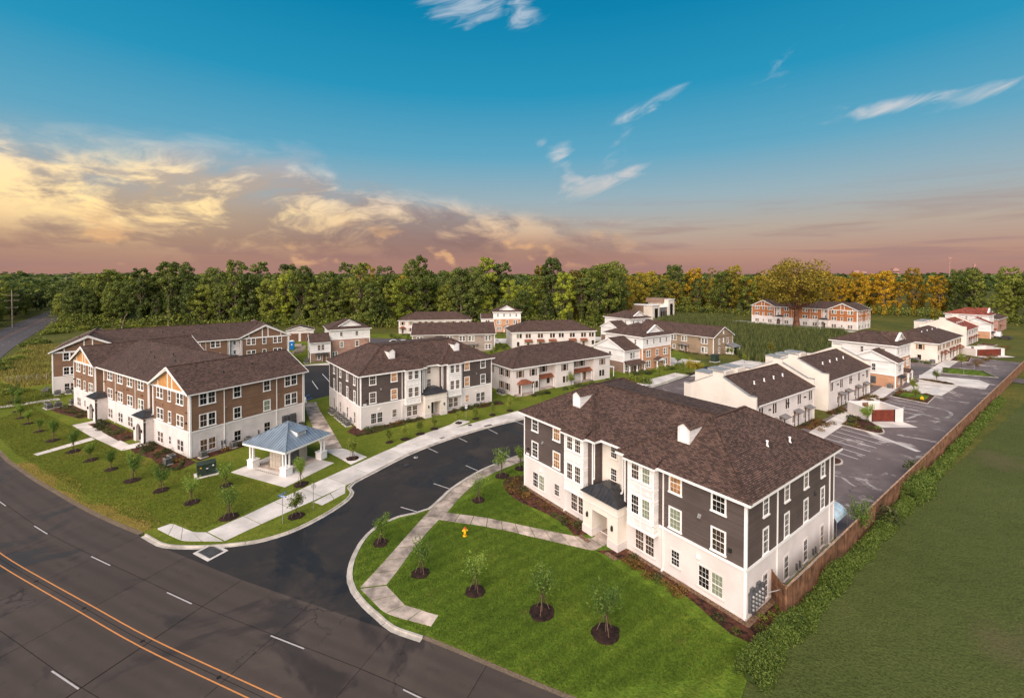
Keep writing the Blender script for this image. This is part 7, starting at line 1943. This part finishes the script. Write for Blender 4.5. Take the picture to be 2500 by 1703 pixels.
for k in range(8): a, b = o8[k], o8[(k + 1) % 8]; mb.poly([(a[0], .035, 2.65 + a[1]), (a[0], .055, 2.65 + a[1]), (b[0], .055, 2.65 + b[1]), (b[0], .035, 2.65 + b[1])])
mb.build('plate', M['sign_back'], st)
ps = empty('parking_sign', (2.6, 61.6, .06), R(20)); tag(ps, 'white rectangular parking sign on a post at the block corner', 'sign')
MB().tube((0, 0, 0), (0, 0, 3.6), .035, .035, 8).build('post', M['metal_galv'], ps); pl = MB().box(-.35, .35, -.05, -.03, 2.7, 3.65).build('plate', M['sign_white'], ps)
MB().box(-.2, .25, -.056, -.05, 3.4, 3.47).box(-.08, .2, -.056, -.05, 3.2, 3.28).box(-.2, -.06, -.056, -.05, 3.0, 3.1).box(.02, .26, -.056, -.05, 2.85, 3.0).build('lettering', M['black'], pl)
ps = empty('parking_sign', (*at(1138, 1026), .06), R(38)); tag(ps, 'small white sign on a slim post on the lawn of the charcoal block', 'sign')
MB().tube((0, 0, 0), (0, 0, 2.9), .03, .03, 8).build('post', M['metal_galv'], ps); pl = MB().box(-.25, .25, -.04, -.02, 2.2, 2.9).build('plate', M['sign_white'], ps); MB().box(-.1, .1, -.046, -.04, 2.5, 2.75).build('symbol', M['sign_back'], pl)
hy = empty('fire_hydrant', (-4.9, 45.9, .06), R(10)); hy.scale = (1.15, 1.15, 1.15); tag(hy, 'yellow fire hydrant with a red top on the lawn', 'hydrant')
MB().tube((0, 0, 0), (0, 0, .07), .2, .2, 14).tube((0, 0, .07), (0, 0, .62), .125, .115, 14).tube((0, 0, .6), (0, 0, .66), .16, .16, 14).build('barrel', M['hydrant_yellow'], hy, True)
MB().tube((0, 0, .66), (0, 0, .78), .13, .08, 14).tube((0, 0, .78), (0, 0, .86), .035, .03, 6).build('bonnet', M['hydrant_red'], hy)
MB().tube((-.26, 0, .5), (.26, 0, .5), .06, .06, 10).build('outlet', M['hydrant_yellow'], hy); MB().tube((0, -.12, .45), (0, -.28, .45), .09, .085, 12).build('outlet', M['hydrant_yellow'], hy)
cyl = MB().tube((0, 0, 0), (0, 0, .02), .3, .3, 14)
def pole(x, y, h, label, arms, rz):
    p = empty('utility_pole', (x, y, 0), rz); tag(p, label, 'utility pole'); MB().tube((0, 0, 0), (0, 0, h), .26, .17, 8).build('post', M['pole_wood'], p)
    for z, l in arms:
        MB().box(-l, l, -.1, .1, z - .1, z + .1).build('crossarm', M['pole_wood'], p)
        q = MB()
        for s in (-1, 1): q.tube((s * (l - .2), 0, z + .1), (s * (l - .2), 0, z + .45), .08, .06, 6)
        q.build('insulator', M['metal_galv'], p)
    return p
pole(-256, 228, 19.8, 'wooden utility pole with three crossarms beside the main road', ((16.8, 2.6), (14.2, 2.6), (10.6, 2.2)), R(40)); pole(-372, 372, 27, 'distant wooden utility pole standing above the roadside trees', ((24.5, 1.2),), R(40))
for i, (z, dx) in enumerate(((16.9, -2.4), (16.9, 2.4), (14.3, -2.4), (14.3, 2.4), (10.7, 0))):
    mb = MB(); pts = []
    for k in range(15):
        t = k / 14; a = Vector((-256 + dx * .77, 228 + dx * .64, z)); b = Vector((-372 + dx * .5, 372 + dx * .4, z + 6)); q = a.lerp(b, t); q.z -= 5 * 4 * t * (1 - t) * .5; pts.append(q)
    mb.path(pts, [.03] * 15, 4); pts = []
    for k in range(15):
        t = k / 14; a = Vector((-256 + dx * .77, 228 + dx * .64, z)); b = Vector((-190, 118, z - 1)); q = a.lerp(b, t); q.z -= 5 * 4 * t * (1 - t) * .6; pts.append(q)
    mb.path(pts, [.03] * 15, 4); tag(mb.build('power_line', M['black']), 'thin power line sagging between the poles by the main road', 'power line', 'power lines by the main road')
# radio mast
ms = empty('floodlight_mast', ((2318 - 1250) / CAM_F * 900, 900, 0)); tag(ms, 'slim floodlight mast standing above the far woods', 'mast')
MB().tube((0, 0, 0), (0, 0, 62), .9, .5, 6).build('mast', M['skyline'], ms); MB().box(-4, 4, -.6, .6, 60.5, 63).build('lamp_bar', M['skyline'], ms)

# ------------------------------------------------------------------ dumpster enclosures
def enclosure(cx, cy, deg, w, d, label):
    e = empty('dumpster_enclosure', (cx, cy, .07), R(deg)); tag(e, label, 'enclosure'); h = 2.35; t = .28
    MB().box(-w / 2, -w / 2 + t, -d / 2, d / 2, 0, h).build('wall', M['stucco'], e); MB().box(w / 2 - t, w / 2, -d / 2, d / 2, 0, h).build('wall', M['stucco'], e); MB().box(-w / 2 + t, -.5, d / 2 - t, d / 2, 0, h).build('wall', M['stucco'], e); MB().box(.7, w / 2 - t, d / 2 - t, d / 2, 0, h).build('wall', M['stucco'], e)
    MB().box(-w / 2 + t, -w / 2 + .55, -d / 2, -d / 2 + t, 0, h).build('wall', M['stucco'], e); MB().box(w / 2 - 1.6, w / 2 - t, -d / 2, -d / 2 + t, 0, h).build('wall', M['stucco'], e)
    g0, g1 = -w / 2 + .6, w / 2 - 1.65
    for a, b in ((g0, (g0 + g1) / 2 - .01), ((g0 + g1) / 2 + .01, g1)):
        gg = MB().box(a, b, -d / 2 + .05, -d / 2 + .12, .12, h - .12).build('gate', M['gate_red'], e)
        q = MB(); n = int((b - a) / .3)
        for k in range(n): q.box(a + k * .3 + .01, a + k * .3 + .025, -d / 2 + .04, -d / 2 + .05, .15, h - .15)
        q.build('gate_joint', M['black'], gg)
    for x in (g0 - .03, g1 + .03): MB().tube((x, -d / 2 - .02, 0), (x, -d / 2 - .02, h), .07, .07, 8).build('hinge_post', M['black'], e)
    MB().box(-.5, .7, d / 2 - t + .05, d / 2 - .05, .1, 2.1).build('rear_gate', M['wood_brown'], e)
    MB().box(-w / 2 - .03, w / 2 + .03, d / 2 - t - .03, d / 2 + .03, h, h + .07).box(-w / 2 - .03, -w / 2 + t + .03, -d / 2 - .03, d / 2 - t - .03, h, h + .07).box(w / 2 - t - .03, w / 2 + .03, -d / 2 - .03, d / 2 - t - .03, h, h + .07).build('coping', M['trim'], e)
    MB().sheet([(-w / 2, -d / 2 - 3.0), (w / 2, -d / 2 - 3.0), (w / 2, d / 2), (-w / 2, d / 2)], .012).build('slab', M['concrete'], e)
enclosure(69.1, 84.5, 0.5, 6.4, 5.2, 'white walled dumpster enclosure with red brown gates by the first parking bays')
x_, y_ = at(2402, 868); enclosure(x_ + 1, y_ + 2, 8, 11.5, 5.5, 'white walled dumpster enclosure with a brown gate in the far parking lot')

# ------------------------------------------------------------------ vehicles and odd things
def car(x, y, rz, label, mat, van=False):
    c = empty('parked_van' if van else 'parked_car', (x, y, .07), R(rz)); tag(c, label, 'van' if van else 'car')
    L, W = (5.6, 2.0) if van else (4.5, 1.8)
    if van: prof = [(-L / 2, .4), (L / 2, .4), (L / 2, 1.0), (L / 2 - .9, 1.25), (L / 2 - 1.7, 2.2), (-L / 2 + .1, 2.3), (-L / 2, 1.2)]
    else: prof = [(-L / 2, .35), (L / 2, .35), (L / 2, .72), (L / 2 - 1.1, .9), (L / 2 - 1.9, 1.42), (-L / 2 + .9, 1.42), (-L / 2 + .15, .95), (-L / 2, .85)]
    mb = MB(); n = len(prof)
    mb.poly([(p[0], -W / 2, p[1]) for p in prof]); mb.poly([(p[0], W / 2, p[1]) for p in prof][::-1])
    for k in range(n): a, b = prof[k], prof[(k + 1) % n]; mb.poly([(a[0], -W / 2, a[1]), (a[0], W / 2, a[1]), (b[0], W / 2, b[1]), (b[0], -W / 2, b[1])])
    mb.build('body', M[mat], c)
    zt = 2.05 if van else 1.36; zb = 1.3 if van else .95; x0, x1 = (L / 2 - 2.9, L / 2 - 1.35) if van else (-L / 2 + .95, L / 2 - 1.75)
    for s in (-1, 1): MB().box(x0, x1, s * (W / 2 + .005) - .01, s * (W / 2 + .005) + .01, zb, zt).build('side_window', M['window_glass'], c)
    a = (L / 2 - .95, 1.28) if van else (L / 2 - 1.15, .93); b = (L / 2 - 1.68, 2.15) if van else (L / 2 - 1.86, 1.4)
    MB().poly([(a[0] + .02, -W * .43, a[1]), (a[0] + .02, W * .43, a[1]), (b[0] + .03, W * .43, b[1]), (b[0] + .03, -W * .43, b[1])]).build('windscreen', M['window_glass'], c)
    for sx in (-1, 1):
        for sy in (-1, 1): MB().tube((sx * L * .3, sy * (W / 2 - .12), .34), (sx * L * .3, sy * (W / 2 + .04), .34), .34, .34, 14).build('wheel', M['tyre'], c)
    for s in (-1, 1): MB().box(L / 2 - .02, L / 2 + .02, s * W * .36 - .14, s * W * .36 + .14, .62, .78).build('headlight', M['sign_white'], c)
car(*at(2437, 822), 36, 'white van parked beside the far red roofed house', 'car_white', True)
car(*at(2452, 828), 126, 'dark car parked in the far bays before the van', 'hvac_dark')
car(*at(964, 838), 8, 'white car parked behind the middle charcoal block, next to the garden', 'car_white'); car(*at(985, 838), 95, 'white car parked nose out behind the middle charcoal block', 'car_white')
x_, y_ = at(713, 853); pt_ = empty('portable_toilet', (x_, y_, .07), R(20)); tag(pt_, 'blue portable toilet with a white domed roof between two blocks', 'portable toilet')
MB().box(-.75, .75, -.75, .75, 0, 3.0).build('cabin', M['portable_blue'], pt_); MB().box(-.5, .5, -.78, -.74, .2, 2.6).build('door', M['portable_blue'], pt_); MB().box(-.2, .2, -.8, -.77, 1.6, 2.1).build('door_sign', M['sign_white'], pt_)
MB().prism([(-.8, -.8), (.8, -.8), (.8, .8), (-.8, .8)], 3.0, 3.1).tube((0, 0, 3.1), (0, 0, 3.4), .78, .25, 10).build('roof', M['sign_white'], pt_)
# garage building behind the toilet
x_, y_ = at(703, 838); gr = building('garage_block', x_ - 2, y_ + 3, 24, 'low white garage with two brown doors behind the blue toilet', 'garage')
MB().box(0, 10, 0, 8, 0, 4.6).build('wall', M['stucco'], gr); MB().box(1.0, 4.3, -.08, 0, .1, 3.4).build('garage_door', M['wood_brown'], gr); MB().box(5.2, 8.6, -.08, 0, .1, 3.4).build('garage_door', M['wood_brown'], gr)
gable_roof(gr, 0, 10, 0, 8, 4.6, .3, 'y', .3, .3, 'roof_shingle', 'stucco'); pile = None
for i, (px, py) in enumerate(((728, 845), (736, 850), (732, 857), (726, 862))):
    o = MB().box(-1.6, 1.6, -.7, .7, 0, .6).box(-1.2, 1.5, -.5, .6, .6, .8).build('timber_stack', M['pole_wood']); o.location = (*at(px, py), .07); o.rotation_euler = (0, 0, .3 * i); tag(o, 'pale stack of building timber in front of the garage', 'timber', 'timber stacks by the garage')
# arched blue canopy at the block's rear corner
cn = empty('arched_canopy', (*Dw(28.3, 18.6), .07), R(36.4)); tag(cn, 'pale blue arched canopy at the rear corner of the charcoal block', 'canopy')
mb = MB(); n = 8
for k in range(n):
    a, b = math.pi * k / n, math.pi * (k + 1) / n
    mb.poly([(-.2, 1.2 - 1.3 * math.cos(a), 1.7 + .9 * math.sin(a)), (2.9, 1.2 - 1.3 * math.cos(a), 1.7 + .9 * math.sin(a)), (2.9, 1.2 - 1.3 * math.cos(b), 1.7 + .9 * math.sin(b)), (-.2, 1.2 - 1.3 * math.cos(b), 1.7 + .9 * math.sin(b))])
mb.build('sheet', M['glazed_roof_poly'], cn)
mb = MB()
for x in (-.2, 1.3, 2.9):
    pts = [(x, 1.2 - 1.32 * math.cos(math.pi * k / 10), 1.7 + .92 * math.sin(math.pi * k / 10)) for k in range(11)]; mb.path(pts, [.03] * 11, 5)
for x in (-.2, 2.9):
    for y in (-.1, 2.5): mb.tube((x, y, 0), (x, y, 1.7), .035, .035, 6)
mb.build('frame', M['metal_galv'], cn)
# cable on the fence near the meters
mb = MB(); P0_ = Vector((*Dw(28.6, 2.6), 1.5)); pts = [P0_.lerp(Vector((*fpt(1.6, -.1), 2.47)), k / 8) + Vector((0, 0, -.25 * math.sin(math.pi * k / 8))) for k in range(9)] + [Vector((*fpt(2.5 + k * .9, -.1), 2.48 + .06 * math.sin(k * 2.1))) for k in range(12)]
tag(mb.path(pts, [.03] * len(pts), 5).build('loose_cable', M['metal_galv']), 'grey cable running from the meters along the fence top', 'cable')
# bollards at the crossing street
for px, py in ((2301, 912), (2353, 915), (2378, 905), (2253, 893), (2277, 897)):
    o = MB().tube((0, 0, 0), (0, 0, 1.7), .05, .05, 6).box(-.09, .09, -.09, .09, 1.7, 1.8).build('marker_post', M['metal_galv']); o.location = (*at(px, py), .07); tag(o, 'thin survey marker post beside the crossing street', 'post', 'marker posts by the crossing street')
yb = MB().prism([(.35 * math.cos(R(60 * k)), .28 * math.sin(R(60 * k))) for k in range(6)], 0, .5).tube((0, 0, .5), (0, 0, .72), .28, .06, 6).build('yellow_valve_cover', M['hydrant_yellow']); yb.location = (88.9, 96.2, .21); tag(yb, 'bright yellow valve cover on the turf island of the parking lot', 'valve cover')
yb = yb.copy(); col.objects.link(yb); yb.location = (*at(1696, 891), .07); yb['label'] = 'bright yellow valve cover on the lawn by the dark verge of the orange house'
# painted arrows in the lot
ar = empty('lane_arrow'); ar['kind'] = 'structure'
for u, v in ((78, 9.8), (100, 8.5)):
    p = [row(u, v), row(u + 2.4, v), row(u + 2.4, v + .18), row(u, v + .18)]; MB().sheet(p, .0755).build('arrow_shaft', M['paint_white'], ar); MB().sheet([row(u - .9, v + .09), row(u + .1, v - .35), row(u + .1, v + .53)], .0755).build('arrow_head', M['paint_white'], ar)
for px, py in ((1015, 1116),):
    c = at(px, py); o = MB().tube((c[0], c[1], .005), (c[0], c[1], .011), .32, .32, 14).build('painted_mark', M['paint_white'], ar); MB().tube((c[0] + .06, c[1] + .05, .011), (c[0] + .06, c[1] + .05, .014), .18, .18, 12).build('painted_mark', M['asphalt_new'], ar)
